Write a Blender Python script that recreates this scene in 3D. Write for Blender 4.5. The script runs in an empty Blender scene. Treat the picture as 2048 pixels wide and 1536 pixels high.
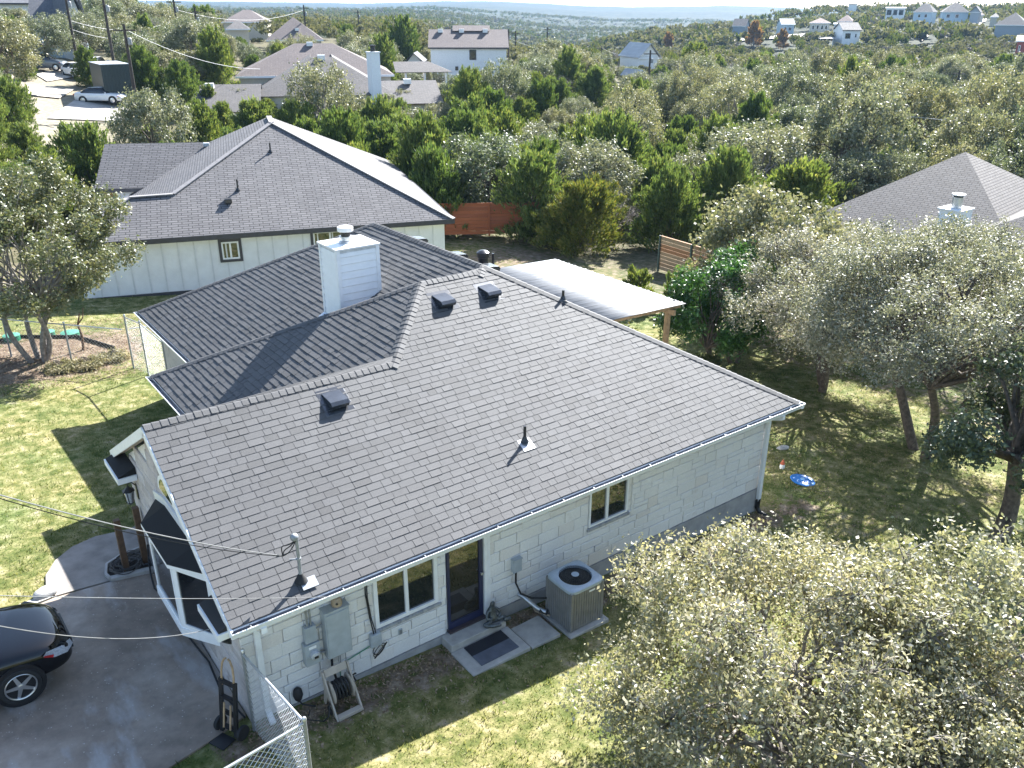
import bpy, math, random
import numpy as np
from mathutils import Vector, Matrix

random.seed(7)
RNG = np.random.default_rng(7)
SC = bpy.context.scene
COL = SC.collection
R_ = math.radians

# ------------------------------------------------------------------ camera
FPX, PITCH, ROLL, YAW = 1725.1, .412, .003, .640
CPOS = np.array([-2.795, -10.693, 11.204])
_f = np.array([math.sin(YAW)*math.cos(PITCH), math.cos(YAW)*math.cos(PITCH), -math.sin(PITCH)])
_r = np.array([math.cos(YAW), -math.sin(YAW), 0.])
_u = np.cross(_r, _f)
CR = math.cos(ROLL)*_r + math.sin(ROLL)*_u
CU = -math.sin(ROLL)*_r + math.cos(ROLL)*_u
CF = _f
cam_data = bpy.data.cameras.new('camera')
cam = bpy.data.objects.new('camera', cam_data)
COL.objects.link(cam)
cam_data.sensor_width = 36.0
cam_data.lens = 36.0*FPX/2048.0
cam_data.clip_start = .1
cam_data.clip_end = 20000
mw = Matrix(((CR[0], CU[0], -CF[0], CPOS[0]), (CR[1], CU[1], -CF[1], CPOS[1]), (CR[2], CU[2], -CF[2], CPOS[2]), (0, 0, 0, 1)))
cam.matrix_world = mw
SC.camera = cam

# ------------------------------------------------------------------ sky, sun, exposure
SUN = np.array([.725, .342, .598]); SUN /= np.linalg.norm(SUN)
SUN_EL = math.asin(SUN[2]); SUN_AZ = math.atan2(SUN[0], SUN[1])
world = bpy.data.worlds.new('World'); SC.world = world
world.use_nodes = True
wt = world.node_tree; wt.nodes.clear()
sky = wt.nodes.new('ShaderNodeTexSky'); sky.sky_type = 'NISHITA'; sky.sun_disc = False
sky.sun_elevation = SUN_EL; sky.sun_rotation = SUN_AZ
sky.air_density = 1.0; sky.dust_density = .8; sky.ozone_density = 1.0
bg = wt.nodes.new('ShaderNodeBackground'); bg.inputs['Strength'].default_value = .082
wo = wt.nodes.new('ShaderNodeOutputWorld')
wt.links.new(sky.outputs[0], bg.inputs[0]); wt.links.new(bg.outputs[0], wo.inputs[0])
sl = bpy.data.lights.new('sun', 'SUN'); sl.energy = 5.0; sl.angle = R_(.53); sl.color = (1, .985, .96)
so = bpy.data.objects.new('sun', sl); COL.objects.link(so)
so.rotation_euler = Vector(SUN).to_track_quat('Z', 'Y').to_euler()
so.location = (0, 0, 60)
SC.view_settings.view_transform = 'Standard'; SC.view_settings.look = 'None'
SC.view_settings.exposure = 2.1; SC.view_settings.gamma = 1
SC.view_settings.use_curve_mapping = False
SC.cycles.use_denoising = True
SC.cycles.max_bounces = 6; SC.cycles.diffuse_bounces = 3; SC.cycles.glossy_bounces = 3
SC.cycles.transmission_bounces = 3; SC.cycles.transparent_max_bounces = 6; SC.cycles.volume_bounces = 0
SC.cycles.caustics_reflective = False; SC.cycles.caustics_refractive = False

# ------------------------------------------------------------------ geometry helpers
def ray(px, py):
    return CR*((px-1024)/FPX) - CU*((py-768)/FPX) + CF
def on_z(px, py, z):
    d = ray(px, py); return CPOS + d*((z-CPOS[2])/d[2])
def on_y(px, py, y):
    d = ray(px, py); return CPOS + d*((y-CPOS[1])/d[1])
def on_x(px, py, x):
    d = ray(px, py); return CPOS + d*((x-CPOS[0])/d[0])
def on_pl(px, py, n, p0):
    d = ray(px, py); n = np.array(n, float); return CPOS + d*((n@(np.array(p0)-CPOS))/(n@d))
def at_dist(px, py, r):                     # horizontal distance r from the camera
    d = ray(px, py); return CPOS + d*(r/math.hypot(d[0], d[1]))
def pix(P):
    q = np.atleast_2d(np.array(P, float)) - CPOS
    z = q@CF
    return 1024+FPX*(q@CR)/z, 768-FPX*(q@CU)/z, z

def sst(a, b, x):
    t = np.clip((x-a)/(b-a), 0, 1); return t*t*(3-2*t)
def height(x, y):
    x = np.asarray(x, float); y = np.asarray(y, float)
    dx = x-CPOS[0]; dy = y-CPOS[1]; r = np.hypot(dx, dy); az = np.arctan2(dx, dy)
    h = .5 - .052*np.clip(x, -14, 46) - .02*np.clip(y, -20, 60)
    h = h + 8.2*sst(38, 125, r)*sst(.52, .02, az)*sst(-1.2, -.6, az)       # rise up the street on the left
    h = h + 3.0*sst(55, 140, r)*sst(.25, .45, az)*sst(.85, .6, az)          # the lots behind
    val = sst(170, 520, r)
    h = h - 17*val*sst(.5, .72, az)*sst(1.25, 1.0, az)                      # the valley
    hill = sst(300, 620, r)*sst(.86, 1.08, az)
    h = h + 20*hill                                                          # the hill on the right
    h = h - 25*sst(720, 1300, r)*sst(.86, 1.08, az)
    far = sst(900, 3600, r)
    h = h + far*(22 + 7*np.sin(az*9+1.3) + 5*np.sin(az*23+.4) + 6*np.sin(r/610+az*3))
    m = sst(60, 260, r)
    h = h + m*(1.1*np.sin(x/31+1)*np.cos(y/27) + .8*np.sin(x/57-y/44))
    h = h + sst(700, 1500, r)*(5*np.sin(x/190+2)*np.cos(y/230) + 3*np.sin(x/95+y/120))
    return h
_height0 = height
# house plots on the slopes: (photo column, eave row, distance, wall height) -> level plots the slopes run through
PLOTS = [(632.0, 151.0, 110.5, 2.7), (937.0, 95.0, 155.5, 5.6), (828.0, 124.0, 143.0, 2.6), (590.0, 80.0, 171.0, 2.6), (490.0, 44.0, 216.0, 2.6), (476.0, 58.0, 194.5, 2.6), (105.0, 42.0, 133.0, 4.0), (153.0, 44.0, 128.5, 4.0), (42.0, 6.0, 170.0, 3.0), (1300.0, 116.0, 210.5, 2.6), (1284.0, 154.0, 152.5, 2.6), (1478.0, 52.0, 434.5, 3.0), (1577.0, 49.0, 404.5, 5.0), (1640.0, 46.0, 395.0, 4.0), (1690.0, 43.0, 415.0, 3.5), (1679.0, 48.0, 374.0, 2.6), (1705.0, 60.0, 325.5, 6.0), (1792.0, 16.0, 445.0, 6.0), (1846.0, 24.0, 445.0, 4.0), (1912.0, 24.0, 425.5, 4.0), (1950.0, 24.0, 419.0, 3.4), (2022.0, 50.0, 335.5, 3.5), (1706.0, 8.0, 564.0, 3.0), (2046.0, 82.0, 264.5, 4.2), (1990.0, 34.0, 403.5, 3.0), (1960.0, 30.0, 443.5, 3.0), (1785.0, 500.0, 48.0, 2.6)]
_pl = np.array([(*at_dist(a, b, r)[:2], at_dist(a, b, r)[2]-w, r) for a, b, r, w in PLOTS if r > 60])
def height(x, y):
    h = _height0(x, y); num = h*1.0; den = np.ones_like(h)
    for X, Y, Z, r in _pl:
        s = 12+.075*r; w = 7*np.exp(-((np.asarray(x)-X)**2+(np.asarray(y)-Y)**2)/s**2); num = num+w*Z; den = den+w
    return num/den
def gz(x, y): return float(height(x, y))
def ground(px, py):
    d = ray(px, py); t = .5
    hd = math.hypot(d[0], d[1])
    prev = 1.0
    for k in range(4000):
        p = CPOS+d*prev
        if p[2] < height(p[0], p[1]): break
        prev *= 1.004
    return CPOS+d*prev

ORG = {}
def root_org(o):
    while o.parent is not None: o = o.parent
    return ORG.get(o.name, np.zeros(3))

def new_mesh(name, V, F):
    me = bpy.data.meshes.new(name); me.from_pydata([tuple(map(float, v)) for v in V], [], F); me.update(); return me
def np_mesh(name, V, nper):
    """V: (N*nper,3) separate polygons of nper corners each"""
    me = bpy.data.meshes.new(name); n = len(V); k = n//nper
    me.vertices.add(n); me.vertices.foreach_set('co', np.ascontiguousarray(V, dtype=np.float32).ravel())
    me.loops.add(n); me.loops.foreach_set('vertex_index', np.arange(n, dtype=np.int32))
    me.polygons.add(k); me.polygons.foreach_set('loop_start', np.arange(0, n, nper, dtype=np.int32))
    me.polygons.foreach_set('loop_total', np.full(k, nper, dtype=np.int32))
    me.update(calc_edges=True); return me
def np_mesh_idx(name, V, F):
    me = bpy.data.meshes.new(name); n = len(V); F = np.ascontiguousarray(F, dtype=np.int32); k, c = F.shape
    me.vertices.add(n); me.vertices.foreach_set('co', np.ascontiguousarray(V, dtype=np.float32).ravel())
    me.loops.add(k*c); me.loops.foreach_set('vertex_index', F.ravel())
    me.polygons.add(k); me.polygons.foreach_set('loop_start', np.arange(0, k*c, c, dtype=np.int32))
    me.polygons.foreach_set('loop_total', np.full(k, c, dtype=np.int32))
    me.update(calc_edges=True); return me

def tag(o, label=None, cat=None, group=None, kind=None):
    if label: o['label'] = label
    if cat: o['category'] = cat
    if group: o['group'] = group
    if kind: o['kind'] = kind
    return o
def thing(name, loc, label, cat, group=None):
    o = bpy.data.objects.new(name, None); COL.objects.link(o); o.empty_display_size = .2
    o.location = [float(c) for c in loc]; ORG[o.name] = np.array(loc, float)
    return tag(o, label, cat, group)
def link(name, me, mat, parent=None):
    o = bpy.data.objects.new(name, me); COL.objects.link(o)
    if mat is not None and len(me.materials) == 0: me.materials.append(mat)
    if parent is not None: o.parent = parent
    return o

class MB:
    def __init__(s): s.v = []; s.f = []
    def add(s, V, F):
        b = len(s.v); s.v += [np.array(v, float) for v in V]; s.f += [[i+b for i in f] for f in F]; return s
    def box(s, x0, x1, y0, y1, z0, z1):
        return s.add([(x0,y0,z0),(x1,y0,z0),(x1,y1,z0),(x0,y1,z0),(x0,y0,z1),(x1,y0,z1),(x1,y1,z1),(x0,y1,z1)],
                     [[0,3,2,1],[4,5,6,7],[0,1,5,4],[1,2,6,5],[2,3,7,6],[3,0,4,7]])
    def obox(s, c, ax, ay, az):
        c, ax, ay, az = [np.array(q, float) for q in (c, ax, ay, az)]
        V = [c+sx*ax+sy*ay+sz*az for sz in (-1,1) for sx, sy in ((-1,-1),(1,-1),(1,1),(-1,1))]
        return s.add(V, [[0,3,2,1],[4,5,6,7],[0,1,5,4],[1,2,6,5],[2,3,7,6],[3,0,4,7]])
    def beam(s, a, b, w, h, up=(0,0,1)):
        a = np.array(a, float); b = np.array(b, float); d = b-a; L = np.linalg.norm(d); d /= L
        side = np.cross(d, up); side /= np.linalg.norm(side); u2 = np.cross(side, d)
        return s.obox((a+b)/2, d*L/2, side*w/2, u2*h/2)
    def tube(s, pts, r, n=8, cap=True):
        pts = [np.array(p, float) for p in pts]; m = len(pts)
        rs = [r]*m if np.isscalar(r) else list(r)
        b = len(s.v); prev = None
        for i in range(m):
            d = pts[min(i+1, m-1)]-pts[max(i-1, 0)]; L = np.linalg.norm(d); d = d/L if L > 1e-9 else np.array([0,0,1.])
            if prev is None:
                a = np.cross(d, (0,0,1) if abs(d[2]) < .9 else (1,0,0))
            else: a = prev-d*(prev@d)
            a /= np.linalg.norm(a); prev = a; c = np.cross(d, a)
            for k in range(n):
                t = 2*math.pi*k/n; s.v.append(pts[i]+rs[i]*(math.cos(t)*a+math.sin(t)*c))
        for i in range(m-1):
            for k in range(n):
                k2 = (k+1) % n; s.f.append([b+i*n+k, b+i*n+k2, b+(i+1)*n+k2, b+(i+1)*n+k])
        if cap:
            s.f.append([b+k for k in range(n)][::-1]); s.f.append([b+(m-1)*n+k for k in range(n)])
        return s
    def lathe(s, prof, c, n=20, axis=(0,0,1), cap=True):
        ax = np.array(axis, float); ax /= np.linalg.norm(ax)
        a = np.cross(ax, (0,0,1) if abs(ax[2]) < .9 else (1,0,0)); a /= np.linalg.norm(a); e = np.cross(ax, a)
        c = np.array(c, float); b = len(s.v); m = len(prof)
        for r, z in prof:
            for k in range(n):
                t = 2*math.pi*k/n; s.v.append(c+ax*z+r*(math.cos(t)*a+math.sin(t)*e))
        for i in range(m-1):
            for k in range(n):
                k2 = (k+1) % n; s.f.append([b+i*n+k, b+i*n+k2, b+(i+1)*n+k2, b+(i+1)*n+k])
        if cap and prof[0][0] > 1e-6: s.f.append([b+k for k in range(n)][::-1])
        if cap and prof[-1][0] > 1e-6: s.f.append([b+(m-1)*n+k for k in range(n)])
        return s
    def slab(s, poly, n, t):
        """planar polygon (3D points) thickened by t against n"""
        n = np.array(n, float); n /= np.linalg.norm(n); P = [np.array(p, float) for p in poly]; k = len(P)
        return s.add(P+[p-n*t for p in P], [list(range(k)), list(range(2*k-1, k-1, -1))]+[[i, i+k, (i+1) % k+k, (i+1) % k] for i in range(k)])
    def prism(s, poly, vec):
        P = [np.array(p, float) for p in poly]; v = np.array(vec, float); k = len(P)
        return s.add(P+[p+v for p in P], [list(range(k))[::-1], list(range(k, 2*k))]+[[i, (i+1) % k, (i+1) % k+k, i+k] for i in range(k)])
    def sphere(s, c, r, n=10, m=6, sc=(1,1,1)):
        c = np.array(c, float); b = len(s.v)
        for i in range(m+1):
            ph = math.pi*i/m
            for k in range(n):
                t = 2*math.pi*k/n
                s.v.append(c+r*np.array([math.sin(ph)*math.cos(t)*sc[0], math.sin(ph)*math.sin(t)*sc[1], math.cos(ph)*sc[2]]))
        for i in range(m):
            for k in range(n):
                k2 = (k+1) % n; s.f.append([b+i*n+k, b+(i+1)*n+k, b+(i+1)*n+k2, b+i*n+k2])
        return s
    def build(s, name, mat, parent=None, smooth=False, bevel=0, loc=None):
        org = root_org(parent) if parent is not None else (np.array(loc, float) if loc is not None else np.zeros(3))
        me = new_mesh(name, [v-org for v in s.v], s.f)
        if smooth:
            me.polygons.foreach_set('use_smooth', [True]*len(me.polygons))
            me.set_sharp_from_angle(angle=R_(40))
        o = link(name, me, mat, parent)
        if parent is None and loc is not None:
            o.location = [float(c) for c in loc]; ORG[o.name] = np.array(loc, float)
        if bevel:
            m = o.modifiers.new('bevel', 'BEVEL'); m.width = bevel; m.segments = 2; m.limit_method = 'ANGLE'
        return o

# ------------------------------------------------------------------ materials
MATS = {}
def nmat(name):
    m = bpy.data.materials.new(name); m.use_nodes = True; MATS[name] = m
    nt = m.node_tree; b = nt.nodes['Principled BSDF']; return m, nt, b
def N(nt, t, **k):
    n = nt.nodes.new(t)
    for a, v in k.items():
        if a in n.inputs: n.inputs[a].default_value = v
        else: setattr(n, a, v)
    return n
def ramp(nt, fac, stops, interp='LINEAR'):
    r = nt.nodes.new('ShaderNodeValToRGB'); r.color_ramp.interpolation = interp
    e = r.color_ramp.elements
    while len(e) < len(stops): e.new(.5)
    for i, (p, c) in enumerate(stops):
        e[i].position = p; e[i].color = (*c, 1) if len(c) == 3 else c
    nt.links.new(fac, r.inputs[0]); return r.outputs[0]
def math_(nt, op, a, b=None):
    m = nt.nodes.new('ShaderNodeMath'); m.operation = op
    for i, q in enumerate((a, b)):
        if q is None: continue
        if isinstance(q, (int, float)): m.inputs[i].default_value = q
        else: nt.links.new(q, m.inputs[i])
    return m.outputs[0]
def mixc(nt, f, a, b, mode='MIX'):
    m = nt.nodes.new('ShaderNodeMix'); m.data_type = 'RGBA'; m.blend_type = mode
    for i, q in ((0, f), (6, a), (7, b)):
        if isinstance(q, (int, float)): m.inputs[i].default_value = q
        elif isinstance(q, (tuple, list)): m.inputs[i].default_value = (*q, 1) if len(q) == 3 else q
        else: nt.links.new(q, m.inputs[i])
    return m.outputs[2]
def coords(nt, scale=(1,1,1), obj=True):
    t = nt.nodes.new('ShaderNodeTexCoord'); mp = nt.nodes.new('ShaderNodeMapping')
    mp.inputs['Scale'].default_value = scale
    nt.links.new(t.outputs['Object'], mp.inputs[0]); return mp.outputs[0]
def wcoords(nt, scale=(1,1,1)):
    g = nt.nodes.new('ShaderNodeNewGeometry'); mp = nt.nodes.new('ShaderNodeMapping')
    mp.inputs['Scale'].default_value = scale
    nt.links.new(g.outputs['Position'], mp.inputs[0]); return mp.outputs[0]
def noise(nt, co, scale, detail=4, rough=.55):
    n = nt.nodes.new('ShaderNodeTexNoise'); n.inputs['Scale'].default_value = scale
    n.inputs['Detail'].default_value = detail; n.inputs['Roughness'].default_value = rough
    nt.links.new(co, n.inputs['Vector']); return n.outputs['Fac']
def bump(nt, b, h, strength=.3, dist=.02):
    n = nt.nodes.new('ShaderNodeBump'); n.inputs['Strength'].default_value = strength; n.inputs['Distance'].default_value = dist
    nt.links.new(h, n.inputs['Height']); nt.links.new(n.outputs[0], b.inputs['Normal'])
def isl(nt):
    g = nt.nodes.new('ShaderNodeNewGeometry'); oi = nt.nodes.new('ShaderNodeObjectInfo')
    return math_(nt, 'FRACT', math_(nt, 'ADD', g.outputs['Random Per Island'], oi.outputs['Random']))
def simple(name, col, rough=.6, metal=0, var=.12, scale=6, bscale=60, bstr=.12, spec=.5, coat=0, dark=None):
    m, nt, b = nmat(name); co = wcoords(nt)
    n1 = noise(nt, co, scale, 5, .6)
    lo = tuple(c*(1-var*1.6) for c in col) if dark is None else dark; hi = tuple(min(1, c*(1+var)) for c in col)
    nt.links.new(ramp(nt, n1, [(.3, lo), (.68, hi)]), b.inputs['Base Color'])
    b.inputs['Roughness'].default_value = rough; b.inputs['Metallic'].default_value = metal
    b.inputs['Specular IOR Level'].default_value = spec; b.inputs['Coat Weight'].default_value = coat
    if bstr: bump(nt, b, noise(nt, co, bscale, 3), bstr, .01)
    return m
def island_mat(name, cols, rough=.8, grain=120, gstr=.35, bstr=.4, spec=.3, stain=None):
    m, nt, b = nmat(name); co = wcoords(nt)
    k = len(cols); c = ramp(nt, isl(nt), [(i/max(1, k-1), cols[i]) for i in range(k)])
    g = noise(nt, co, grain, 3, .7); c = mixc(nt, gstr, c, ramp(nt, g, [(.25, (.25,.25,.25)), (.75, (1,1,1))]), 'MULTIPLY')
    s = noise(nt, co, .9, 4, .6); c = mixc(nt, .35, c, ramp(nt, s, [(.3, (.7,.7,.72)), (.7, (1.0,1,1))]), 'MULTIPLY')
    if stain:
        st = noise(nt, co, stain[0], 5, .7); f = ramp(nt, st, [(stain[1], (0,0,0)), (stain[1]+.12, (1,1,1))])
        mm = nt.nodes.new('ShaderNodeRGBToBW'); nt.links.new(f, mm.inputs[0])
        c = mixc(nt, math_(nt, 'MULTIPLY', mm.outputs[0], stain[3]), c, stain[2])
    nt.links.new(c, b.inputs['Base Color']); b.inputs['Roughness'].default_value = rough; b.inputs['Specular IOR Level'].default_value = spec
    bump(nt, b, g, bstr, .006); return m
def leaf_mat(name, cols, rough=.42, spec=.5, trans=.28, objvar=.35):
    m, nt, b = nmat(name)
    g = nt.nodes.new('ShaderNodeNewGeometry'); oi = nt.nodes.new('ShaderNodeObjectInfo')
    k = len(cols); c = ramp(nt, g.outputs['Random Per Island'], [(i/max(1, k-1), cols[i]) for i in range(k)])
    tint = ramp(nt, oi.outputs['Random'], [(0, (1-objvar, 1-objvar*.7, 1-objvar)), (.5, (1,1,1)), (1, (1+objvar*.3, 1+objvar*.1, 1-objvar*.4))])
    c = mixc(nt, 1.0, c, tint, 'MULTIPLY')
    if objvar > 0: c = mixc(nt, .8, c, ramp(nt, noise(nt, coords(nt), 1.5, 3, .6), [(.34, (.62,.66,.62)), (.5, (1,1,1)), (.66, (1.3,1.22,1.25))]), 'MULTIPLY')
    nt.links.new(c, b.inputs['Base Color']); b.inputs['Roughness'].default_value = rough; b.inputs['Specular IOR Level'].default_value = spec
    tr = nt.nodes.new('ShaderNodeBsdfTranslucent'); nt.links.new(mixc(nt, 1.0, c, (1.35, 1.32, .85), 'MULTIPLY'), tr.inputs[0])
    mx = nt.nodes.new('ShaderNodeMixShader'); mx.inputs[0].default_value = trans
    nt.links.new(b.outputs[0], mx.inputs[1]); nt.links.new(tr.outputs[0], mx.inputs[2])
    nt.links.new(mx.outputs[0], nt.nodes['Material Output'].inputs[0]); return m
def roof_tex(name, c1, c2, mortar, bw=.3, bh=.145, bstr=.5):
    """shingle courses for roofs too far away to tell the tabs apart: UV in metres"""
    m, nt, b = nmat(name)
    uv = nt.nodes.new('ShaderNodeUVMap')
    br = nt.nodes.new('ShaderNodeTexBrick'); br.offset = .37; br.inputs['Scale'].default_value = 1
    br.inputs['Brick Width'].default_value = bw; br.inputs['Row Height'].default_value = bh; br.inputs['Mortar Size'].default_value = .018
    br.inputs['Mortar Smooth'].default_value = .1; br.inputs['Bias'].default_value = 0
    br.inputs['Color1'].default_value = (*c1, 1); br.inputs['Color2'].default_value = (*c2, 1); br.inputs['Mortar'].default_value = (*mortar, 1)
    nt.links.new(uv.outputs[0], br.inputs['Vector'])
    co = wcoords(nt); s = noise(nt, co, .35, 5, .65); g = noise(nt, co, 9, 3, .7)
    c = mixc(nt, .5, br.outputs[0], ramp(nt, s, [(.3, (.72,.72,.75)), (.7, (1.1,1.08,1.05))]), 'MULTIPLY')
    c = mixc(nt, .3, c, ramp(nt, g, [(.3, (.6,.6,.6)), (.7, (1,1,1))]), 'MULTIPLY')
    nt.links.new(c, b.inputs['Base Color']); b.inputs['Roughness'].default_value = .82; b.inputs['Specular IOR Level'].default_value = .3
    bump(nt, b, math_(nt, 'SUBTRACT', 1, br.outputs['Fac']), bstr, .02); return m
# ------------------------------------------------------------------ material library
m_white = simple('white_paint', (.80,.81,.82), .45, var=.04, bstr=0)
m_metalwhite = simple('white_gutter_metal', (.76,.78,.80), .28, var=.05, bstr=.02)
m_fascia_dark = simple('charcoal_trim', (.045,.045,.055), .5, var=.15)
m_black = simple('black_plastic', (.012,.012,.014), .42, var=.2, bstr=.05)
m_blackmetal = simple('black_vent_metal', (.02,.021,.024), .30, var=.2, bstr=.03)
m_hood = simple('glossy_vent_hood', (.10,.105,.115), .24, metal=.7, var=.15, bstr=.02)
m_rubber = simple('black_rubber', (.018,.018,.019), .75, var=.2)
m_greybox = simple('grey_painted_steel', (.36,.40,.43), .42, var=.08, bstr=.04)
m_galv = simple('galvanised_steel', (.50,.52,.54), .36, metal=.75, var=.12, scale=22, bstr=.03)
m_galvdull = simple('dull_zinc', (.27,.285,.30), .5, metal=.4, var=.14, scale=15, bstr=.04)
m_conc = simple('pale_concrete', (.40,.385,.36), .85, var=.14, scale=4, bscale=90, bstr=.25)
m_concg = simple('foundation_concrete', (.33,.325,.32), .85, var=.16, scale=3.5, bscale=70, bstr=.3)
m_mortar = simple('pale_mortar', (.78,.765,.74), .9, var=.12, scale=8, bscale=120, bstr=.4)
m_wood = simple('raw_timber', (.42,.29,.17), .7, var=.2, scale=9, bscale=80, bstr=.2)
m_darkwood = simple('stained_post_timber', (.115,.065,.035), .7, var=.25, scale=9, bstr=.2)
m_beige = simple('beige_plastic', (.42,.37,.31), .5, var=.08, bstr=.04)
m_navy = simple('navy_door_paint', (.025,.03,.075), .38, var=.1, bstr=.03)
m_tanbox = simple('tan_plastic', (.36,.28,.20), .5, var=.1)
m_bronze = simple('verdigris_bronze', (.12,.135,.14), .42, metal=.55, var=.4, scale=30, bstr=.2)
m_blueplastic = simple('blue_plastic', (.03,.22,.62), .3, var=.1, bstr=.02)
m_greenplastic = simple('green_plastic', (.012,.13,.075), .4, var=.15)
m_orange = simple('orange_plastic', (.55,.12,.05), .5, var=.15)
m_matblack = simple('mat_rubber_black', (.012,.013,.02), .8, var=.15, bscale=200, bstr=.5)
m_matgrey = simple('mat_carpet_grey', (.10,.11,.14), .9, var=.15, bscale=200, bstr=.5)
m_tree_bark = simple('oak_bark', (.115,.092,.072), .9, var=.4, scale=9, bscale=26, bstr=.7)
m_greybark = simple('grey_bark', (.24,.215,.19), .9, var=.35, scale=9, bscale=26, bstr=.7)
m_stonegrey = simple('field_stone', (.42,.41,.39), .85, var=.2, scale=5, bscale=30, bstr=.4)
m_reddish = simple('rusty_brown', (.20,.085,.05), .8, var=.3)
m_cap = simple('chimney_pan_metal', (.74,.74,.74), .35, var=.06, bstr=.02)
m_alu = simple('alloy_rim', (.62,.63,.65), .28, metal=.85, var=.06, bstr=0)
m_tyre = simple('tyre_rubber', (.016,.016,.017), .8, var=.2)
m_carblack = simple('black_car_paint', (.0025,.003,.005), .05, var=.1, bstr=0, spec=.55, coat=0)
m_carwhite = simple('white_car_paint', (.8,.8,.8), .25, var=.03, bstr=0, coat=.6)
m_cargrey = simple('grey_car_paint', (.10,.12,.14), .3, var=.05, bstr=0, coat=.6)
m_glassdark = simple('dark_car_glass', (.01,.012,.015), .06, var=.1, bstr=0, spec=.8)
m_lamp = simple('headlight_lens', (.45,.47,.5), .08, var=.2, scale=40, bstr=0, spec=1)
m_lampred = simple('red_lens', (.45,.02,.02), .1, var=.2, bstr=0)

def glass(name, tint=(.012,.014,.018), rough=.015):
    m, nt, b = nmat(name); b.inputs['Base Color'].default_value = (*tint, 1); b.inputs['Roughness'].default_value = rough
    b.inputs['Specular IOR Level'].default_value = 1.0; b.inputs['IOR'].default_value = 1.62; return m
m_pane = glass('window_glass')
m_doorglass = glass('door_glass', (.03,.026,.02))

m_shingle = island_mat('charcoal_shingle', [(0.079,0.079,0.080), (0.094,0.094,0.096), (0.102,0.102,0.104), (0.088,0.088,0.089), (0.111,0.111,0.113), (0.071,0.071,0.072)], .72, 170, .4, .5, .4)
m_shinglenear = m_shingle
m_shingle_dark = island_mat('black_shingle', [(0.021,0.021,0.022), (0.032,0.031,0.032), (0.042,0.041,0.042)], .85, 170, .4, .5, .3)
m_deck = simple('roofing_felt', (.03,.03,.032), .9, var=.2)
m_rooftex = roof_tex('shingle_courses', (.10,.096,.098), (.13,.125,.125), (.03,.03,.03))
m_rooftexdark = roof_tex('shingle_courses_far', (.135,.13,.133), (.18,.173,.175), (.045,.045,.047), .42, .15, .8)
m_roofbrown = roof_tex('brown_shingle_courses', (.15,.125,.12), (.19,.16,.152), (.09,.075,.07))
m_roofgrey = roof_tex('grey_shingle_courses', (.11,.103,.10), (.15,.14,.136), (.06,.056,.055))
m_rooftan = roof_tex('tan_shingle_courses', (.115,.106,.10), (.15,.139,.132), (.03,.029,.032), .34, .15, 1.0)
m_roofred = roof_tex('red_shingle_courses', (.17,.115,.10), (.21,.145,.128), (.11,.08,.07))
m_roofslate = roof_tex('slate_blue_courses', (.11,.115,.13), (.15,.155,.17), (.07,.07,.08))
m_roofpale = roof_tex('pale_metal_roof', (.42,.43,.44), (.48,.49,.50), (.3,.31,.32), 8, .4)
m_stone = island_mat('limestone', [(0.830,0.820,0.800), (0.810,0.795,0.772), (0.845,0.835,0.820), (0.805,0.787,0.758), (0.835,0.825,0.810), (0.820,0.810,0.788), (0.785,0.740,0.690), (0.840,0.833,0.815)], .85, 28, .2, .5, .3, stain=(2.2, .63, (.50,.43,.37), .4))
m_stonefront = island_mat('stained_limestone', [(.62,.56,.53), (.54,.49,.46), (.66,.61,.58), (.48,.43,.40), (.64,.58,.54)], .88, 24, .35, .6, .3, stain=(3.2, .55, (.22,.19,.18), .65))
m_sillbrick = island_mat('grey_sill_brick', [(.36,.37,.38), (.46,.46,.46), (.30,.31,.33)], .8, 60, .25, .3)
m_siding = simple('white_lap_siding', (.80,.815,.83), .5, var=.03, bstr=0)
m_board = simple('white_board_siding', (.76,.77,.785), .55, var=.05, scale=2, bstr=.05)
m_fence_red = island_mat('stained_cedar_board', [(.30,.095,.035), (.36,.12,.045), (.26,.085,.035), (.33,.11,.05)], .7, 30, .3, .3)
m_fence_tan = island_mat('weathered_cedar_board', [(.40,.29,.18), (.46,.32,.19), (.36,.22,.12), (.42,.20,.09)], .75, 30, .3, .3)
m_brick_o = simple('orange_brick', (.45,.17,.08), .85, var=.25, scale=12)

def metal_roof_mat():
    m, nt, b = nmat('galvanised_corrugated_sheet'); co = wcoords(nt, (1, 1, 1))
    n = noise(nt, co, 1.3, 5, .6); st = noise(nt, wcoords(nt, (.6, 14, 1)), 2, 3)
    nt.links.new(mixc(nt, .5, ramp(nt, n, [(.3, (.12,.127,.135)), (.7, (.19,.197,.205))]), ramp(nt, st, [(.3, (.11,.115,.12)), (.7, (.21,.21,.21))])), b.inputs['Base Color'])
    b.inputs['Metallic'].default_value = 0; b.inputs['Specular IOR Level'].default_value = .25; nt.links.new(ramp(nt, n, [(.3, (.38,.38,.38)), (.7, (.5,.5,.5))]), b.inputs['Roughness']); return m
m_patio = metal_roof_mat()

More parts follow.
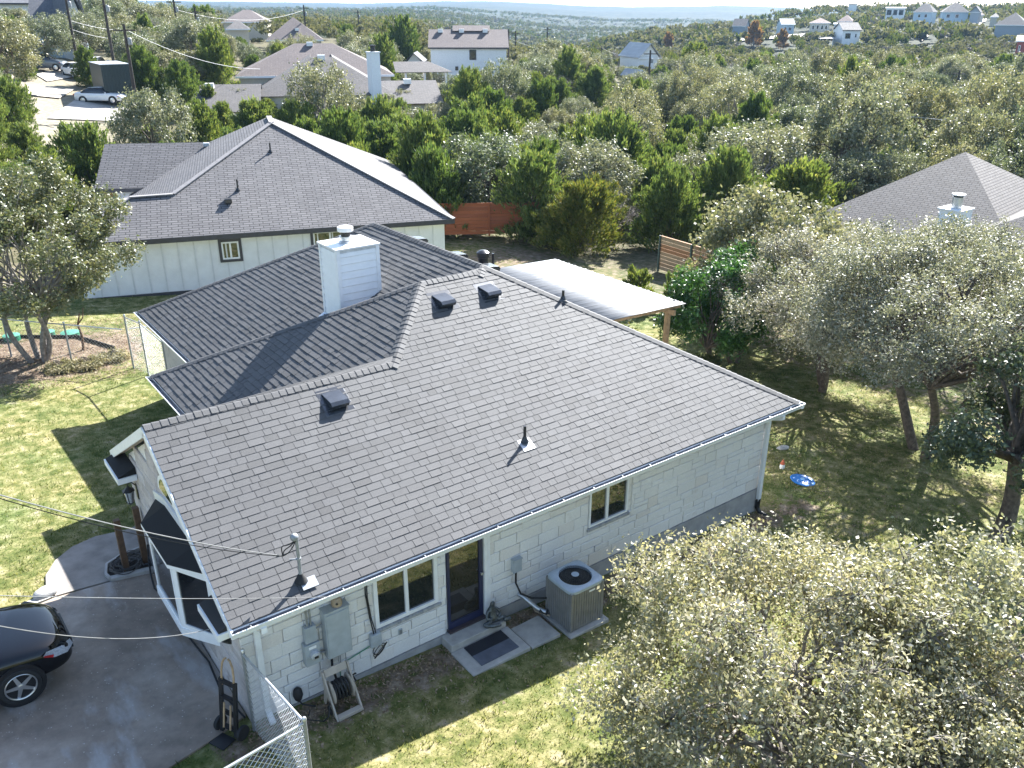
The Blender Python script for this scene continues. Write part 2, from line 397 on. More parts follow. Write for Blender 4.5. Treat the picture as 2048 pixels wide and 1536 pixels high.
def drive_mat():
    m, nt, b = nmat('stained_concrete'); co = wcoords(nt)
    big = noise(nt, co, .55, 5, .6); mid = noise(nt, co, 2.6, 5, .65)
    c = ramp(nt, big, [(.28, (.17,.13,.098)), (.5, (.27,.22,.175)), (.72, (.40,.345,.29))])
    c = mixc(nt, .5, c, ramp(nt, mid, [(.3, (.42,.42,.42)), (.7, (1.3,1.26,1.22))]), 'MULTIPLY')
    v = nt.nodes.new('ShaderNodeTexVoronoi'); v.inputs['Scale'].default_value = 17; nt.links.new(co, v.inputs['Vector'])
    ag = ramp(nt, v.outputs['Distance'], [(.13, (1,1,1)), (.24, (0,0,0))]); bw = nt.nodes.new('ShaderNodeRGBToBW'); nt.links.new(ag, bw.inputs[0])
    n2 = noise(nt, co, 7, 2); sel = ramp(nt, n2, [(.52, (0,0,0)), (.62, (1,1,1))]); bw2 = nt.nodes.new('ShaderNodeRGBToBW'); nt.links.new(sel, bw2.inputs[0])
    c = mixc(nt, math_(nt, 'MULTIPLY', math_(nt, 'MULTIPLY', bw.outputs[0], bw2.outputs[0]), .8), c, (.52,.48,.43))
    # pale rinsed streaks running down the drive
    w = noise(nt, wcoords(nt, (1.5, .5, 1)), .8, 5, .6); sf = ramp(nt, w, [(.54, (0,0,0)), (.66, (1,1,1))]); bw3 = nt.nodes.new('ShaderNodeRGBToBW'); nt.links.new(sf, bw3.inputs[0])
    c = mixc(nt, math_(nt, 'MULTIPLY', bw3.outputs[0], .6), c, (.44,.43,.42))
    nt.links.new(c, b.inputs['Base Color']); b.inputs['Roughness'].default_value = .75
    bump(nt, b, mid, .2, .02); return m
m_drive = drive_mat()
m_walk = simple('walkway_concrete', (.26,.235,.21), .85, var=.18, scale=2.5, bscale=70, bstr=.25)

def ground_mat():
    m, nt, b = nmat('lawn_and_earth'); co = wcoords(nt)
    at = nt.nodes.new('ShaderNodeAttribute'); at.attribute_name = 'zone'
    sep = nt.nodes.new('ShaderNodeSeparateColor'); nt.links.new(at.outputs['Color'], sep.inputs[0])
    n1 = noise(nt, co, .45, 5, .6); n2 = noise(nt, co, 3.2, 5, .65); n3 = noise(nt, co, 24, 4, .7)
    lawn = ramp(nt, n2, [(.26, (.042,.066,.018)), (.42, (.10,.118,.038)), (.55, (.20,.195,.09)), (.70, (.36,.325,.21))])
    lawn = mixc(nt, .55, lawn, ramp(nt, n1, [(.36, (.62,.85,.6)), (.60, (1.3,1.15,1.05))]), 'MULTIPLY')
    lawn = mixc(nt, .55, lawn, ramp(nt, n3, [(.3, (.45,.5,.4)), (.68, (1.25,1.2,1.15))]), 'MULTIPLY')
    dirt = ramp(nt, n2, [(.28, (.085,.055,.038)), (.5, (.17,.125,.09)), (.72, (.34,.28,.21))])
    dirt = mixc(nt, .5, dirt, ramp(nt, n3, [(.3, (.5,.5,.5)), (.7, (1.2,1.2,1.2))]), 'MULTIPLY')
    pale = ramp(nt, n2, [(.3, (.40,.34,.26)), (.7, (.60,.54,.45))])
    wood = ramp(nt, n2, [(.3, (.05,.05,.025)), (.5, (.09,.08,.048)), (.75, (.20,.17,.115))])
    far = ramp(nt, noise(nt, co, .035, 8, .75), [(.36, (.012,.02,.010)), (.5, (.026,.034,.016)), (.62, (.042,.046,.026)), (.75, (.085,.078,.05))])
    e = math_(nt, 'MULTIPLY', sep.outputs[0], 1); 
    f1 = ramp(nt, math_(nt, 'ADD', sep.outputs[0], math_(nt, 'MULTIPLY', math_(nt, 'SUBTRACT', n2, .5), 1.1)), [(.42, (0,0,0)), (.6, (1,1,1))])
    c = mixc(nt, f1, lawn, dirt)
    c = mixc(nt, sep.outputs[1], c, wood)
    c = mixc(nt, sep.outputs[2], c, pale)
    al = at.outputs['Alpha']
    c = mixc(nt, al, c, far)
    nt.links.new(c, b.inputs['Base Color']); b.inputs['Roughness'].default_value = .95; b.inputs['Specular IOR Level'].default_value = .15
    bump(nt, b, n3, .6, .04); return m
m_ground = ground_mat()
def grass_mat():
    m = leaf_mat('grass_blade', [(0,0,0), (1,1,1)], .65, .2, .35, 0); nt = m.node_tree
    g = nt.nodes.new('ShaderNodeNewGeometry'); co = wcoords(nt)
    big = noise(nt, co, .55, 4, .6); mid = noise(nt, co, 2.6, 4, .65)
    f = math_(nt, 'ADD', math_(nt, 'MULTIPLY', g.outputs['Random Per Island'], .45), math_(nt, 'ADD', math_(nt, 'MULTIPLY', big, .75), math_(nt, 'MULTIPLY', mid, .65)))
    c = ramp(nt, math_(nt, 'SUBTRACT', f, .42), [(.20, (.034,.065,.014)), (.38, (.085,.118,.028)), (.54, (.18,.192,.072)), (.70, (.31,.295,.155)), (.88, (.45,.41,.27))])
    b = nt.nodes['Principled BSDF']; nt.links.new(c, b.inputs['Base Color'])
    tr = [n for n in nt.nodes if n.type == 'BSDF_TRANSLUCENT'][0]; nt.links.new(mixc(nt, 1.0, c, (1.3,1.3,.6), 'MULTIPLY'), tr.inputs[0]); return m
m_grass = grass_mat()
m_litter = island_mat('dry_leaf', [(.20,.13,.075), (.30,.21,.13), (.40,.31,.21), (.14,.09,.055)], .8, 60, .2, .1)
m_oakleaf = leaf_mat('live_oak_leaf', [(0.122,0.132,0.089), (0.183,0.185,0.134), (0.268,0.259,0.208), (0.152,0.165,0.105), (0.390,0.372,0.322), (0.213,0.207,0.158)], .5, .6, .28, .2)
m_oakwood = leaf_mat('wood_oak_leaf', [(0.108,0.130,0.076), (0.159,0.175,0.103), (0.228,0.235,0.158), (0.131,0.152,0.083), (0.307,0.299,0.228), (0.182,0.194,0.124)], .52, .5, .28, .35)
m_oaknear = leaf_mat('near_oak_leaf', [(0.151,0.160,0.094), (0.232,0.233,0.152), (0.339,0.320,0.218), (0.188,0.198,0.117), (0.452,0.410,0.266), (0.414,0.403,0.375)], .46, .6, .32, .1)
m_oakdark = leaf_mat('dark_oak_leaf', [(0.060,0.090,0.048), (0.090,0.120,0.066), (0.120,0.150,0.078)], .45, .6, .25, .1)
m_junleaf = leaf_mat('juniper_spray', [(0.076,0.119,0.033), (0.110,0.161,0.043), (0.163,0.211,0.060), (0.092,0.135,0.037), (0.240,0.254,0.077)], .6, .35, .36, .3)
m_laurel = leaf_mat('laurel_leaf', [(0.032,0.090,0.018), (0.054,0.135,0.027), (0.081,0.180,0.036)], .38, .6, .3, .1)
m_orangeleaf = leaf_mat('rust_cypress_needle', [(.30,.17,.07), (.36,.22,.10), (.25,.13,.055)], .7, .2, .3, .1)
m_pale_shrub = leaf_mat('pale_shrub_leaf', [(.24,.22,.14), (.33,.29,.18), (.18,.18,.10)], .6, .3, .3, .1)
m_twig = simple('pale_bare_twig', (.26,.23,.205), .9, var=.2, bstr=0)

# ------------------------------------------------------------------ terrain
def terrain():
    rings = [0.0]; r = .8
    while r < 7000: rings.append(r); r *= 1.03
    na = 420; A = np.linspace(0, 2*math.pi, na, endpoint=False)
    rr = np.array(rings[1:]); X = CPOS[0]+np.outer(rr, np.sin(A)); Y = CPOS[1]+np.outer(rr, np.cos(A))
    Z = height(X, Y)
    bumpy = sst(250, 700, np.hypot(X-CPOS[0], Y-CPOS[1]))
    V = np.stack([X, Y, Z], -1).reshape(-1, 3)
    nr = len(rr); i = np.arange(nr-1)[:, None]*na; k = np.arange(na)[None, :]; k2 = (k+1) % na
    F = np.stack([i+k, i+k2, i+na+k2, i+na+k], -1).reshape(-1, 4)
    me = np_mesh_idx('terrain', V, F[:, ::-1])
    o = link('ground', me, m_ground); tag(o, kind='structure')
    # zones: R bare earth, G wood floor, B pale caliche, A far canopy
    x, y = V[:, 0], V[:, 1]; dr = np.hypot(x-CPOS[0], y-CPOS[1]); az = np.arctan2(x-CPOS[0], y-CPOS[1])
    z = np.zeros((len(V), 4), np.float32)
    wall = sst(1.0, .1, np.abs(y+.1))*((x > -.5) & (x < 14.5)); z[:, 0] = np.maximum(z[:, 0], .62*wall)
    z[:, 0] = np.maximum(z[:, 0], .40*sst(7, 2, np.hypot(x-19.5, y+1.5)))
    z[:, 0] = np.maximum(z[:, 0], .38*sst(4.5, 1.5, np.hypot(x-16, y+4)))
    z[:, 0] = np.maximum(z[:, 0], .85*sst(3.4, 1.6, np.hypot((x-.8)/1.4, y-21.2)))
    z[:, 0] = np.maximum(z[:, 0], .5*sst(3, 1, np.hypot((x-3)/1.0, (y-22.4))))
    z[:, 0] = np.maximum(z[:, 0], .6*sst(4, 1.5, np.hypot((x-24)/1.6, (y-26))))
    z[:, 0] = np.maximum(z[:, 0], .45)
    z[:, 0] = np.where((x > -14) & (x < 23) & (y > -14) & (y < 29), np.where(np.abs(z[:, 0]-.45) > .002, z[:, 0], .3), z[:, 0])
    wood = np.maximum(sst(24, 30, x), sst(30, 36, y)); z[:, 1] = wood*.85
    z[:, 2] = .5*sst(.30, .1, az)*sst(50, 60, dr)*sst(150, 110, dr)*(az > -.4)
    z[:, 3] = sst(190, 340, dr)
    ca = me.color_attributes.new('zone', 'FLOAT_COLOR', 'POINT'); ca.data.foreach_set('color', z.ravel())
    me.polygons.foreach_set('use_smooth', np.ones(len(me.polygons), dtype=bool))
    return o
terrain()
def h0(x, y): return gz(x, y)

def sheet(name, poly, mat, off, t=.12, kind='structure', sub=None, parent=None):
    """flat slab whose top follows the (locally planar) ground at +off"""
    P = [(x, y, h0(x, y)+off) for x, y in poly]
    o = MB().slab(P, (0, 0, 1), t).build(name, mat, parent)
    if kind and parent is None: tag(o, kind=kind)
    return o

# driveway and walk
drive = [(-.30,.42), (.17,.60), (.17,5.60), (-.15,5.72), (-.75,5.80), (-1.72,5.83), (-2.7,5.62), (-14,6.6), (-14,-3.0), (-4.0,-.55), (-2.0,-.05)]
sheet('driveway', drive, m_drive, .035)
arc = [(-1.70,5.87), (-1.80,6.25), (-1.72,6.75), (-1.45,7.25), (-1.05,7.62), (-.55,7.80), (.17,7.72), (2.0,8.6), (2.0,7.4), (.17,7.0)]
walk = arc[:7]+[(2.05,8.9), (2.05,7.55), (.17,6.72), (-.30,6.62), (-.62,6.42), (-.72,6.05), (-.68,5.84)]
sheet('garden_path', walk, m_walk, .045)
bed_edge = [(-.68,5.84), (-.72,6.05), (-.62,6.42), (-.30,6.62), (.17,6.72)]
k = MB()
for a, b in zip(bed_edge[:-1], bed_edge[1:]):
    k.beam((a[0], a[1], h0(*a)+.06), (b[0], b[1], h0(*b)+.06), .05, .10)
k.beam((-.68,5.84,h0(-.68,5.84)+.06), (.17,5.72,h0(0,5.7)+.06), .13, .09)
tag(k.build('bed_kerb', m_conc), kind='structure')
sheet('bed_soil', [(-.66,5.88), (-.70,6.05), (-.60,6.40), (-.29,6.6), (.17,6.7), (.17,5.78)], simple('dark_soil', (.05,.042,.036), .95, var=.3, bstr=.5), .02, .06)
kb = MB().slab([(-1.74,5.86,h0(-1.7,5.8)+.05), (-2.9,5.66,h0(-2.9,5.7)+.05), (-6,5.95,h0(-6,6)+.05), (-6,6.12,h0(-6,6)+.05), (-2.85,5.86,h0(-2.9,5.7)+.05), (-1.9,6.02,h0(-1.7,5.8)+.05)], (0,0,1), .15)
tag(kb.build('driveway_kerb', m_conc), kind='structure')
# ------------------------------------------------------------------ the stone house
ZE, P = 2.75, .557
L, YW, YI, XI, XM, W, RN = 13.54, 3.5, 5.19, 1.32, 2.914, 15.87, 5.33
XR = XM+RN
house = thing('stone_house', (6.5, 7, 0), 'pale limestone house with charcoal shingled hip roof and tall white chimney', 'house')
def zn(x, y): return ZE+P*y
def zd1(x, y): return ZE+P*(x-XM)
def zd2(x, y): return ZE+P*(x-XI)
def P3(f, pts): return [(x, y, f(x, y)) for x, y in pts]
near_poly = [(0,0), (L,0), (XR,RN), (XM+YI,YI), (XI+YI,YI), (XI+YW,YW), (0,YW)]
d2_poly = [(XI+YW,YW), (XI+YI,YI), (1.68,10.02), (1.68,6.64)]
d1_poly = [(XM+YI,YI), (XR,RN), (XR,W-RN), (XM,W), (XM,10.38), (3.27,10.02)]
far_w = [(0,YW), (XI+YW,YW), (1.68,6.64), (1.32,7), (0,7)]
far_i = [(XI+YI,YI), (XM+YI,YI), (3.27,10.02), (2.914,10.38), (1.68,10.02)]
hip_f = [(XR,W-RN), (L,W), (XM,W)]
rear = [(L,0), (L,W), (XR,W-RN), (XR,RN)]
class Roof:
    def __init__(s): s.V = []; s.F = []; s.UV = []
    def plane(s, pts, u, t=.06):
        p = [np.array(q, float) for q in pts]; n = np.zeros(3)
        for i in range(len(p)): n += np.cross(p[i], p[(i+1) % len(p)])
        n /= np.linalg.norm(n)
        if n[2] < 0: p = p[::-1]; n = -n
        u = np.array(u, float); u /= np.linalg.norm(u); v = np.cross(n, u); b = len(s.V); k = len(p)
        s.V += p+[q-n*t for q in p]; uv = [(q@u, q@v) for q in p]*2
        fs = [list(range(k)), list(range(2*k-1, k-1, -1))]+[[i, i+k, (i+1) % k+k, (i+1) % k] for i in range(k)]
        for f in fs: s.F.append([b+i for i in f]); s.UV += [uv[i] for i in f]
        return s
    def build(s, name, mat, parent):
        org = root_org(parent) if parent is not None else np.zeros(3)
        me = new_mesh(name, [v-org for v in s.V], s.F); l = me.uv_layers.new(name='UVMap')
        l.data.foreach_set('uv', np.array(s.UV, dtype=np.float32).ravel()); return link(name, me, mat, parent)
rf = Roof()
rf.plane(P3(zn, near_poly), (1,0,0)).plane(P3(zd2, d2_poly), (0,1,0)).plane(P3(zd1, d1_poly), (0,1,0))
rf.plane(P3(lambda x, y: ZE+P*(7-y), far_w), (1,0,0)).plane(P3(lambda x, y: ZE+P*(2*YI-y), far_i), (1,0,0))
rf.plane(P3(lambda x, y: ZE+P*(W-y), hip_f), (1,0,0)).plane(P3(lambda x, y: ZE+P*(L-x)*RN/(L-XR), rear), (0,1,0))
roof = rf.build('roof', m_rooftex, house)

def interval(poly, v):
    xs = []
    for (a0, b0), (a1, b1) in zip(poly, poly[1:]+poly[:1]):
        if (b0-v)*(b1-v) < 0: xs.append(a0+(a1-a0)*(v-b0)/(b1-b0))
    return (min(xs), max(xs)) if len(xs) >= 2 else None
def shingles(poly_uv, O, U, Vv, exposure=.143, seed=1, k=1.0):
    """list of tabs, each (verts, faces)"""
    O, U, Vv = [np.array(q, float) for q in (O, U, Vv)]; n = np.cross(U, Vv); n = n if n[2] > 0 else -n
    rng = random.Random(seed); vmax = max(b for a, b in poly_uv); tabs = []; row = 0; v = 0.0
    umin = min(a for a, b in poly_uv); umax = max(a for a, b in poly_uv)
    while v < vmax-.03:
        v1 = min(v+exposure, vmax-.001); i0 = interval(poly_uv, v+.002); i1 = interval(poly_uv, v1-.001)
        if i0 and i1:
            u = umin-rng.uniform(0, .3)
            sag = rng.uniform(-.002, .002)
            while u < umax:
                w = rng.choice((.16,.2,.24,.28,.3,.34))+rng.uniform(-.02,.02); a, b = u+.004, u+w-.004; u += w
                a0, b0 = max(a, i0[0]-.01), min(b, i0[1]+.01); a1, b1 = max(a, i1[0]-.01), min(b, i1[1]+.01)
                if b0-a0 < .02 and b1-a1 < .02: continue
                if b0 <= a0: a0 = b0 = (a1 if abs(a1-b0) < abs(b1-a0) else b1)
                if b1 <= a1: a1 = b1 = min(max(a0, i1[0]), i1[1])
                t = k*rng.choice((.009,.010,.011,.014))+rng.uniform(-.001,.001); j = sag+rng.uniform(-.0025,.0025); v0 = v+j
                q = lambda uu, vv, o: O+U*uu+Vv*vv+n*o
                tabs.append(([q(a0,v0,0), q(b0,v0,0), q(b0,v0,t), q(a0,v0,t), q(b1,v1+.02,.0015), q(a1,v1+.02,.0015)],
                             [[0,1,2,3], [3,2,4,5], [0,3,5], [1,4,2]]))
        v += exposure; row += 1
    return tabs
cs = math.hypot(1, P); S = 1/cs
tabs_n = shingles([(x, y*cs) for x, y in near_poly], (0,0,ZE+.002), (1,0,0), (0, S, P*S), seed=3, k=.88)
tabs_1 = shingles([(y, (x-XM)*cs) for x, y in d1_poly], (XM,0,ZE+.002), (0,1,0), (S, 0, P*S), seed=4, k=1.4)
tabs_2 = shingles([(y, (x-XI)*cs) for x, y in d2_poly], (XI,0,ZE+.002), (0,1,0), (S, 0, P*S), seed=5, k=1.4)
def hid(t):
    c = sum(t[0])/6; a, b, _ = pix(c); return not (-30 < a[0] < 2078 and -30 < b[0] < 1566)
tabs = sorted(tabs_n+tabs_1+tabs_2, key=lambda t: np.linalg.norm(sum(t[0])/6-CPOS))
for t in tabs[:290]: MB().add(*t).build('shingle', m_shingle, roof)
rest = MB()
for t in tabs[290:]: rest.add(*t)
tag(rest.build('shingle_courses', m_shingle, roof), kind='stuff')

def caps(A, B, n1, n2, single, step=.145, w=.135):
    """bent ridge caps from A (exposed end) to B; n1/n2: down-slope unit vectors of the two sides"""
    A, B, n1, n2 = [np.array(q, float) for q in (A, B, n1, n2)]; d = B-A; Ln = np.linalg.norm(d); d /= Ln
    up = np.array([0,0,1.]); k = int(Ln/step); joined = MB()
    for i in range(k+1):
        s0 = i*Ln/(k+1); s1 = s0+Ln/(k+1)*1.25; j = random.uniform(-.004,.004); t = random.uniform(.013,.02)
        a, b = A+d*s0, A+d*min(s1, Ln)
        def ring(p, o): return [p+n1*(w+j)+up*(o+.012), p+n1*.03+up*(o+.022), p+n2*.03+up*(o+.022), p+n2*(w+j)+up*(o+.012)]
        V = ring(a, t)+ring(b, .004)+ring(a, 0)
        F = [[0,1,5,4], [1,2,6,5], [2,3,7,6], [8,9,1,0], [9,10,2,1], [10,11,3,2]]
        if single: MB().add(V, F).build('ridge_cap', m_shingle, roof)
        else: joined.add(V, F)
    if not single: tag(joined.build('ridge_cap_row', m_shingle, roof), kind='stuff')
dn = np.array([0,-S,-P*S]); df = np.array([0,S,-P*S]); dl = np.array([-S,0,-P*S]); dr_ = np.array([S,0,-P*S])
def pt(x, y, f): return (x, y, f(x, y))
def toward(dirv, axis):                      # component of a slope direction square to the hip
    axis = np.array(axis, float); axis /= np.linalg.norm(axis); q = np.array(dirv)-axis*(np.array(dirv)@axis); return q/np.linalg.norm(q)
def hipcaps(A, B, a, b, single, **k):
    ax = np.array(B)-np.array(A); caps(A, B, toward(a, ax), toward(b, ax), single, **k)
caps(pt(0,YW,zn), pt(XI+YW,YW,zn), dn, df, True)
def hip2(A, B, nA, nB, single):
    """nA,nB: plane normals either side"""
    A = np.array(A); B = np.array(B); ax = (B-A)/np.linalg.norm(B-A); nA = np.array(nA, float); nB = np.array(nB, float)
    sa = np.cross(ax, nA); sb = np.cross(ax, nB); sa /= np.linalg.norm(sa); sb /= np.linalg.norm(sb)
    if sa[2] > 0: sa = -sa
    if sb[2] > 0: sb = -sb
    caps(A, B, sa, sb, single)
n_near = (0,-P,1); n_d = (-P,0,1); n_far = (0,P,1); n_rear = (P,0,1)
hip2(pt(XI+YW-.1,YW-.1,zn), pt(XI+YI,YI,zn), n_near, n_d, True)
caps(pt(XI+YI,YI,zn), pt(XM+YI+.05,YI,zn), dn, df, True)
hip2(pt(XM+YI-.15,YI-.15,zn), pt(XR,RN,zn), n_near, n_d, True)
hip2((1.68,10.02,zd2(1.68,0)), pt(XI+YI,YI,zn), n_d, n_far, False)
hip2((XM,W,ZE), (XR,W-RN,zn(0,RN)), n_d, n_far, False)
caps((XR,RN,zn(0,RN)), (XR,W-RN,zn(0,RN)), dl, dr_, False)
hip2((L,0,ZE), (XR,RN,zn(0,RN)), n_near, n_rear, False)

# ---- walls
WY, WX = .40, .20                              # near wall face, front gable face
ZF = .46                                       # top of the slab
wall = MB()
wall.box(WX+.03, 13.0, WY+.03, WY+.25, -.6, 2.72)
wall.add([(WX+.03,WY+.03,-.3), (WX+.03,6.6,-.3), (WX+.03,6.6,2.75), (WX+.03,YW,ZE+P*YW-.22), (WX+.03,WY+.03,2.75),
          (WX+.25,WY+.03,-.3), (WX+.25,6.6,-.3), (WX+.25,6.6,2.75), (WX+.25,YW,ZE+P*YW-.22), (WX+.25,WY+.03,2.75)],
         [[0,1,2,3,4][::-1], [5,6,7,8,9], [0,5,9,4], [4,9,8,3], [3,8,7,2], [2,7,6,1], [0,1,6,5]])
wall.box(12.8, 13.0, WY+.25, 15.4, -.9, 2.70); wall.box(3.35, 13.0, 15.2, 15.4, -.9, 2.70)
wall = wall.build('wall', m_mortar, house)
# openings on the near wall: (x0,x1,z0,z1)
OPEN = [(2.50,3.80,1.24,2.40), (3.98,4.86,.50,2.52), (7.40,8.62,1.42,2.40)]
def stones(x0, x1, z0, z1, openings, emit, seed):
    rng = random.Random(seed); z = z0
    while z < z1-.05:
        h = rng.choice((.15,.2,.26,.30,.34)); h = min(h, z1-z) if z1-z-h > .1 else z1-z
        x = x0
        while x < x1-.02:
            w = rng.uniform(.28,.72)
            if x+w > x1-.2: w = x1-x
            cells = [(x, x+w, z, z+h)]
            if h > .24 and rng.random() < .35:
                m = z+h*rng.uniform(.4,.6); cells = [(x, x+w, z, m), (x, x+w, m, z+h)]
            for c in cells:
                parts = [c]
                for o in openings:
                    nx = []
                    for a, b, c0, c1 in parts:
                        if b <= o[0] or a >= o[1] or c1 <= o[2] or c0 >= o[3]: nx.append((a, b, c0, c1)); continue
                        if a < o[0]: nx.append((a, o[0], c0, c1))
                        if b > o[1]: nx.append((o[1], b, c0, c1))
                        aa, bb = max(a, o[0]), min(b, o[1])
                        if c0 < o[2]: nx.append((aa, bb, c0, o[2]))
                        if c1 > o[3]: nx.append((aa, bb, o[3], c1))
                    parts = nx
                for a, b, c0, c1 in parts:
                    if b-a > .05 and c1-c0 > .04: emit(a, b, c0, c1, rng)
            x += w
        z += h
def stone_mesh(a, b, c0, c1, rng, fp):
    g = .0045; d = rng.uniform(.0, .010); e = .012; j = lambda: rng.uniform(-.006,.006)
    out = [(a+g+j(), c0+g+j()), (b-g+j(), c0+g+j()), (b-g+j(), c1-g+j()), (a+g+j(), c1-g+j())]
    cx, cz = (a+b)/2, (c0+c1)/2
    inn = [(x+(e if x < cx else -e), z+(e if z < cz else -e)) for x, z in out]
    V = [fp(x, z, -.03) for x, z in out]+[fp(x, z, d*.4) for x, z in out]+[fp(x, z, .006+d) for x, z in inn]
    F = []
    for k in range(2):
        for i in range(4): F.append([k*4+i, k*4+(i+1) % 4, k*4+4+(i+1) % 4, k*4+4+i])
    F.append([8,9,10,11]); return V, F
n_st = [0]; rest_st = MB()
def emit_near(a, b, c0, c1, rng):
    V, F = stone_mesh(a, b, c0, c1, rng, lambda x, z, o: (x, WY-o, z)); n_st[0] += 1
    MB().add(V, F).build('stone', m_stone, wall)
stones(WX, 13.0, ZF+.01, 2.62, OPEN, emit_near, 11)
def emit_front(a, b, c0, c1, rng):
    top = lambda y: ZE+P*min(y, 7-y)-.25
    if top((a+b)/2) < c1-.02: return
    V, F = stone_mesh(a, b, c0, c1, rng, lambda y, z, o: (WX-o, y, z))
    F = [f[::-1] for f in F]
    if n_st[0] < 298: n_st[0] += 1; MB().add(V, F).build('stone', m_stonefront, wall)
    else: rest_st.add(V, F)
BAY = (1.45, 4.45, 1.42, 2.95)
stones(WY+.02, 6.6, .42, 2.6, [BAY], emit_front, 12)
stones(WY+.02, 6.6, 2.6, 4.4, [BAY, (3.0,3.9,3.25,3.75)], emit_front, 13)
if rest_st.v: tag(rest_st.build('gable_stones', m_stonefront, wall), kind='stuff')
MB().box(WX-.02, 13.03, WY-.03, WY+.3, -.9, ZF).build('foundation', m_concg, house)
MB().box(WX-.03, WX+.3, WY-.03, 6.6, -.3, .44).build('foundation', m_concg, house)
# stretches of the front set back from the gable, and the far walls
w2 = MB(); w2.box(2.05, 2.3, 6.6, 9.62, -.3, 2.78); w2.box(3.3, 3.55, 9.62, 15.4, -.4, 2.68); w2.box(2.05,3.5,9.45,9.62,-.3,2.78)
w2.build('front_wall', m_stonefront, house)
fr = MB(); fr.box(3.24,3.30,11.1,12.6,.9,2.2); fr.build('front_window_frame', m_white, house)
MB().box(3.225,3.238,11.2,12.5,1.0,2.1).build('front_window_pane', m_pane, house)

# ---- eaves: fascia, soffit, gutter
e = MB(); e.box(-.02, L, .015, .04, ZE-.20, ZE-.03); e.box(L-.04, L-.015, 0, W, ZE-.2, ZE-.03); e.box(XM+.015, XM+.04, 10.4, W, ZE-.2, ZE-.03); e.box(1.70,1.725,6.7,10.0,ZE,ZE+.14)
e.build('fascia', m_white, house)
s_ = MB(); s_.box(WX, L-.05, .04, WY+.05, ZE-.19, ZE-.175); s_.box(12.95, L-.05, .05, W, ZE-.192, ZE-.177); s_.box(XM+.04,3.4,10.4,W-.04,ZE-.19,ZE-.175); s_.box(1.72,2.1,6.7,10.0,ZE+.0,ZE+.015)
s_.build('soffit', m_white, house)
def gutter(a, b, out, name='gutter'):
    a = np.array(a, float); b = np.array(b, float); out = np.array(out, float)
    prof = [(.003,-.03), (.003,-.135), (.085,-.14), (.10,-.085), (.128,-.05), (.13,-.022), (.118,-.022), (.116,-.045), (.088,-.08), (.076,-.128), (.012,-.125), (.012,-.03)]
    ring = lambda p: [p+out*o+np.array([0,0,z]) for o, z in prof]
    m = MB(); k = len(prof); V = ring(a)+ring(b); m.add(V, [[i, (i+1) % k, (i+1) % k+k, i+k] for i in range(k)])
    capo = [(.003,-.03), (.003,-.135), (.085,-.14), (.10,-.085), (.128,-.05), (.13,-.022)]
    d = (b-a)/np.linalg.norm(b-a)*.004
    for p, sgn in ((a, -1), (b, 1)): m.prism([p+out*o+np.array([0,0,z]) for o, z in capo], d*sgn)
    g = m.build(name, m_metalwhite, house); 
    li = MB(); e0 = np.array([0,0,1.])
    li.add([a+out*.013-e0*.05, a+out*.014-e0*.122, a+out*.075-e0*.125, a+out*.087-e0*.078, a+out*.114-e0*.044, b+out*.013-e0*.05, b+out*.014-e0*.122, b+out*.075-e0*.125, b+out*.087-e0*.078, b+out*.114-e0*.044], [[i, i+1, i+6, i+5] for i in range(4)])
    li.build('gutter_trough', simple('dirty_shaded_gutter_bed', (.17,.19,.23), .35, metal=.3) if 'dirty_shaded_gutter_bed' not in MATS else MATS['dirty_shaded_gutter_bed'], house)  # blue-grey liner: shade and mirrored sky put into its colour, along with dirt
    h = MB(); Ln = np.linalg.norm(b-a); nh = int(Ln/.75)
    for i in range(nh):
        p = a+(b-a)*((i+.4)/nh); h.beam(p+out*.006+np.array([0,0,-.04]), p+out*.122+np.array([0,0,-.04]), .02, .006)
    h.build('gutter_hangers', m_galvdull, house); return g
gutter((-.03,.012,ZE+.0), (L+.1,.012,ZE+.0), (0,-1,0))
gutter((XM+.01,10.35,ZE), (XM+.01,W+.1,ZE), (-1,0,0))
gutter((1.70,6.62,ZE+.2), (1.70,10.12,ZE+.2), (-1,0,0))
gutter((L-.012,-.1,ZE), (L-.012,W,ZE), (1,0,0))
d_ = MB(); d_.beam((.45,-.06,ZE-.14), (.45,-.06,ZE-.24), .09, .07, (0,1,0)); d_.beam((.45,-.06,ZE-.22), (.45,.33,ZE-.36), .09, .07); d_.beam((.45,.33,ZE-.33), (.45,.33,h0(.45,.3)+.16), .09, .07, (0,1,0)); d_.beam((.45,.33,h0(.45,.3)+.18), (.45,.12,h0(.45,.2)+.06), .09, .07)
d_.build('downspout', m_metalwhite, house)
d_ = MB(); d_.beam((12.9,-.06,ZE-.14), (12.9,-.06,ZE-.24), .09, .07, (0,1,0)); d_.beam((12.9,-.06,ZE-.22), (12.93,.31,ZE-.38), .09, .07); d_.beam((12.93,.32,ZE-.35), (12.93,.32,.16), .1, .08, (0,1,0))
d_.build('downspout', m_metalwhite, house)
d_ = MB(); d_.tube([(12.93,.32,.2), (12.93,.32,-.05), (12.95,.25,-.16), (13.0,.05,-.2)], [.06,.06,.06,.055], 10)
d_.build('drain_elbow', m_black, house)
# gable rakes
for ya, yb, f in ((0,YW,zn), (7,YW,lambda x, y: ZE+P*(7-y))):
    m = MB(); A = np.array((-.01, ya, f(0,ya)-.10)); B = np.array((-.01, yb, f(0,yb)-.10))
    m.beam(A, B, .035, .17); m.build('rake_board', m_white, house)
    m = MB(); m.beam(A+(.11,0,-.06), B+(.11,0,-.06), .2, .012); m.build('rake_soffit', simple('tan_soffit', (.5,.43,.36), .7) if 'tan_soffit' not in MATS else MATS['tan_soffit'], house)
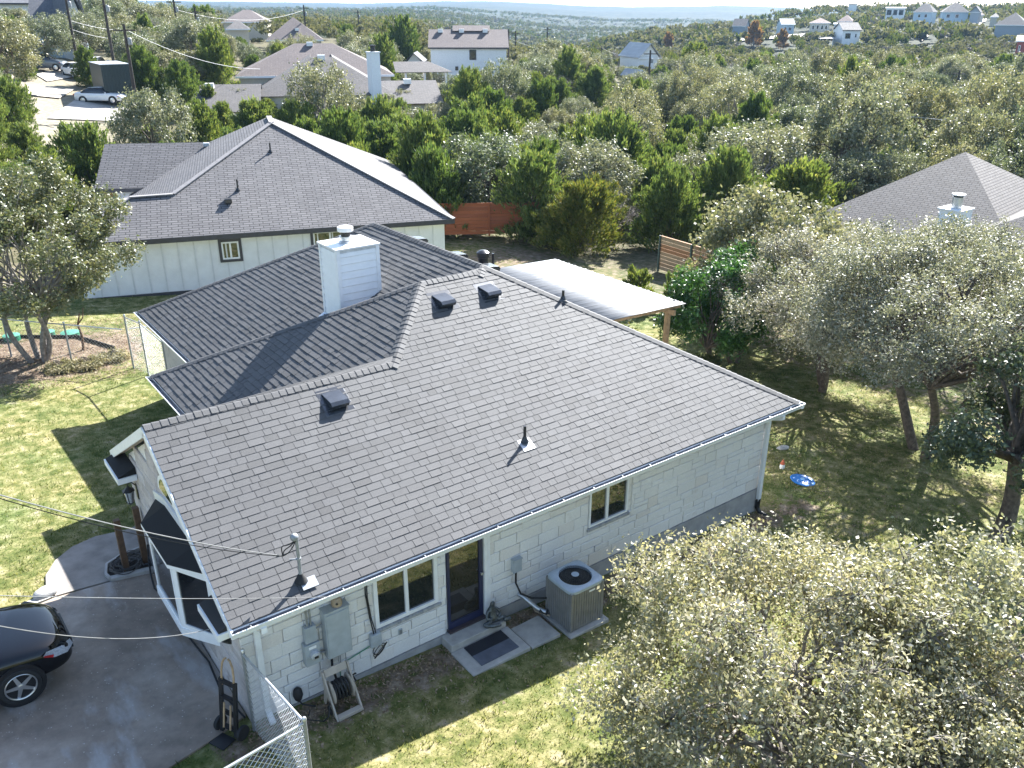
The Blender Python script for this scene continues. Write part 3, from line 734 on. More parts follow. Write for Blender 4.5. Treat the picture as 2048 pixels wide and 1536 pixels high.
# little hipped returns at the foot of the gable
for y0, y1 in ((.14,1.0), (5.85,6.86)):
    m = MB(); a, b, zc, zw = -.16, .18, 2.66, 2.80
    m.add([(a,y0,zc), (a,y1,zc), (b,y1,zw), (b,y0,zw), (b,y0,zc-.02), (b,y1,zc-.02), (a,y0,zc-.02), (a,y1,zc-.02)],
          [[0,3,2,1], [0,6,4,3], [1,2,5,7], [0,1,7,6], [6,7,5,4]])
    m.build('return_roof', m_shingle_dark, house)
    m = MB(); m.box(a-.03, b, y0-.03, y1+.03, zc-.14, zc-.022); m.build('return_trim', m_white, house)

# ---- near-wall windows and door
def window(x0, x1, z0, z1, mull, thin=.05):
    w = MB(); y0, y1 = WY-.02, WY+.06
    w.box(x0, x1, y0, y1, z1-thin, z1); w.box(x0, x1, y0, y1, z0, z0+thin); w.box(x0, x0+thin, y0, y1, z0+thin, z1-thin); w.box(x1-thin, x1, y0, y1, z0+thin, z1-thin)
    for m in mull: w.box(m-.035, m+.035, y0+.008, y1, z0+thin, z1-thin)
    o = w.build('window', m_white, house, bevel=.004)
    ed = [x0+thin]+sum([[m-.035, m+.035] for m in mull], [])+[x1-thin]
    for a, b in zip(ed[0::2], ed[1::2]): MB().box(a+.002, b-.002, WY+.02, WY+.028, z0+thin+.002, z1-thin-.002).build('pane', m_pane, o)
    n = int((x1-x0+.1)/.075)
    for i in range(n):
        a = x0-.05+(x1-x0+.1)*i/n
        MB().add([(a+.003,WY-.045,z0-.075), (a+(x1-x0+.1)/n-.003,WY-.045,z0-.075), (a+(x1-x0+.1)/n-.003,WY+.05,z0-.075), (a+.003,WY+.05,z0-.075), (a+.003,WY-.045,z0-.02), (a+(x1-x0+.1)/n-.003,WY-.045,z0-.02), (a+(x1-x0+.1)/n-.003,WY+.05,z0), (a+.003,WY+.05,z0)],
                 [[0,3,2,1],[4,5,6,7],[0,1,5,4],[1,2,6,5],[2,3,7,6],[3,0,4,7]]).build('sill_brick', m_sillbrick, o)
    return o
window(2.52, 3.80, 1.26, 2.42, [3.16], .075)
window(7.42, 8.50, 1.44, 2.42, [7.92], .045)
dr = MB(); dr.box(4.0,4.05,WY-.02,WY+.05,.52,2.52); dr.box(4.70,4.78,WY-.02,WY+.05,.52,2.52); dr.box(4.05,4.70,WY-.02,WY+.05,.52,.66); dr.box(4.05,4.70,WY-.02,WY+.05,2.44,2.52)
dr = dr.build('door', m_navy, house)
MB().box(4.052,4.698,WY+.005,WY+.015,.662,2.438).build('pane', m_doorglass, dr)
MB().box(4.80,4.87,WY-.05,WY+.08,.5,2.56).build('door_trim', m_white, house)
MB().box(4.89,4.95,WY-.025,WY+.05,.5,2.56).build('door_trim', m_white, house)
MB().box(3.98,4.80,WY-.10,WY+.06,.45,.515).build('threshold', simple('dark_threshold', (.06,.045,.05), .6), house)
MB().lathe([(.012,0),(.012,.03),(.03,.04),(.03,.055),(0,.06)], (4.735,WY-.02,1.5), 12, (0,-1,0)).build('door_handle', m_galv, dr)

# ---- bay window on the gable front
bw = [(WX,1.50), (-.20,2.25), (-.20,3.65), (WX,4.40)]
def quadbar(m, a, b, z0, z1, t=.05):
    a3 = np.array((a[0], a[1], 0)); b3 = np.array((b[0], b[1], 0)); d = b3-a3; Ln = np.linalg.norm(d); d /= Ln; n = np.array((d[1], -d[0], 0))
    m.obox((a3+b3)/2+np.array((0,0,(z0+z1)/2)), d*Ln/2, n*t/2, np.array((0,0,(z1-z0)/2)))
B0, B1 = 1.42, 2.72
m = MB()
m.prism([(x, y, B0-.16) for x, y in ((WX+.05,1.46), (-.24,2.22), (-.24,3.68), (WX+.05,4.44))], (0,0,.16))
m.prism([(x, y, B1-.02) for x, y in ((WX+.05,1.42), (-.29,2.18), (-.29,3.72), (WX+.05,4.48))], (0,0,.07))
bayo = m.build('bay_window', m_white, house)
for a, b in zip(bw[:-1], bw[1:]):
    a, b = np.array(a), np.array(b); f = MB(); Ln = np.linalg.norm(b-a); u = (b-a)/Ln
    quadbar(f, a, b, B0, B0+.09); quadbar(f, a, b, B1-.11, B1-.02); quadbar(f, a, a+u*.10, B0+.09, B1-.11); quadbar(f, b-u*.10, b, B0+.09, B1-.11)
    f.build('frame', m_white, bayo)
    g = MB(); quadbar(g, a+u*.10, b-u*.10, B0+.09, B1-.11, .012); g.build('pane', m_pane, bayo)
m = MB()
ring = [(WX,1.42,B1+.05), (-.29,2.18,B1+.05), (-.29,3.72,B1+.05), (WX,4.48,B1+.05)]; top = [(WX,2.15,B1+.25), (WX,3.75,B1+.25)]
m.add(ring+top, [[0,4,1], [1,4,5,2], [2,5,3], [0,1,2,3]])
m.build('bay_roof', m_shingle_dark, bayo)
fl = MB()
for a, b in ((ring[0], top[0]), (top[0], top[1]), (top[1], ring[3])):
    a = np.array(a)+(-.025,0,.02); b = np.array(b)+(-.025,0,.02); fl.beam(a, b, .02, .13)
    fl.beam(a+(.0,0,.10), b+(.0,0,.10), .035, .07)
fl.build('bay_flashing', m_metalwhite, bayo)
# small arched window high in the gable
m = MB(); pts = [(3.0,3.25)]+[(3.45+.45*math.cos(t), 3.27+.45*math.sin(t)) for t in np.linspace(0, math.pi, 11)]+[(3.9,3.25)]
pts = [(3.45+.47*math.cos(t), 3.27+.40*math.sin(t)) for t in np.linspace(0, math.pi, 13)]
m.prism([(WX-.05, y, z) for y, z in pts], (.05,0,0)); ao = m.build('arched_window', m_white, house)
m = MB(); m.prism([(WX-.056, 3.45+(y-3.45)*.78, 3.30+(z-3.27)*.75) for y, z in pts], (.004,0,0)); m.build('pane', m_pane, ao)

# ---- chimney
cx0, cx1, cy0, cy1 = 5.60, 6.72, 7.42, 8.40
ct = 6.02
c = MB(); c.box(cx0+.03, cx1-.03, cy0+.03, cy1-.03, 3.8, ct-.03); ch = c.build('chimney', simple('shadow_gap', (.55,.57,.59), .8), house)
zb = lambda x: ZE+P*(x-XM)
for k_ in range(16):
    z0 = 4.05+k_*.178; z1 = min(z0+.169, ct-.10)
    if z1-z0 < .04: break
    m = MB(); m.add([(cx0+.09,cy0+.004,z0),(cx1-.09,cy0+.004,z0),(cx1-.09,cy0+.022,z1),(cx0+.09,cy0+.022,z1),(cx0+.09,cy0+.031,z0),(cx1-.09,cy0+.031,z0),(cx1-.09,cy0+.031,z1),(cx0+.09,cy0+.031,z1)],
                    [[0,1,2,3],[4,7,6,5],[0,4,5,1],[3,2,6,7],[0,3,7,4],[1,5,6,2]]); m.build('siding_board', m_siding, ch)
    m = MB(); m.add([(cx0+.004,cy0+.09,z0),(cx0+.004,cy1-.09,z0),(cx0+.022,cy1-.09,z1),(cx0+.022,cy0+.09,z1),(cx0+.031,cy0+.09,z0),(cx0+.031,cy1-.09,z0),(cx0+.031,cy1-.09,z1),(cx0+.031,cy0+.09,z1)],
                    [[0,3,2,1],[4,5,6,7],[0,1,5,4],[3,7,6,2],[0,4,7,3],[1,2,6,5]]); m.build('siding_board', m_siding, ch)
for x, y in ((cx0,cy0), (cx1,cy0), (cx0,cy1), (cx1,cy1)):
    sx = 1 if x == cx0 else -1; sy = 1 if y == cy0 else -1
    m = MB(); m.box(min(x,x+sx*.088), max(x,x+sx*.088), min(y-sy*.004,y+sy*.028), max(y-sy*.004,y+sy*.028), 3.9, ct-.02); m.box(min(x-sx*.005,x+sx*.028), max(x-sx*.005,x+sx*.028), min(y+sy*.03,y+sy*.088), max(y+sy*.03,y+sy*.088), 3.9, ct-.02)
    m.build('corner_board', m_white, ch)
MB().box(cx0-.025, cx1+.025, cy0-.025, cy1+.025, ct-.02, ct+.018).build('chimney_pan', m_cap, ch)
fcx, fcy = 6.12, 7.95
MB().lathe([(.17,0),(.17,.03),(.13,.05),(.13,.10),(.15,.11),(.15,.15)], (fcx,fcy,ct+.02), 22).build('flue_collar', m_galv, ch, smooth=True)
MB().lathe([(.115,.14),(.115,.30)], (fcx,fcy,ct+.02), 22).build('flue_screen', m_black, ch, smooth=True)
MB().lathe([(.18,.27),(.19,.28),(.19,.36),(.17,.375),(0,.38)], (fcx,fcy,ct+.02), 24).build('flue_cap', m_cap, ch, smooth=True)
m = MB(); m.slab([(cx0-.16,cy0-.2,zb(cx0-.16)+.02), (cx0+.0,cy0-.2,zb(cx0)+.02), (cx0,cy1,zb(cx0)+.02), (cx0-.16,cy1,zb(cx0-.16)+.02)], (-P,0,1), .006); m.build('chimney_flashing', m_galv, ch)

# ---- roof vents, pipes
def roof_vent(x, y, f, down):
    """black hooded vent; down = down-slope unit vector, opening down the slope"""
    n = np.array((0,-P,1)) if abs(down[1]) > .1 else np.array((math.copysign(P, down[0]),0,1)); n = n/np.linalg.norm(n); down = np.array(down); sd = np.cross(n, down)
    c = np.array((x, y, f(x, y)))+n*.01; m = MB(); w = .18
    pr = [(-.21,.01), (.15,.16), (.23,.135), (.23,.055)]
    tp = [c+down*a+n*b for a, b in pr]
    m.slab([c+down*-.30+sd*.28, c+down*-.30-sd*.28, c+down*.30-sd*.28, c+down*.30+sd*.28], n, .006)
    V = []
    for q in tp: V += [q+sd*w, q-sd*w]
    V += [c+down*.16+sd*w, c+down*.16-sd*w]
    m.add(V, [[0,1,3,2], [2,3,5,4], [4,5,7,6], [0,2,4,6,8], [1,9,7,5,3]])
    o = m.build('roof_vent', m_hood, house, bevel=.004)
    MB().slab([c+down*.15+sd*(w-.02)+n*.012, c+down*.15-sd*(w-.02)+n*.012, c+down*.155-sd*(w-.02)+n*.10, c+down*.155+sd*(w-.02)+n*.10], down, .004).build('vent_screen', m_galv, o)
for x, y in ((3.3,3.05), (6.72,4.62), (7.93,4.6)): roof_vent(x, y, zn, dn)
frear = lambda x, y: ZE+P*(L-x)
for x, y in ((XR+.45,5.75), (XR+.5,7.2), (XR+.42,9.0)): roof_vent(x, y, frear, dr_)
def pipe(x, y, f, hgt, r=.035, n=None):
    z = f(x, y); m = MB(); m.tube([(x,y,z-.02), (x,y,z+hgt)], r, 12); o = m.build('vent_pipe', m_blackmetal, house)
    nn = np.array(n)/np.linalg.norm(n); c = np.array((x,y,z)); u = np.array((1,0,0)) if abs(n[1]) > 0 else np.array((0,1,0)); v = np.cross(nn, u); v = v if v[2] > 0 else -v
    m = MB(); m.slab([c-u*.14-v*.2+nn*.02, c+u*.14-v*.2+nn*.02, c+u*.14+v*.08+nn*.012, c-u*.14+v*.08+nn*.012], nn, .004)
    m.build('pipe_flashing', m_galv, house); MB().lathe([(.09,.015),(.05,.09),(.038,.13)], (x,y,z), 14).build('pipe_boot', m_blackmetal, house, smooth=True)
pipe(6.36,1.18,zn,.36,.03,(0,-P,1)); pipe(9.62,4.0,frear,.26,.032,(P,0,1)); pipe(9.4,6.5,frear,.5,.035,(P,0,1))
m = MB(); m.lathe([(.13,0),(.13,.3),(.16,.31),(.16,.42),(.09,.47),(0,.48)], (XR+.75,6.35,frear(XR+.75,0)-.02), 16); m.build('turbine_cowl', m_blackmetal, house, smooth=True)
# service mast
mx, my = 1.24, .27; mz = zn(mx, my)
m = MB(); m.tube([(mx,my,mz-.05), (mx,my,mz+.82)], .028, 12); mast = m.build('service_mast', m_galvdull, house)
MB().lathe([(.05,0),(.065,.03),(.06,.07),(.03,.10),(0,.105)], (mx-.02,my,mz+.80), 14, (-.3,-.1,1)).build('weatherhead', m_galvdull, mast, smooth=True)
MB().lathe([(.11,.01),(.07,.08),(.035,.15)], (mx,my,mz), 14).build('mast_boot', m_rubber, mast, smooth=True)
cv = np.array((mx+.06,my-.04,mz)); nn = np.array((0,-P,1))/cs; vv = np.array((0,S,P*S))
MB().slab([cv-np.array((.10,0,0))-vv*.14+nn*.022, cv+np.array((.16,0,0))-vv*.14+nn*.022, cv+np.array((.16,0,0))+vv*.05+nn*.018, cv-np.array((.10,0,0))+vv*.05+nn*.018], nn, .004).build('mast_flashing', m_galv, mast)
MB().lathe([(.042,0),(.042,.03)], (mx,my,mz+.42), 12).tube([(mx-.03,my,mz+.435), (mx-.13,my+.05,mz+.44)], .012, 6).build('mast_clamp', m_galvdull, mast)
for seed in (1,2,3):
    r0 = random.Random(seed); pts = [np.array((mx,my-.03,mz+.83)), np.array((mx-.06-.05*seed,my-.05,mz+.66)), np.array((mx-.12-.03*seed,my+.1*seed-.1,mz+.48+.1*seed)), np.array((mx-.2,my+.12,mz+.50))]
    q = [((1-t)**3)*pts[0]+3*t*(1-t)**2*pts[1]+3*t*t*(1-t)*pts[2]+t**3*pts[3] for t in np.linspace(0,1,12)]
    MB().tube(q, .009, 6).build('service_lead', m_rubber, mast)
# ------------------------------------------------------------------ things on and by the near wall
def G(x, y, o=0): return np.array((x, y, h0(x, y)+o))
# power panel
pn = thing('breaker_cabinet', (1.75,.36,1.2), 'large grey steel electric panel on the stone wall', 'electric panel')
MB().box(1.53,1.97,.20,.385,1.22,2.16).build('cabinet', m_greybox, pn, bevel=.008)
MB().box(1.55,1.95,.186,.197,1.25,2.11).build('cover', m_greybox, pn, bevel=.004)
MB().box(1.52,1.98,.18,.385,2.163,2.175).build('rain_hood', m_greybox, pn)
m = MB(); m.tube([(1.62,.30,1.22), (1.62,.30,.95), (1.66,.28,.7), (1.62,.22,h0(1.6,.2)+.02)], .022, 8); m.build('conduit', m_rubber, pn)
m = MB(); m.tube([(1.78,.30,1.22), (1.78,.34,.8)], .008, 6); m.tube([(1.88,.30,1.22), (1.88,.34,.62)], .006, 6); m.build('ground_wire', m_galvdull, pn)
wt_ = thing('wasp_nest_decoy', (1.80,.29,2.176), 'small tan rounded box with a dark hole on top of the electric panel', 'box')
MB().lathe([(.085,0),(.095,.03),(.09,.10),(.06,.155),(0,.17)], (1.80,.29,2.176), 14).build('body', m_tanbox, wt_, smooth=True)
MB().lathe([(.022,0),(.022,.006)], (1.765,.205,2.26), 10, (-.35,-.93,.1)).build('hole', m_black, wt_)
mt = thing('electric_meter', (1.29,.36,1.25), 'grey electric meter box with round glass dial beside the large panel', 'electric meter')
MB().box(1.20,1.40,.27,.385,1.66,1.97).build('upper_box', m_greybox, mt, bevel=.006)
MB().box(1.16,1.42,.25,.385,1.22,1.645).build('meter_box', m_greybox, mt, bevel=.006)
MB().lathe([(.085,0),(.085,.03),(.075,.07),(.05,.085),(0,.09)], (1.31,.25,1.43), 18, (0,-1,0)).build('dial_glass', m_lamp, mt, smooth=True)
MB().box(1.275,1.345,.155,.16,1.405,1.45).build('display', m_black, mt)
MB().box(1.23,1.36,.245,.249,1.55,1.60).build('sticker', m_white, mt)
m = MB(); m.tube([(1.27,.32,1.97), (1.27,.32,2.56)], .018, 8); m.tube([(1.33,.32,1.97), (1.33,.32,2.56)], .018, 8); m.build('riser_conduit', m_galvdull, mt)
m = MB(); m.tube([(1.40,.32,1.86), (1.53,.32,1.90)], .015, 8); m.tube([(1.42,.32,1.35), (1.53,.32,1.33)], .022, 8); m.build('link_conduit', m_galvdull, mt)
cb = thing('cable_box', (2.46,.37,.95), 'small grey cable junction box with coiled black cable below the double window', 'cable box')
MB().lathe([(.09,0),(.115,.01),(.115,.09),(.10,.11),(0,.115)], (2.46,.385,1.10), 4, (0,-1,0)).box(2.36,2.57,.28,.385,.97,1.24).build('housing', m_greybox, cb, bevel=.03)
m = MB(); m.tube([(2.44,.33,1.24), (2.40,.36,1.6), (2.36,.37,2.1), (2.38,.37,2.55)], .012, 6); m.tube([(2.48,.33,1.24), (2.43,.36,1.55), (2.39,.37,2.0), (2.40,.37,2.55)], .010, 6)
for k_ in range(3):
    ph = .7*k_; m.tube([(2.50+.02*k_+(.10+.015*k_)*math.sin(t+ph), .33-.01*k_, .86-.01*k_+(.10+.01*k_)*math.cos(t)) for t in np.linspace(0, 6.5, 22)], .008, 6)
m.build('cable', m_rubber, cb)
m = MB(); m.tube([(2.37,.36,.99), (2.1,.365,.93), (1.9,.36,.90), (1.78,.36,.86), (1.77,.36,.6)], .009, 6); m.build('grounding_lead', simple('green_wire', (.02,.22,.13), .5), cb)
sw = thing('outlet_cover', (2.98,.38,.98), 'tiny grey outlet cover on the stone wall between double window and door', 'outlet cover')
MB().box(2.94,3.02,.365,.385,.93,1.05).build('cover', m_greybox, sw, bevel=.004); MB().box(2.955,3.005,.36,.364,.95,1.03).build('flap', m_galvdull, sw)
dc = thing('disconnect_box', (5.54,.37,1.2), 'small grey disconnect box with curved conduit on the stone wall by the door', 'disconnect box')
MB().box(5.44,5.64,.29,.385,1.22,1.50).build('box', m_greybox, dc, bevel=.008); MB().box(5.435,5.645,.275,.385,1.50,1.52).build('lid', m_greybox, dc)
m = MB(); m.tube([(5.52,.33,1.22), (5.52,.33,.95), (5.58,.25,.72), (5.75,.12,.62), (5.95,-.1,.66)], .02, 8); m.build('conduit', m_rubber, dc)
sp = thing('faucet_cover', (.98,.34,.62), 'black bag cover tied over the outdoor faucet low on the stone wall', 'faucet cover')
MB().lathe([(.02,0),(.06,.05),(.085,.14),(.07,.24),(.035,.28),(0,.285)], (.98,.32,.56), 12).build('bag', m_rubber, sp, smooth=True)
MB().tube([(.98,.32,.58), (1.02,.28,.5), (1.12,.2,.48), (1.2,.15,h0(1.2,.15)+.02)], .014, 6).build('hose_tail', m_rubber, sp)

# ---- door steps, mat, pads, frog
ds = thing('door_step', (4.45,.0,.1), 'two-level pale concrete step below the glass door', 'step')
MB().box(3.82,5.06,.02,WY-.035,.0,.475).build('upper_step', m_conc, ds, bevel=.012)
MB().box(3.80,5.08,-.72,.015,-.1,.335).build('lower_step', m_conc, ds, bevel=.012)
mat_ = thing('door_mat', (4.47,-.33,.34), 'black and grey rubber door mat on the concrete step', 'door mat')
MB().box(4.06,4.90,-.30,-.02,.338,.353).build('dark_half', m_matblack, mat_); MB().box(4.06,4.90,-.60,-.302,.338,.351).build('grey_half', m_matgrey, mat_)
pd = MB().box(5.12,5.80,-.72,-.04,-.1,.285).build('concrete_pad', m_conc, None, bevel=.01); tag(pd, 'pale square concrete pad between door step and condenser', 'concrete pad')
frog = thing('frog_statue', (4.83,.18,.475), 'bronze yoga frog statue sitting cross-legged on the step', 'statue')
def skin(name, verts, edges, radii, mat, parent, sub=2):
    org = root_org(parent); me = bpy.data.meshes.new(name); me.from_pydata([tuple(np.array(v)-org) for v in verts], edges, [])
    o = link(name, me, mat, parent); md = o.modifiers.new('skin', 'SKIN'); md.use_smooth_shade = True
    lay = me.skin_vertices[0] if len(me.skin_vertices) else None
    if lay is None:
        bpy.context.view_layer.objects.active = o
        lay = me.skin_vertices[0]
    for i, r in enumerate(radii): lay.data[i].radius = (r, r)
    lay.data[0].use_root = True
    s2 = o.modifiers.new('sub', 'SUBSURF'); s2.levels = sub; s2.render_levels = sub; return o
fx, fy, fz = 4.83, .16, .475
fv = [(0,0,.06), (0,.01,.16), (0,.01,.25), (0,0,.31), (0,-.02,.37),
      (-.10,.0,.23), (-.15,-.05,.14), (-.06,-.10,.13), (.10,.0,.23), (.15,-.05,.14), (.06,-.10,.13),
      (-.13,-.08,.06), (-.22,-.06,.05), (-.10,-.17,.045), (.06,-.20,.03), (.13,-.08,.06), (.22,-.08,.05), (.15,-.16,.05), (.30,-.14,.03), (-.03,-.03,.42), (.03,-.03,.42), (0,-.06,.36)]
fe = [(0,1),(1,2),(2,3),(3,4),(2,5),(5,6),(6,7),(2,8),(8,9),(9,10),(0,11),(11,12),(12,13),(13,14),(0,15),(15,16),(16,17),(17,18),(4,19),(4,20),(4,21)]
frd = [.075,.07,.06,.035,.06,.03,.025,.022,.03,.025,.022,.045,.04,.035,.035,.045,.04,.035,.035,.025,.025,.045]
skin('body', [(fx+a*1.1, fy+b*1.1, fz+c*1.12) for a, b, c in fv], fe, [r*1.1 for r in frd], m_bronze, frog)

# ---- condenser
ac = thing('air_conditioner', (6.38,-.42,.15), 'grey air conditioner condenser with round fan grille beside the house', 'air conditioner')
ax0, ax1, ay0, ay1, az0, az1 = 5.98,6.80,-.80,-.02,.25,1.19
MB().box(ax0-.07,ax1+.08,ay0-.10,ay1+.05,h0(6.4,-.4)-.08,.245).build('base_pad', m_conc, ac, bevel=.015)
m_louv = simple('taupe_louver_steel', (.205,.20,.195), .45, var=.1, bstr=.03); m_actop = simple('condenser_top_steel', (.36,.42,.48), .42, var=.08, bstr=.04)
MB().box(ax0+.03,ax1-.03,ay0+.03,ay1-.03,az0,az1-.05).build('coil_core', m_black, ac)
for k_, (x, y) in enumerate(((ax0,ay0),(ax1,ay0),(ax1,ay1),(ax0,ay1))):
    sx = 1 if x == ax0 else -1; sy = 1 if y == ay0 else -1
    MB().box(min(x,x+sx*.07),max(x,x+sx*.07),min(y,y+sy*.07),max(y,y+sy*.07),az0+.005,az1-.055).build('corner_post', m_louv, ac, bevel=.01)
for i in range(11):
    x = ax0+.075+i*(ax1-ax0-.15)/11
    for y, sg in ((ay0+.004,1),(ay1-.004,-1)):
        MB().box(x+.004,x+(ax1-ax0-.15)/11-.008,min(y,y+sg*.02),max(y,y+sg*.02),az0+.02,az1-.06).build('louver', m_louv, ac)
    y = ay0+.075+i*(ay1-ay0-.15)/11
    for x2, sg in ((ax0+.004,1),(ax1-.004,-1)):
        MB().box(min(x2,x2+sg*.02),max(x2,x2+sg*.02),y+.004,y+(ay1-ay0-.15)/11-.008,az0+.02,az1-.06).build('louver', m_louv, ac)
acx, acy, rad = (ax0+ax1)/2, (ay0+ay1)/2, .32
m = MB(); n = 48; x0, x1, y0, y1 = ax0-.015, ax1+.015, ay0-.015, ay1+.015
def sqr(t, r=.09):
    c_, s_ = math.cos(t), math.sin(t); hx, hy = (x1-x0)/2, (y1-y0)/2; p_ = 7
    k2 = (abs(c_/hx)**p_+abs(s_/hy)**p_)**(-1/p_); return acx+c_*k2, acy+s_*k2
T = [2*math.pi*i/n for i in range(n)]
V = [(*sqr(t), az1-.075) for t in T]+[(*sqr(t), az1-.02) for t in T]+[(acx+(sqr(t)[0]-acx)*.95, acy+(sqr(t)[1]-acy)*.95, az1) for t in T]+[(acx+rad*1.04*math.cos(t), acy+rad*1.04*math.sin(t), az1+.012) for t in T]+[(acx+rad*math.cos(t), acy+rad*math.sin(t), az1+.005) for t in T]+[(acx+rad*math.cos(t), acy+rad*math.sin(t), az1-.16) for t in T]
m.add(V, [[r*n+i, r*n+(i+1) % n, (r+1)*n+(i+1) % n, (r+1)*n+i] for r in range(5) for i in range(n)])
m.build('top_cover', m_actop, ac, smooth=True)
MB().lathe([(rad-.004,0),(0,.001)], (acx,acy,az1-.155), 32).build('fan_well', m_black, ac)
fan = MB()
for i in range(4):
    t = i*math.pi/2+.3; u = np.array((math.cos(t), math.sin(t), 0)); v = np.array((-math.sin(t), math.cos(t), .35)); c = np.array((acx,acy,az1-.10))
    fan.slab([c+u*.05-v*.03, c+u*.29-v*.10, c+u*.29+v*.08, c+u*.05+v*.04], np.cross(u, v), .006)
fan.build('fan_blades', m_blackmetal, ac)
gr = MB()
for i in range(36):
    t = 2*math.pi*i/36; gr.tube([(acx+.07*math.cos(t), acy+.07*math.sin(t), az1+.022), (acx+.2*math.cos(t+.08), acy+.2*math.sin(t+.08), az1+.02), (acx+rad*math.cos(t+.12), acy+rad*math.sin(t+.12), az1+.008)], .003, 4, False)
for r0 in (.12,.19,.26):
    gr.tube([(acx+r0*math.cos(t), acy+r0*math.sin(t), az1+.021-.03*max(0,r0-.2)) for t in np.linspace(0, 2*math.pi, 37)], .003, 4, False)
tag(gr.build('fan_guard', m_blackmetal, ac), kind='stuff')
MB().lathe([(.075,0),(.075,.012),(.02,.016),(0,.016)], (acx,acy,az1+.018), 20).build('guard_hub', m_actop, ac, smooth=True)
MB().box(acx+.02,acx+.17,ay0-.006,ay0-.002,az1-.17,az1-.13).build('badge', m_white, ac, bevel=.003)
ln = thing('refrigerant_lines', (5.8,.15,.3), 'foil-wrapped refrigerant pipes running from the wall into the condenser', 'pipes')
MB().tube([(5.62,WY-.02,.62), (5.66,.25,.60), (5.72,.15,.52), (5.82,.02,.40), (5.92,-.12,.36)], .045, 10).build('insulated_pipe', m_galv, ln, smooth=True)
MB().tube([(5.72,WY-.02,.58), (5.74,.2,.55), (5.80,.05,.33), (5.96,-.2,.30)], .02, 8).build('thin_pipe', m_tanbox, ln)
MB().tube([(5.84,-.02,.38), (5.95,-.14,.34)], .05, 10).build('black_sleeve', m_rubber, ln)

# ---- hose reel cart
hr = thing('hose_reel', (1.55,-.05,.42), 'beige plastic hose reel cart with black coiled hose on the grass', 'hose reel')
hc = np.array((1.58,-.02,h0(1.58,0)))
for sgn, nm in ((-1,'side_frame'), (1,'side_frame')):
    x = hc[0]+sgn*.21; pts = [(x,hc[1]-.36,.02), (x,hc[1]-.30,.10), (x,hc[1]-.06,.46), (x,hc[1]+.10,.72), (x,hc[1]+.15,.72), (x,hc[1]+.09,.40), (x,hc[1]+.16,.08), (x,hc[1]+.10,.05), (x,hc[1]-.02,.30), (x,hc[1]-.22,.05)]
    MB().prism([(a, b, c_+hc[2]) for a, b, c_ in pts], (.03*sgn,0,0)).build(nm, m_beige, hr, bevel=.006)
MB().box(hc[0]-.21,hc[0]+.21,hc[1]-.37,hc[1]-.27,hc[2]+.02,hc[2]+.09).build('front_bar', m_beige, hr, bevel=.01)
MB().obox(hc+(0,.11,.67), (.20,0,0), (0,.03,.06), (0,.012,-.006)).build('handle_board', m_beige, hr, bevel=.006)
for sgn in (-1,1): MB().lathe([(.05,0),(.19,.005),(.205,.018),(.19,.03),(.05,.03)], hc+(sgn*.17-.015,-.02,.36), 26, (1,0,0)).build('drum_flange', m_beige, hr, smooth=True)
hs = MB(); t = np.linspace(0, 2*math.pi*9, 200); hs.tube([(hc[0]-.13+.26*abs(((q/(2*math.pi)*2/9) % 2)-1), hc[1]-.02+(.13+.004*q/6)*math.cos(q), hc[2]+.36+(.13+.004*q/6)*math.sin(q)) for q in t], .017, 6)
hs.tube([(hc[0]-.22,hc[1]-.1,hc[2]+.30), (hc[0]-.34,hc[1]-.25,hc[2]+.12), (hc[0]-.42,hc[1]-.2,hc[2]+.02), (hc[0]-.62,hc[1]-.02,hc[2]+.03), (hc[0]-.5,hc[1]+.15,hc[2]+.03)], .014, 6)
hs.build('hose', m_rubber, hr)
for sgn in (-1,): MB().lathe([(.02,0),(.075,.004),(.085,.015),(.075,.03),(.02,.034)], hc+(-.27,-.12,.10), 18, (1,0,0)).build('wheel', m_rubber, hr, smooth=True)
MB().tube([hc+(.23,-.02,.36), hc+(.29,-.02,.36), hc+(.29,.10,.40), hc+(.36,.10,.40)], .016, 8).build('crank', m_rubber, hr)

# ---- hand truck leaning on the front wall
ht = thing('hand_truck', (-.10,.30,.5), 'black hand truck with tan looped handles leaning by the front corner', 'hand truck')
hb = G(-.20,.32); hz = hb[2]; up_ = np.array((.13,.10,1.0)); sdv = np.array((-.42,.9,0)); sdv /= np.linalg.norm(sdv)
for sgn in (-1,1): MB().beam(hb+sdv*.15*sgn+(0,0,.06), hb+sdv*.15*sgn+up_*1.0, .06, .05).build('side_rail', m_black, ht)
for q in (.16,.42,.68,.95): MB().beam(hb-sdv*.15+up_*q, hb+sdv*.15+up_*q, .06, .05).build('cross_bar', m_black, ht)
for sgn in (-1,1):
    b0 = hb+sdv*.13*sgn; MB().tube([b0+up_*.88, b0+up_*1.12, b0+up_*1.26-sdv*.02*sgn, b0+up_*1.36-sdv*.07*sgn, b0+up_*1.38-sdv*.11*sgn], .017, 8).build('handle', m_wood, ht)
    MB().lathe([(.03,-.03),(.12,-.03),(.13,0),(.12,.03),(.03,.03)], hb+sdv*.24*sgn+(.05,.03,.13), 20, sdv).build('wheel', m_tyre, ht, smooth=True)
MB().obox(hb+(-.16,-.02,.03), sdv*.2, np.array((-.9,-.42,0))*.13, (0,0,.006)).build('toe_plate', m_black, ht)
for sgn in (-1,1): MB().beam(hb+sdv*.07*sgn+(-.03,-.03,.2), hb+sdv*.07*sgn+up_*.62+(-.03,-.03,0), .025, .02).build('tan_bar', m_wood, ht)

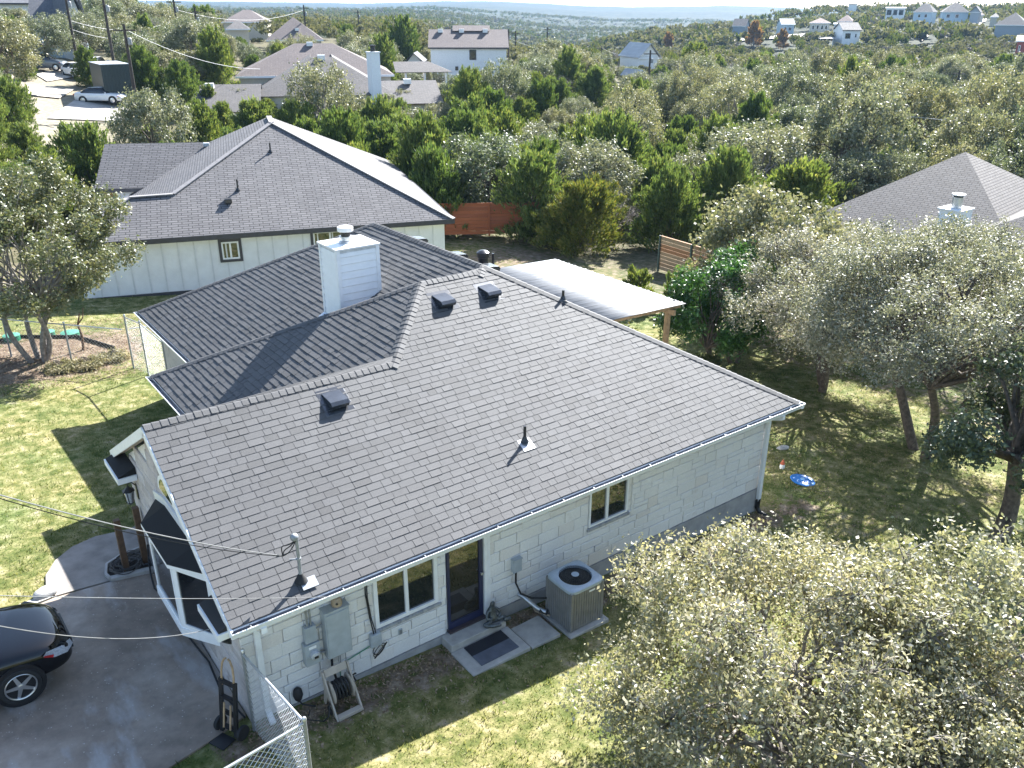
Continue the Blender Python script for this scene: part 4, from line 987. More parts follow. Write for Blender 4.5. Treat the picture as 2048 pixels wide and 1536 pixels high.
# ---- cable round the bay foot, wall lantern, security light
lt = thing('wall_lantern', (.05,6.1,1.9), 'black carriage lantern on the gable wall under the eave return', 'lantern')
lc = np.array((.02,6.12,2.02)); MB().box(.17,.195,6.06,6.18,1.95,2.3).build('back_plate', m_black, lt, bevel=.006)
MB().tube([(.18,6.12,2.25), (.10,6.12,2.36), (.02,6.12,2.34), (.02,6.12,2.26)], .012, 8).build('arm', m_black, lt)
MB().lathe([(.02,.28),(.03,.25),(.13,.17),(.12,.16),(0,.16)][::-1], lc, 6).build('cap', m_black, lt)
MB().lathe([(.065,-.10),(.10,.155)], lc, 6).build('glass', m_lamp, lt)
for i in range(6):
    t = i*math.pi/3; MB().beam(lc+(.068*math.cos(t),.068*math.sin(t),-.1), lc+(.105*math.cos(t),.105*math.sin(t),.16), .012, .012, (.3,.4,.1)).build('bar', m_black, lt)
MB().lathe([(0,-.17),(.03,-.14),(.07,-.11),(.068,-.095)], lc, 6).build('finial', m_black, lt)
sc_ = thing('security_light', (.05,.1,2.4), 'black twin-lamp security light under the near eave corner', 'security light')
MB().box(.05,.19,.42,.56,2.36,2.56).build('base', m_black, sc_, bevel=.01)
for dy in (-.12,.10):
    MB().lathe([(.03,0),(.045,.05),(.075,.14),(.07,.15),(0,.13)], (.06,.48+dy,2.40), 14, (-.6,dy*4,-.7)).build('lamp_head', m_black, sc_, smooth=True)
    MB().tube([(.12,.48,2.44), (.06,.48+dy,2.42)], .015, 6).build('arm', m_black, sc_)
MB().lathe([(.0,0),(.035,.02),(.04,.06),(0,.08)], (.10,.44,2.34), 12, (-.3,-.3,-1)).build('sensor', m_black, sc_, smooth=True)
cw = MB(); cw.tube([G(.12,.5,.08), G(.02,1.3,.06), G(.10,2.2,.07), G(.02,3.2,.07), G(.08,4.3,.07), G(-.05,5.0,.08), G(.02,5.5,.09), G(.1,5.9,.15), (.16,6.0,.9)], .018, 6)
tag(cw.build('loose_cable', m_rubber, None, loc=G(.1,3)), 'black cable lying along the foot of the front wall', 'cable')
# ---- porch posts, tangle in the bed, boulders
for i, (px, py, lab) in enumerate(((254,1143,'brown square timber post in the small bed, farther from the wall'), (292,1125,'brown square timber post in the small bed, against the wall'))):
    b = on_z(px, py, .40); p = thing('porch_post', (b[0], b[1], .38), lab, 'post', 'timber posts in the bed')
    MB().box(b[0]-.06, b[0]+.06, b[1]-.06, b[1]+.06, .3, 1.66+.1*i).build('shaft', m_darkwood, p, bevel=.006)
    MB().box(b[0]-.075, b[0]+.075, b[1]-.075, b[1]+.075, .3, .42).build('base_shoe', m_galvdull, p)
coil = MB()
for i in range(16):
    c = np.array((-.26+random.uniform(-.12,.12), 6.16+random.uniform(-.15,.15))); r0 = random.uniform(.12,.30); ph = random.uniform(0,6)
    coil.tube([(c[0]+r0*math.cos(t+ph), c[1]+r0*.9*math.sin(t+ph), h0(-.2,6.2)+.05+.02*i*.5+.02*math.sin(3*t)) for t in np.linspace(0, 5.2, 16)], random.uniform(.008,.014), 5)
tag(coil.build('coiled_hose', simple('dull_hose', (.07,.065,.06), .6, var=.3), None, loc=(-.26,6.16,.4)), 'tangled coil of dark hose in the small planting bed', 'hose')
def rock(name, c, r, mat, label, sc=(1,1,.6), seed=0, cat='rock'):
    g = np.random.default_rng(seed); m = MB().sphere((0,0,0), 1, 12, 8)
    V = np.array(m.v); d = 1+.16*np.sin(V@g.normal(0,2.2,3)+g.uniform(0,6))+.12*np.sin(V@g.normal(0,4,3))
    m.v = [np.array(c)+v*k_*r*np.array(sc) for v, k_ in zip(V, d)]
    return tag(m.build(name, mat, None, smooth=True, loc=c), label, cat)
bk = G(-1.86,6.02); rock('boulder', bk+(0,0,.06), .20, m_stonegrey, 'flat pale rock at the corner of driveway and path', (1.2,.9,.6), 1)
# ---- chain-link fences
m_link = simple('chain_link_wire', (.56,.58,.60), .35, metal=.7, var=.1, bstr=0)
def chain(name, pts, hgt, label, posts=None, spacing=.075, wire=.0022, zs=None, rail_r=.021):
    P0 = [np.array((x, y, h0(x, y) if zs is None else zs[i])) for i, (x, y) in enumerate(pts)]
    t = thing(name, P0[0], label, 'fence')
    for i, p in enumerate(P0):
        if posts and not posts[i]: continue
        MB().tube([p-(0,0,.1), p+(0,0,hgt+.03)], .030, 10).build('post', m_galvdull, t)
        MB().lathe([(.036,0),(.036,.025),(.02,.05),(0,.055)], p+(0,0,hgt+.03), 10).build('post_cap', m_galv, t, smooth=True)
    for a, b in zip(P0[:-1], P0[1:]):
        MB().tube([a+(0,0,hgt-.02), b+(0,0,hgt-.02)], rail_r, 8).build('top_rail', m_link, t)
        u = b-a; Ln = np.linalg.norm(u[:2]); m = MB(); H = hgt-.06; zoff = lambda s: a[2]+(b[2]-a[2])*s/Ln+.03
        d2 = u[:2]/Ln; k_ = int((Ln+H)/(spacing*1.4142))
        for sgn in (1,-1):
            for i in range(-int(H/(spacing*1.4142))-1, int(Ln/(spacing*1.4142))+int(H/(spacing*1.4142))+2):
                s0 = i*spacing*1.4142; s1 = s0+sgn*H
                ta, tb = 0., 1.
                lo, hi = (0-s0)/(s1-s0), (Ln-s0)/(s1-s0)
                if lo > hi: lo, hi = hi, lo
                ta, tb = max(ta, lo), min(tb, hi)
                if tb-ta < .02: continue
                q = lambda tt: np.array((a[0]+d2[0]*(s0+(s1-s0)*tt), a[1]+d2[1]*(s0+(s1-s0)*tt), zoff(s0+(s1-s0)*tt)+H*tt))
                m.tube([q(ta), q(tb)], wire, 3, False)
        tag(m.build('chain_link_mesh', m_link, t), kind='stuff')
    return t
fz0 = h0(.2,0)
chain('chain_link_fence', [(.17,.22), (.35,-1.64), (-.75,-1.76), (-2.6,-1.95)], 1.62, 'galvanised chain-link fence at the near corner of the house', [1,1,0,1], .075, .0042, [fz0-.05, fz0-.05, fz0-.05, fz0-.05], .022)
gp = ground(268,738); g1 = ground(298,752)
chain('chain_link_fence', [(gp[0],gp[1]), (g1[0],g1[1]), (3.3,15.2)], 1.85, 'tall galvanised chain-link gate beside the front of the house', None, .085, .0016)
lf = on_z(8,652,1.2)
chain('chain_link_fence', [(gp[0]-.12,gp[1]+.15), ((gp[0]+lf[0])/2,(gp[1]+lf[1])/2), (lf[0],lf[1]), (lf[0]-5,lf[1]+4)], 1.4, 'low chain-link fence running behind the left oak towards the street', [0,1,1,1], .09, .003)
chain('chain_link_fence', [(gp[0]+.1,gp[1]+.12), (9.5,17.6)], 1.4, 'chain-link fence between the house and the white neighbour', [0,1], .09, .003)

# ---- wires to the house
def wire(name, a, b, sag, r, label, mat=None, n=24):
    a, b = np.array(a, float), np.array(b, float)
    pts = [a+(b-a)*t-np.array((0,0,sag*4*t*(1-t))) for t in np.linspace(0,1,n)]
    return tag(MB().tube(pts, r, 6).build(name, mat or m_galvdull, None, loc=a), label, 'cable')
m_alwire = simple('aluminium_cable', (.24,.24,.24), .45, metal=.4, var=.1, bstr=0)
A = np.array((mx-.2, my+.12, mz+.50)); 
d = ray(-120, 955); B = CPOS+d*9.0
wire('service_drop', B, A, .12, .008, 'twisted electric service cable reaching the roof mast', m_alwire)
wire('service_drop_neutral', B+(0,0,-.03), A+(0,0,-.01), .17, .006, 'thin dark strand hanging just below the twisted service cable', m_rubber)
A = np.array((1.50,-.14,ZE-.01)); B = CPOS+ray(-160, 1186)*8.5
wire('phone_line', B, A, .05, .0042, 'thin pale phone line ending at the gutter near the mast', m_alwire)
A = np.array((-.05,.55,2.45)); B = CPOS+ray(-140, 1222)*8.5
wire('cable_line', B, A, .28, .0055, 'pale sagging cable ending at the bay window corner', m_alwire)

# ---- garden odds and ends
bd = G(15.3,.70); b_ = thing('blue_sled', bd, 'round blue plastic saucer lying on the grass beyond the house', 'saucer')
MB().lathe([(0,.07),(.12,.065),(.26,.03),(.31,.045),(.325,.035),(.30,.005),(.0,.0)][::-1], bd+(0,0,.01), 28, (.1,-.06,1)).build('disc', m_blueplastic, b_, smooth=True)
MB().lathe([(.06,0),(.05,.02),(0,.022)], bd+(0,0,.075), 14, (.1,-.06,1)).build('centre_boss', simple('pale_blue', (.35,.6,.8), .4), b_, smooth=True)
gn = G(15.5,1.5); g_ = thing('garden_toy', gn, 'tiny white and orange toy standing in the grass behind the blue saucer', 'toy')
MB().lathe([(.07,0),(.075,.06),(.05,.14),(0,.16)], gn, 12).build('body', m_white, g_, smooth=True); MB().lathe([(.06,.13),(.065,.15),(.02,.25),(0,.27)], gn, 12).build('hat', m_orange, g_, smooth=True)
rock('rock', G(16.6,2.3,.02), .14, m_stonegrey, 'small pale flat rock in the shaded grass behind the blue saucer', (1.3,1,.4), 5)
bb = G(18.3,6.1); b2 = thing('garden_lantern', bb, 'white post with an orange ringed bowl under the oak behind the roof edge', 'garden ornament')
MB().lathe([(.13,0),(.13,.05),(.07,.08),(.06,.55),(.1,.6)], bb, 14).build('pedestal', m_stonegrey, b2, smooth=True); MB().lathe([(.10,.6),(.26,.68),(.28,.74),(.24,.74),(.05,.69)], bb, 18).build('bowl', m_orange, b2, smooth=True); MB().lathe([(.12,.70),(.13,.86),(.10,.92),(0,.93)], bb, 14).build('jar', m_white, b2, smooth=True)
sb = G(18.9,8.9); st = thing('stump_table', sb, 'weathered slanted timber slab standing on the grass by the patio post', 'timber slab')
MB().slab([sb+(-.5,.2,.35), sb+(.35,-.35,.25), sb+(.6,.05,.40), sb+(-.25,.6,.55)], (-.1,-.2,1), .14).build('slab', simple('old_timber', (.13,.10,.08), .85, var=.3), st)
for dx, dy in ((-.2,.2),(.3,.0)): MB().beam(sb+(dx,dy,-.05), sb+(dx,dy,.35), .12, .12, (1,0,0)).build('leg', m_darkwood, st)
rock('boulder', G(17.3,7.5,.1), .30, simple('brown_rock', (.13,.10,.085), .9, var=.3), 'brown angular rock just beyond the right hip of the roof', (1.2,.8,.8), 9)
for i, (px, py, r0, lab) in enumerate(((25,678,.28,'leftmost of the green septic lids, behind the left oak'), (97,668,.24,'middle green septic lid, between the trunks of the left oak'), (141,667,.32,'rightmost of the green septic lids, flat dome on the lawn'))):
    b = ground(px, py+4); t = thing('septic_lid', b, lab, 'septic lid', 'green septic lids')
    MB().lathe([(r0,-.05),(r0,.16-.05*i),(r0*.92,.20-.05*i)], b, 22).build('riser', m_greenplastic, t, smooth=True); MB().lathe([(r0*1.03,.20-.05*i),(r0*1.03,.235-.05*i),(r0*.6,.27-.05*i),(0,.28-.05*i)], b, 22).build('lid', simple('pale_green_plastic', (.07,.26,.18), .5) if 'pale_green_plastic' not in MATS else MATS['pale_green_plastic'], t, smooth=True)
ed = MB(); arcp = [(-2.4,21.0), (-1.6,23.4), (.4,24.0), (2.2,22.9), (3.0,20.9)]
for a, b in zip(arcp[:-1], arcp[1:]): ed.beam(G(*a,.05), G(*b,.05), .03, .14)
tag(ed.build('bed_edging', m_rubber, None, loc=G(0,22)), 'thin black edging strip round the bed of the left oak', 'edging')
bc = thing('bare_sapling', G(2.05,21.4), 'short dark dry sapling stem in the mulch bed by the left oak', 'sapling')
c = G(2.05,21.4); MB().tube([c, c+(.05,0,.5), c+(0,.05,.95), c+(.12,0,1.35)], [.05,.045,.035,.02], 7).build('stem', m_darkwood, bc); MB().tube([c+(.0,.05,.95), c+(.2,.05,1.15), c+(.28,.1,1.5)], [.03,.02,.012], 6).build('branch', m_darkwood, bc)
mw_ = ground(1352,478); tk = thing('riding_mower', mw_, 'small dark green riding mower in the shade beyond the tan fence', 'mower')
m_jd = simple('mower_green', (.02,.09,.025), .4, var=.15)
MB().box(mw_[0]-.2,mw_[0]+.75,mw_[1]-.3,mw_[1]+.3,mw_[2]+.35,mw_[2]+.75).build('hood', m_jd, tk, bevel=.05); MB().box(mw_[0]-.95,mw_[0]-.2,mw_[1]-.35,mw_[1]+.35,mw_[2]+.3,mw_[2]+.55).build('chassis', m_jd, tk, bevel=.04); MB().box(mw_[0]-.75,mw_[0]-.35,mw_[1]-.22,mw_[1]+.22,mw_[2]+.56,mw_[2]+.7).obox(mw_+(-.78,0,.9), (.05,0,0), (0,.22,0), (0,0,.22)).build('seat', m_black, tk, bevel=.03)
for dx, r0 in ((-.65,.27),(.5,.19)):
    for sg in (-1,1): MB().lathe([(.05,-.08),(r0,-.08),(r0*1.05,0),(r0,.08),(.05,.08)], mw_+(dx,sg*.4,r0), 16, (0,1,0)).build('wheel', m_tyre, tk, smooth=True)
MB().tube([mw_+(-.15,0,.7), mw_+(-.28,0,.95)], .02, 6).lathe([(.15,0),(.17,.015),(.15,.03)], mw_+(-.29,0,.95), 16, (-.4,0,1)).build('steering_wheel', m_black, tk)
# ------------------------------------------------------------------ cars
def loft(stations, name, mat, parent, M4, smooth=True):
    """stations: list of (x, [(y,z)...]) half sections mirrored in y"""
    m = MB(); rings = []
    for x, half in stations:
        full = [(x, y, z) for y, z in half]+[(x, -y, z) for y, z in reversed(half)]
        rings.append([M4(p) for p in full])
    k = len(rings[0]); b = 0
    for r in rings: m.v += r
    for i in range(len(rings)-1):
        for j in range(k-1): m.f.append([i*k+j, (i+1)*k+j, (i+1)*k+j+1, i*k+j+1])
        m.f.append([i*k+k-1, (i+1)*k+k-1, (i+1)*k, i*k])
    m.f.append(list(range(k))); m.f.append([(len(rings)-1)*k+j for j in range(k)][::-1])
    o = m.build(name, mat, parent)
    o.data.polygons.foreach_set('use_smooth', [True]*len(o.data.polygons))
    s2 = o.modifiers.new('sub', 'SUBSURF'); s2.levels = 2; s2.render_levels = 2; return o
def car(name, base, yaw, label, paint, suv=False, detail=True, group=None):
    t = thing(name, base, label, 'car', group); base = np.array(base, float); c_, s_ = math.cos(yaw), math.sin(yaw)
    M4 = lambda p: base+np.array((p[0]*c_-p[1]*s_, p[0]*s_+p[1]*c_, p[2]))
    k = 1.22 if suv else 1.0
    S1 = [(-2.30,.58,.30,.70,.84),(-2.22,.74,.24,.86,1.0),(-1.9,.86,.22,.92,1.04),(-1.35,.89,.22,.93,1.02),(-.6,.90,.22,.92,.97),(.3,.90,.22,.90,.95),(.85,.90,.22,.88,.97),(1.3,.89,.22,.84,.93),(1.75,.87,.22,.76,.86),(2.05,.82,.22,.68,.79),(2.22,.70,.24,.60,.71),(2.32,.48,.30,.48,.58)]
    st = []
    for x, w, zb_, zs, zt in S1:
        zs *= k; zt *= k
        st.append((x, [(w*.86,zb_), (w*.98,zb_+.10), (w,zs*.62), (w*.985,zs*.92), (w*.90,zs+(zt-zs)*.45), (w*.62,zt-.012), (w*.25,zt)]))
    body = loft(st, 'body', paint, t, M4)
    rt = 1.66 if suv else 1.42
    cs2 = [(-2.12 if suv else -1.75,.72,.96*k,1.0*k),(-1.85 if suv else -1.2,.70,.95*k,rt-.10),(-.75,.70,.94*k,rt-.01),(.0,.70,.93*k,rt),(.42,.69,.92*k,rt-.06),(1.12,.70,.90*k,.94*k)]
    st = [(x, [(w+.10,z0-.06), (w+.10,z0), (w+.03,z0+(z1-z0)*.55), (w-.05,z1-.04), (w*.6,z1), (w*.2,z1+.008)]) for x, w, z0, z1 in cs2]
    loft(st, 'glasshouse', m_glassdark, t, M4)
    rp = [(-1.75 if suv else -1.05,.60,rt-.035),(-.75,.63,rt+.012),(0,.63,rt+.02),(.36,.61,rt-.025)]
    st = [(x, [(w,z-.03), (w,z), (w*.5,z+.012)]) for x, w, z in rp]; loft(st, 'roof_panel', paint, t, M4)
    ax_ = np.array((-s_, c_, 0))
    for wx in (-1.38, 1.40):
        for sg in (-1, 1):
            c = M4((wx, sg*.80, .325)); out = ax_*sg
            ar = MB(); ar.lathe([(.30,0),(.385,0),(.385,.105),(.35,.108),(.30,.10)], c+out*0, 28, out); ar.build('wheel_arch', m_black, t, smooth=True)
            wh = MB().lathe([(.20,-.10),(.30,-.10),(.325,-.07),(.325,.07),(.305,.095),(.245,.10),(.235,.02)], c+out*.03, 30, out, False).build('wheel', m_tyre, t, smooth=True)
            if detail:
                rm = MB(); rm.lathe([(.245,.088),(.235,.094),(.222,.088),(.222,.04)], c+out*.035, 30, out, False)
                e1 = np.array((0,0,1.)); e2 = np.cross(out, e1)
                for i in range(5):
                    a = 2*math.pi*i/5+.3; u = math.cos(a)*e1+math.sin(a)*e2; v = -math.sin(a)*e1+math.cos(a)*e2; q = c+out*.115
                    rm.add([q+u*.03-v*.035+out*.005, q+u*.03+v*.035+out*.005, q+u*.228+v*.022-out*.012, q+u*.228-v*.022-out*.012, q+u*.03-v*.03-out*.03, q+u*.03+v*.03-out*.03, q+u*.228+v*.02-out*.04, q+u*.228-v*.02-out*.04],
                           [[0,1,2,3],[0,4,5,1],[1,5,6,2],[2,6,7,3],[3,7,4,0]])
                rm.lathe([(.05,.09),(.05,.122),(.03,.128),(0,.128)], c, 16, out); rm.build('rim', m_alu, wh)
                MB().lathe([(.222,.02),(0,.025)], c+out*.03, 26, out).build('brake_disc', simple('dark_brake', (.012,.012,.013), .7) if 'dark_brake' not in MATS else MATS['dark_brake'], wh)
            else: MB().lathe([(.22,.085),(.05,.11),(0,.11)], c+out*.03, 14, out).build('rim', m_alu, wh)
    for sg in (-1, 1):
        o = MB(); 
        pts = [(2.27,.50,.60*k),(2.10,.70,.66*k),(1.86,.835,.745*k),(1.80,.865,.70*k),(1.96,.855,.60*k),(2.17,.745,.53*k),(2.30,.52,.50*k)]
        pp_ = [M4((x+.012, sg*(y+.012), z)) for x, y, z in pts]; cen = sum(pp_)/len(pp_)+M4((.03,sg*.03,.015))-base
        o.add(pp_+[cen], [[i, (i+1) % 7, 7] if sg > 0 else [(i+1) % 7, i, 7] for i in range(7)]); hl = o.build('headlight', m_lamp, t)
        q = MB(); q.add([M4((1.97,sg*.872,.665*k)), M4((1.83,sg*.888,.71*k)), M4((1.81,sg*.888,.685*k)), M4((1.95,sg*.876,.615*k))], [[0,1,2,3]]); q.build('side_marker', m_lampred, hl)
        o = MB(); o.obox(M4((-2.26,sg*.60,.80*k)), (M4((.03,0,0))-base), (M4((0,.14,0))-base), (0,0,.06)); o.build('tail_light', m_lampred, t)
        o = MB(); o.obox(M4((.86,sg*1.0,.98*k)), (M4((.05,.02*sg,0))-base), (M4((0,.09,0))-base), (0,0,.06)); o.build('mirror', paint, t, bevel=.02)
    o = MB(); o.obox(M4((2.29,0,.44*k)), (M4((.035,0,0))-base), (M4((0,.42,0))-base), (0,0,.11)); o.build('grille', m_black, t, bevel=.02)
    return t
cb_ = G(-4.12,3.72); cb_[2] = h0(-4.1,3.7)+.04
car('parked_car', cb_, 0.03, 'shiny black sedan with five-spoke wheels parked on the driveway', m_carblack)

# ------------------------------------------------------------------ white neighbour house
nbA = np.array((4.73,27.63,2.2)); nbB = np.array((18.72,22.75,2.2)); nd = (nbB-nbA)/np.linalg.norm(nbB-nbA); nn_ = np.array((-nd[1], nd[0], 0)); NL = 14.82
def Q(s, n, z): return nbA+nd*s+nn_*n+np.array((0,0,z-2.2))
nb = thing('white_neighbour_house', Q(7,7,-.7), 'white board-and-batten house with large grey hip roof behind the stone house', 'house')
pz = 2.2; pk = .5; rk = NL/2
R2 = Roof()
pl = lambda s, n, z: Q(s, n, z)
ND = 17.5
R2.plane([pl(-1.75,0,pz), pl(NL,0,pz), pl(rk,rk,pz+pk*rk), pl(2.65,2.65,pz+pk*2.65), pl(.85,2.6,pz+pk*2.6)], nd)
R2.plane([pl(NL,0,pz), pl(NL,ND,pz), pl(rk,ND-rk,pz+pk*rk), pl(rk,rk,pz+pk*rk)], nn_)
R2.plane([pl(2.65,2.65,pz+pk*2.65), pl(rk,rk,pz+pk*rk), pl(rk,ND-rk,pz+pk*rk), pl(0,ND,pz), pl(0,5.3,pz)], nn_)
R2.plane([pl(0,ND,pz), pl(NL,ND,pz), pl(rk,ND-rk,pz+pk*rk)], nd)
R2.plane([pl(.85,2.6,pz+pk*2.6), pl(2.65,2.65,pz+pk*2.65), pl(0,5.3,pz), pl(-1.75,5.2,pz)], nd)
R2.plane([pl(-1.75,0,pz), pl(.85,2.6,pz+pk*2.6), pl(-1.75,5.2,pz)], nn_)
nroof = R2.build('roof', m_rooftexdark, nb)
cpn = MB()
for a, b in ((pl(-1.75,0,pz), pl(.85,2.6,pz+pk*2.6)), (pl(.85,2.6,pz+pk*2.6), pl(2.65,2.65,pz+pk*2.65)), (pl(2.65,2.65,pz+pk*2.65), pl(rk,rk,pz+pk*rk)), (pl(rk,rk,pz+pk*rk), pl(rk,ND-rk,pz+pk*rk)), (pl(NL,0,pz), pl(rk,rk,pz+pk*rk))):
    cpn.beam(a+(0,0,.015), b+(0,0,.015), .26, .05)
cpn.build('ridge_cap', m_rooftexdark if False else simple('grey_cap', (.21,.2,.2), .85, var=.15), nb)
# left gable wing
wl = [on_z(209,288,4.4), on_z(424,284,4.4)]; wd = wl[1]-wl[0]; wd[2] = 0; wd /= np.linalg.norm(wd); wn = np.array((wd[1], -wd[0], 0))
el = on_z(206,378,2.6); run = abs((el-wl[0])@wn)
r0, r1 = wl[0], wl[0]+wd*9; R3 = Roof()
R3.plane([r0, r1, r1+wn*run+(0,0,-1.8), r0+wn*run+(0,0,-1.8)], wd); R3.plane([r0, r1, r1-wn*run+(0,0,-1.8), r0-wn*run+(0,0,-1.8)], wd)
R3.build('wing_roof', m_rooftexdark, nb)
m = MB(); a = r0+wn*(run-.4)+wd*.4; b = a+wd*5; c = r0-wn*(run-.4)+wd*.4
z0 = -1.5; hv = lambda p, z: np.array((p[0], p[1], z))
m.add([hv(a,z0), hv(b,z0), hv(b,2.55), hv(a,2.55), hv(c,z0), hv(c,2.55), hv(r0+wd*.4,4.2)], [[0,1,2,3], [4,0,3,6,5]]); m.build('wing_wall', m_board, nb)
m = MB(); m.add([hv(a+wn*.03-wd*.02,z0), hv(a+wn*.03+wd*.55,z0), hv(a+wn*.03+wd*.55,2.4), hv(a+wn*.03-wd*.02,2.4), hv(a+wn*.003-wd*.02,z0), hv(a+wn*.003+wd*.55,z0), hv(a+wn*.003+wd*.55,2.4), hv(a+wn*.003-wd*.02,2.4)], [[0,1,2,3], [4,0,3,7], [1,5,6,2], [3,2,6,7]]); m.build('brick_pier', m_brick_o, nb)
m = MB(); m.beam(r0+wn*run+(0,0,-1.9), r0+wn*run+wd*7+(0,0,-1.9), .04, .2); m.build('wing_fascia', m_fascia_dark, nb)
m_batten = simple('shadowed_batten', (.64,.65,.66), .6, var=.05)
# walls
zb_ = -1.3; i_ = .38
m = MB()
m.add([Q(-1.35,i_,zb_), Q(NL-i_,i_,zb_), Q(NL-i_,ND-i_,zb_), Q(-1.35,ND-i_,zb_), Q(-1.35,i_,pz-.02), Q(NL-i_,i_,pz-.02), Q(NL-i_,ND-i_,pz-.02), Q(-1.35,ND-i_,pz-.02)], [[0,1,5,4],[1,2,6,5],[2,3,7,6],[3,0,4,7]]); nw = m.build('wall', m_board, nb)
s = -1.3; k_ = 0
while s < NL-.4:
    MB().obox(Q(s,i_-.012,.78), nd*.03, nn_*.02, (0,0,1.38)).build('batten', m_batten, nw); s += .66
s = .66
while s < 8:
    MB().obox(Q(NL-i_+.012,s,.78), nd*.012, nn_*.022, (0,0,1.38)).build('batten', m_batten, nw); s += .66
m = MB(); m.obox(Q((NL-1.75)/2,i_-.03,-.42), nd*(NL-i_+1.36)/2, nn_*.03, (0,0,.16)); m.build('base_skirt', m_fascia_dark, nb)
m = MB(); m.beam(Q(-1.75,-.02,pz-.1), Q(NL+.02,-.02,pz-.1), .04, .22); m.beam(Q(NL+.02,0,pz-.1), Q(NL+.02,ND,pz-.1), .04, .22); m.build('fascia', m_fascia_dark, nb)
m = MB(); m.obox(Q((NL-1.75)/2,.2,pz-.19), nd*(NL+1.7)/2, nn_*.2, (0,0,.01)); m.build('soffit', m_white, nb)
for s0, s1, za, zc_ in ((4.45,5.18,1.0,1.78), (8.4,9.9,1.0,1.95)):
    c = lambda s, z, o: Q(s, i_-o, z); w = MB()
    for a_, b_2, c_2, d_2 in ((s0-.12,s1+.12,zc_,zc_+.12),(s0-.12,s1+.12,za-.12,za),(s0-.12,s0,za,zc_),(s1,s1+.12,za,zc_)): w.obox(Q((a_+b_2)/2,i_-.04,(c_2+d_2)/2), nd*(b_2-a_)/2, nn_*.025, (0,0,(d_2-c_2)/2))
    wo_ = w.build('window', m_fascia_dark, nb)
    f = MB(); t_ = .07
    for a_, b_2, c_2, d_2 in ((s0,s1,zc_-t_,zc_),(s0,s1,za,za+t_),(s0,s0+t_,za+t_,zc_-t_),(s1-t_,s1,za+t_,zc_-t_),((s0+s1)/2-.04,(s0+s1)/2+.04,za+t_,zc_-t_)): f.obox(Q((a_+b_2)/2,i_-.03,(c_2+d_2)/2), nd*(b_2-a_)/2, nn_*.02, (0,0,(d_2-c_2)/2))
    f.build('frame', m_white, wo_)
    for a_, b_2 in ((s0+t_,(s0+s1)/2-.04),((s0+s1)/2+.04,s1-t_)): MB().obox(Q((a_+b_2)/2,i_-.018,(za+zc_)/2), nd*(b_2-a_)/2, nn_*.006, (0,0,(zc_-za)/2-t_)).build('pane', m_pane, wo_)
def nz(s, n): return pz+pk*n
for px, py, hh in ((541,304,.42), (476,381,.5)):
    p = on_pl(px, py, np.array((0,0,1))-pk*nn_, nbA); MB().tube([p-(0,0,.05), p+(0,0,hh)], .04, 8).build('vent_pipe', m_blackmetal, nb); MB().lathe([(.12,.01),(.05,.12)], p, 10).build('pipe_boot', m_blackmetal, nb)
p = on_pl(457,406, np.array((0,0,1))-pk*nn_, nbA); MB().obox(p+(0,0,.1), nd*.16, nn_*.16, (0,0,.1)).build('roof_vent', m_blackmetal, nb, bevel=.03)
p = on_pl(413,293, np.array((0,0,1))-pk*nd, Q(0,6,pz)); MB().obox(p+(0,0,.1), nd*.16, nn_*.16, (0,0,.1)).build('roof_vent', m_greybox, nb, bevel=.03)

# ------------------------------------------------------------------ wooden fences
def board_fence(name, pts, zt, hgt, label, mat, post_mat, nb_=9, step=2.4):
    t = thing(name, np.array((pts[0][0], pts[0][1], zt[0]-hgt)), label, 'fence')
    for (a, b), (za, zc_) in zip(zip(pts[:-1], pts[1:]), zip(zt[:-1], zt[1:])):
        a3 = np.array((a[0], a[1], za)); b3 = np.array((b[0], b[1], zc_)); Ln = np.linalg.norm(b3-a3); k_ = max(1, round(Ln/step)); u = (b3-a3)/Ln; sd = np.cross(u, (0,0,1)); sd /= np.linalg.norm(sd)
        for i in range(k_):
            p, q = a3+u*Ln*i/k_, a3+u*Ln*(i+1)/k_
            for j in range(nb_):
                z = -hgt+(j+.5)*hgt/nb_; MB().obox((p+q)/2+(0,0,z), u*(Ln/k_/2-.01), sd*.011, (0,0,hgt/nb_/2-.006)).build('board', mat, t)
            MB().beam(p+sd*.05+(0,0,-hgt-.1), p+sd*.05+(0,0,.04), .09, .09, u).build('post', post_mat, t)
        MB().beam(b3+sd*.05+(0,0,-hgt-.1), b3+sd*.05+(0,0,.04), .09, .09, u).build('post', post_mat, t)
        MB().beam(a3+(0,0,.015), b3+(0,0,.015), .10, .025).build('cap_rail', mat, t)
    return t
f0, f1 = on_z(880,470,-.95), on_z(1075,466,-1.05)
board_fence('red_board_fence', [(f0[0],f0[1]), (f1[0],f1[1])], [.85,.75], 1.8, 'reddish brown horizontal board fence beyond the white neighbour', m_fence_red, m_fence_red)
f0, f1 = on_z(1322,472,.45), on_z(1452,512,.3)
board_fence('tan_board_fence', [(f0[0],f0[1]), (f1[0],f1[1]), (f1[0]+1.5,f1[1]-6)], [.45,.35,.2], 1.75, 'weathered tan board fence with green posts right of the patio cover', m_fence_tan, simple('green_steel_post', (.05,.085,.075), .5))
f0 = on_z(1297,512,-.9); f1 = on_z(1322,520,-.9); 
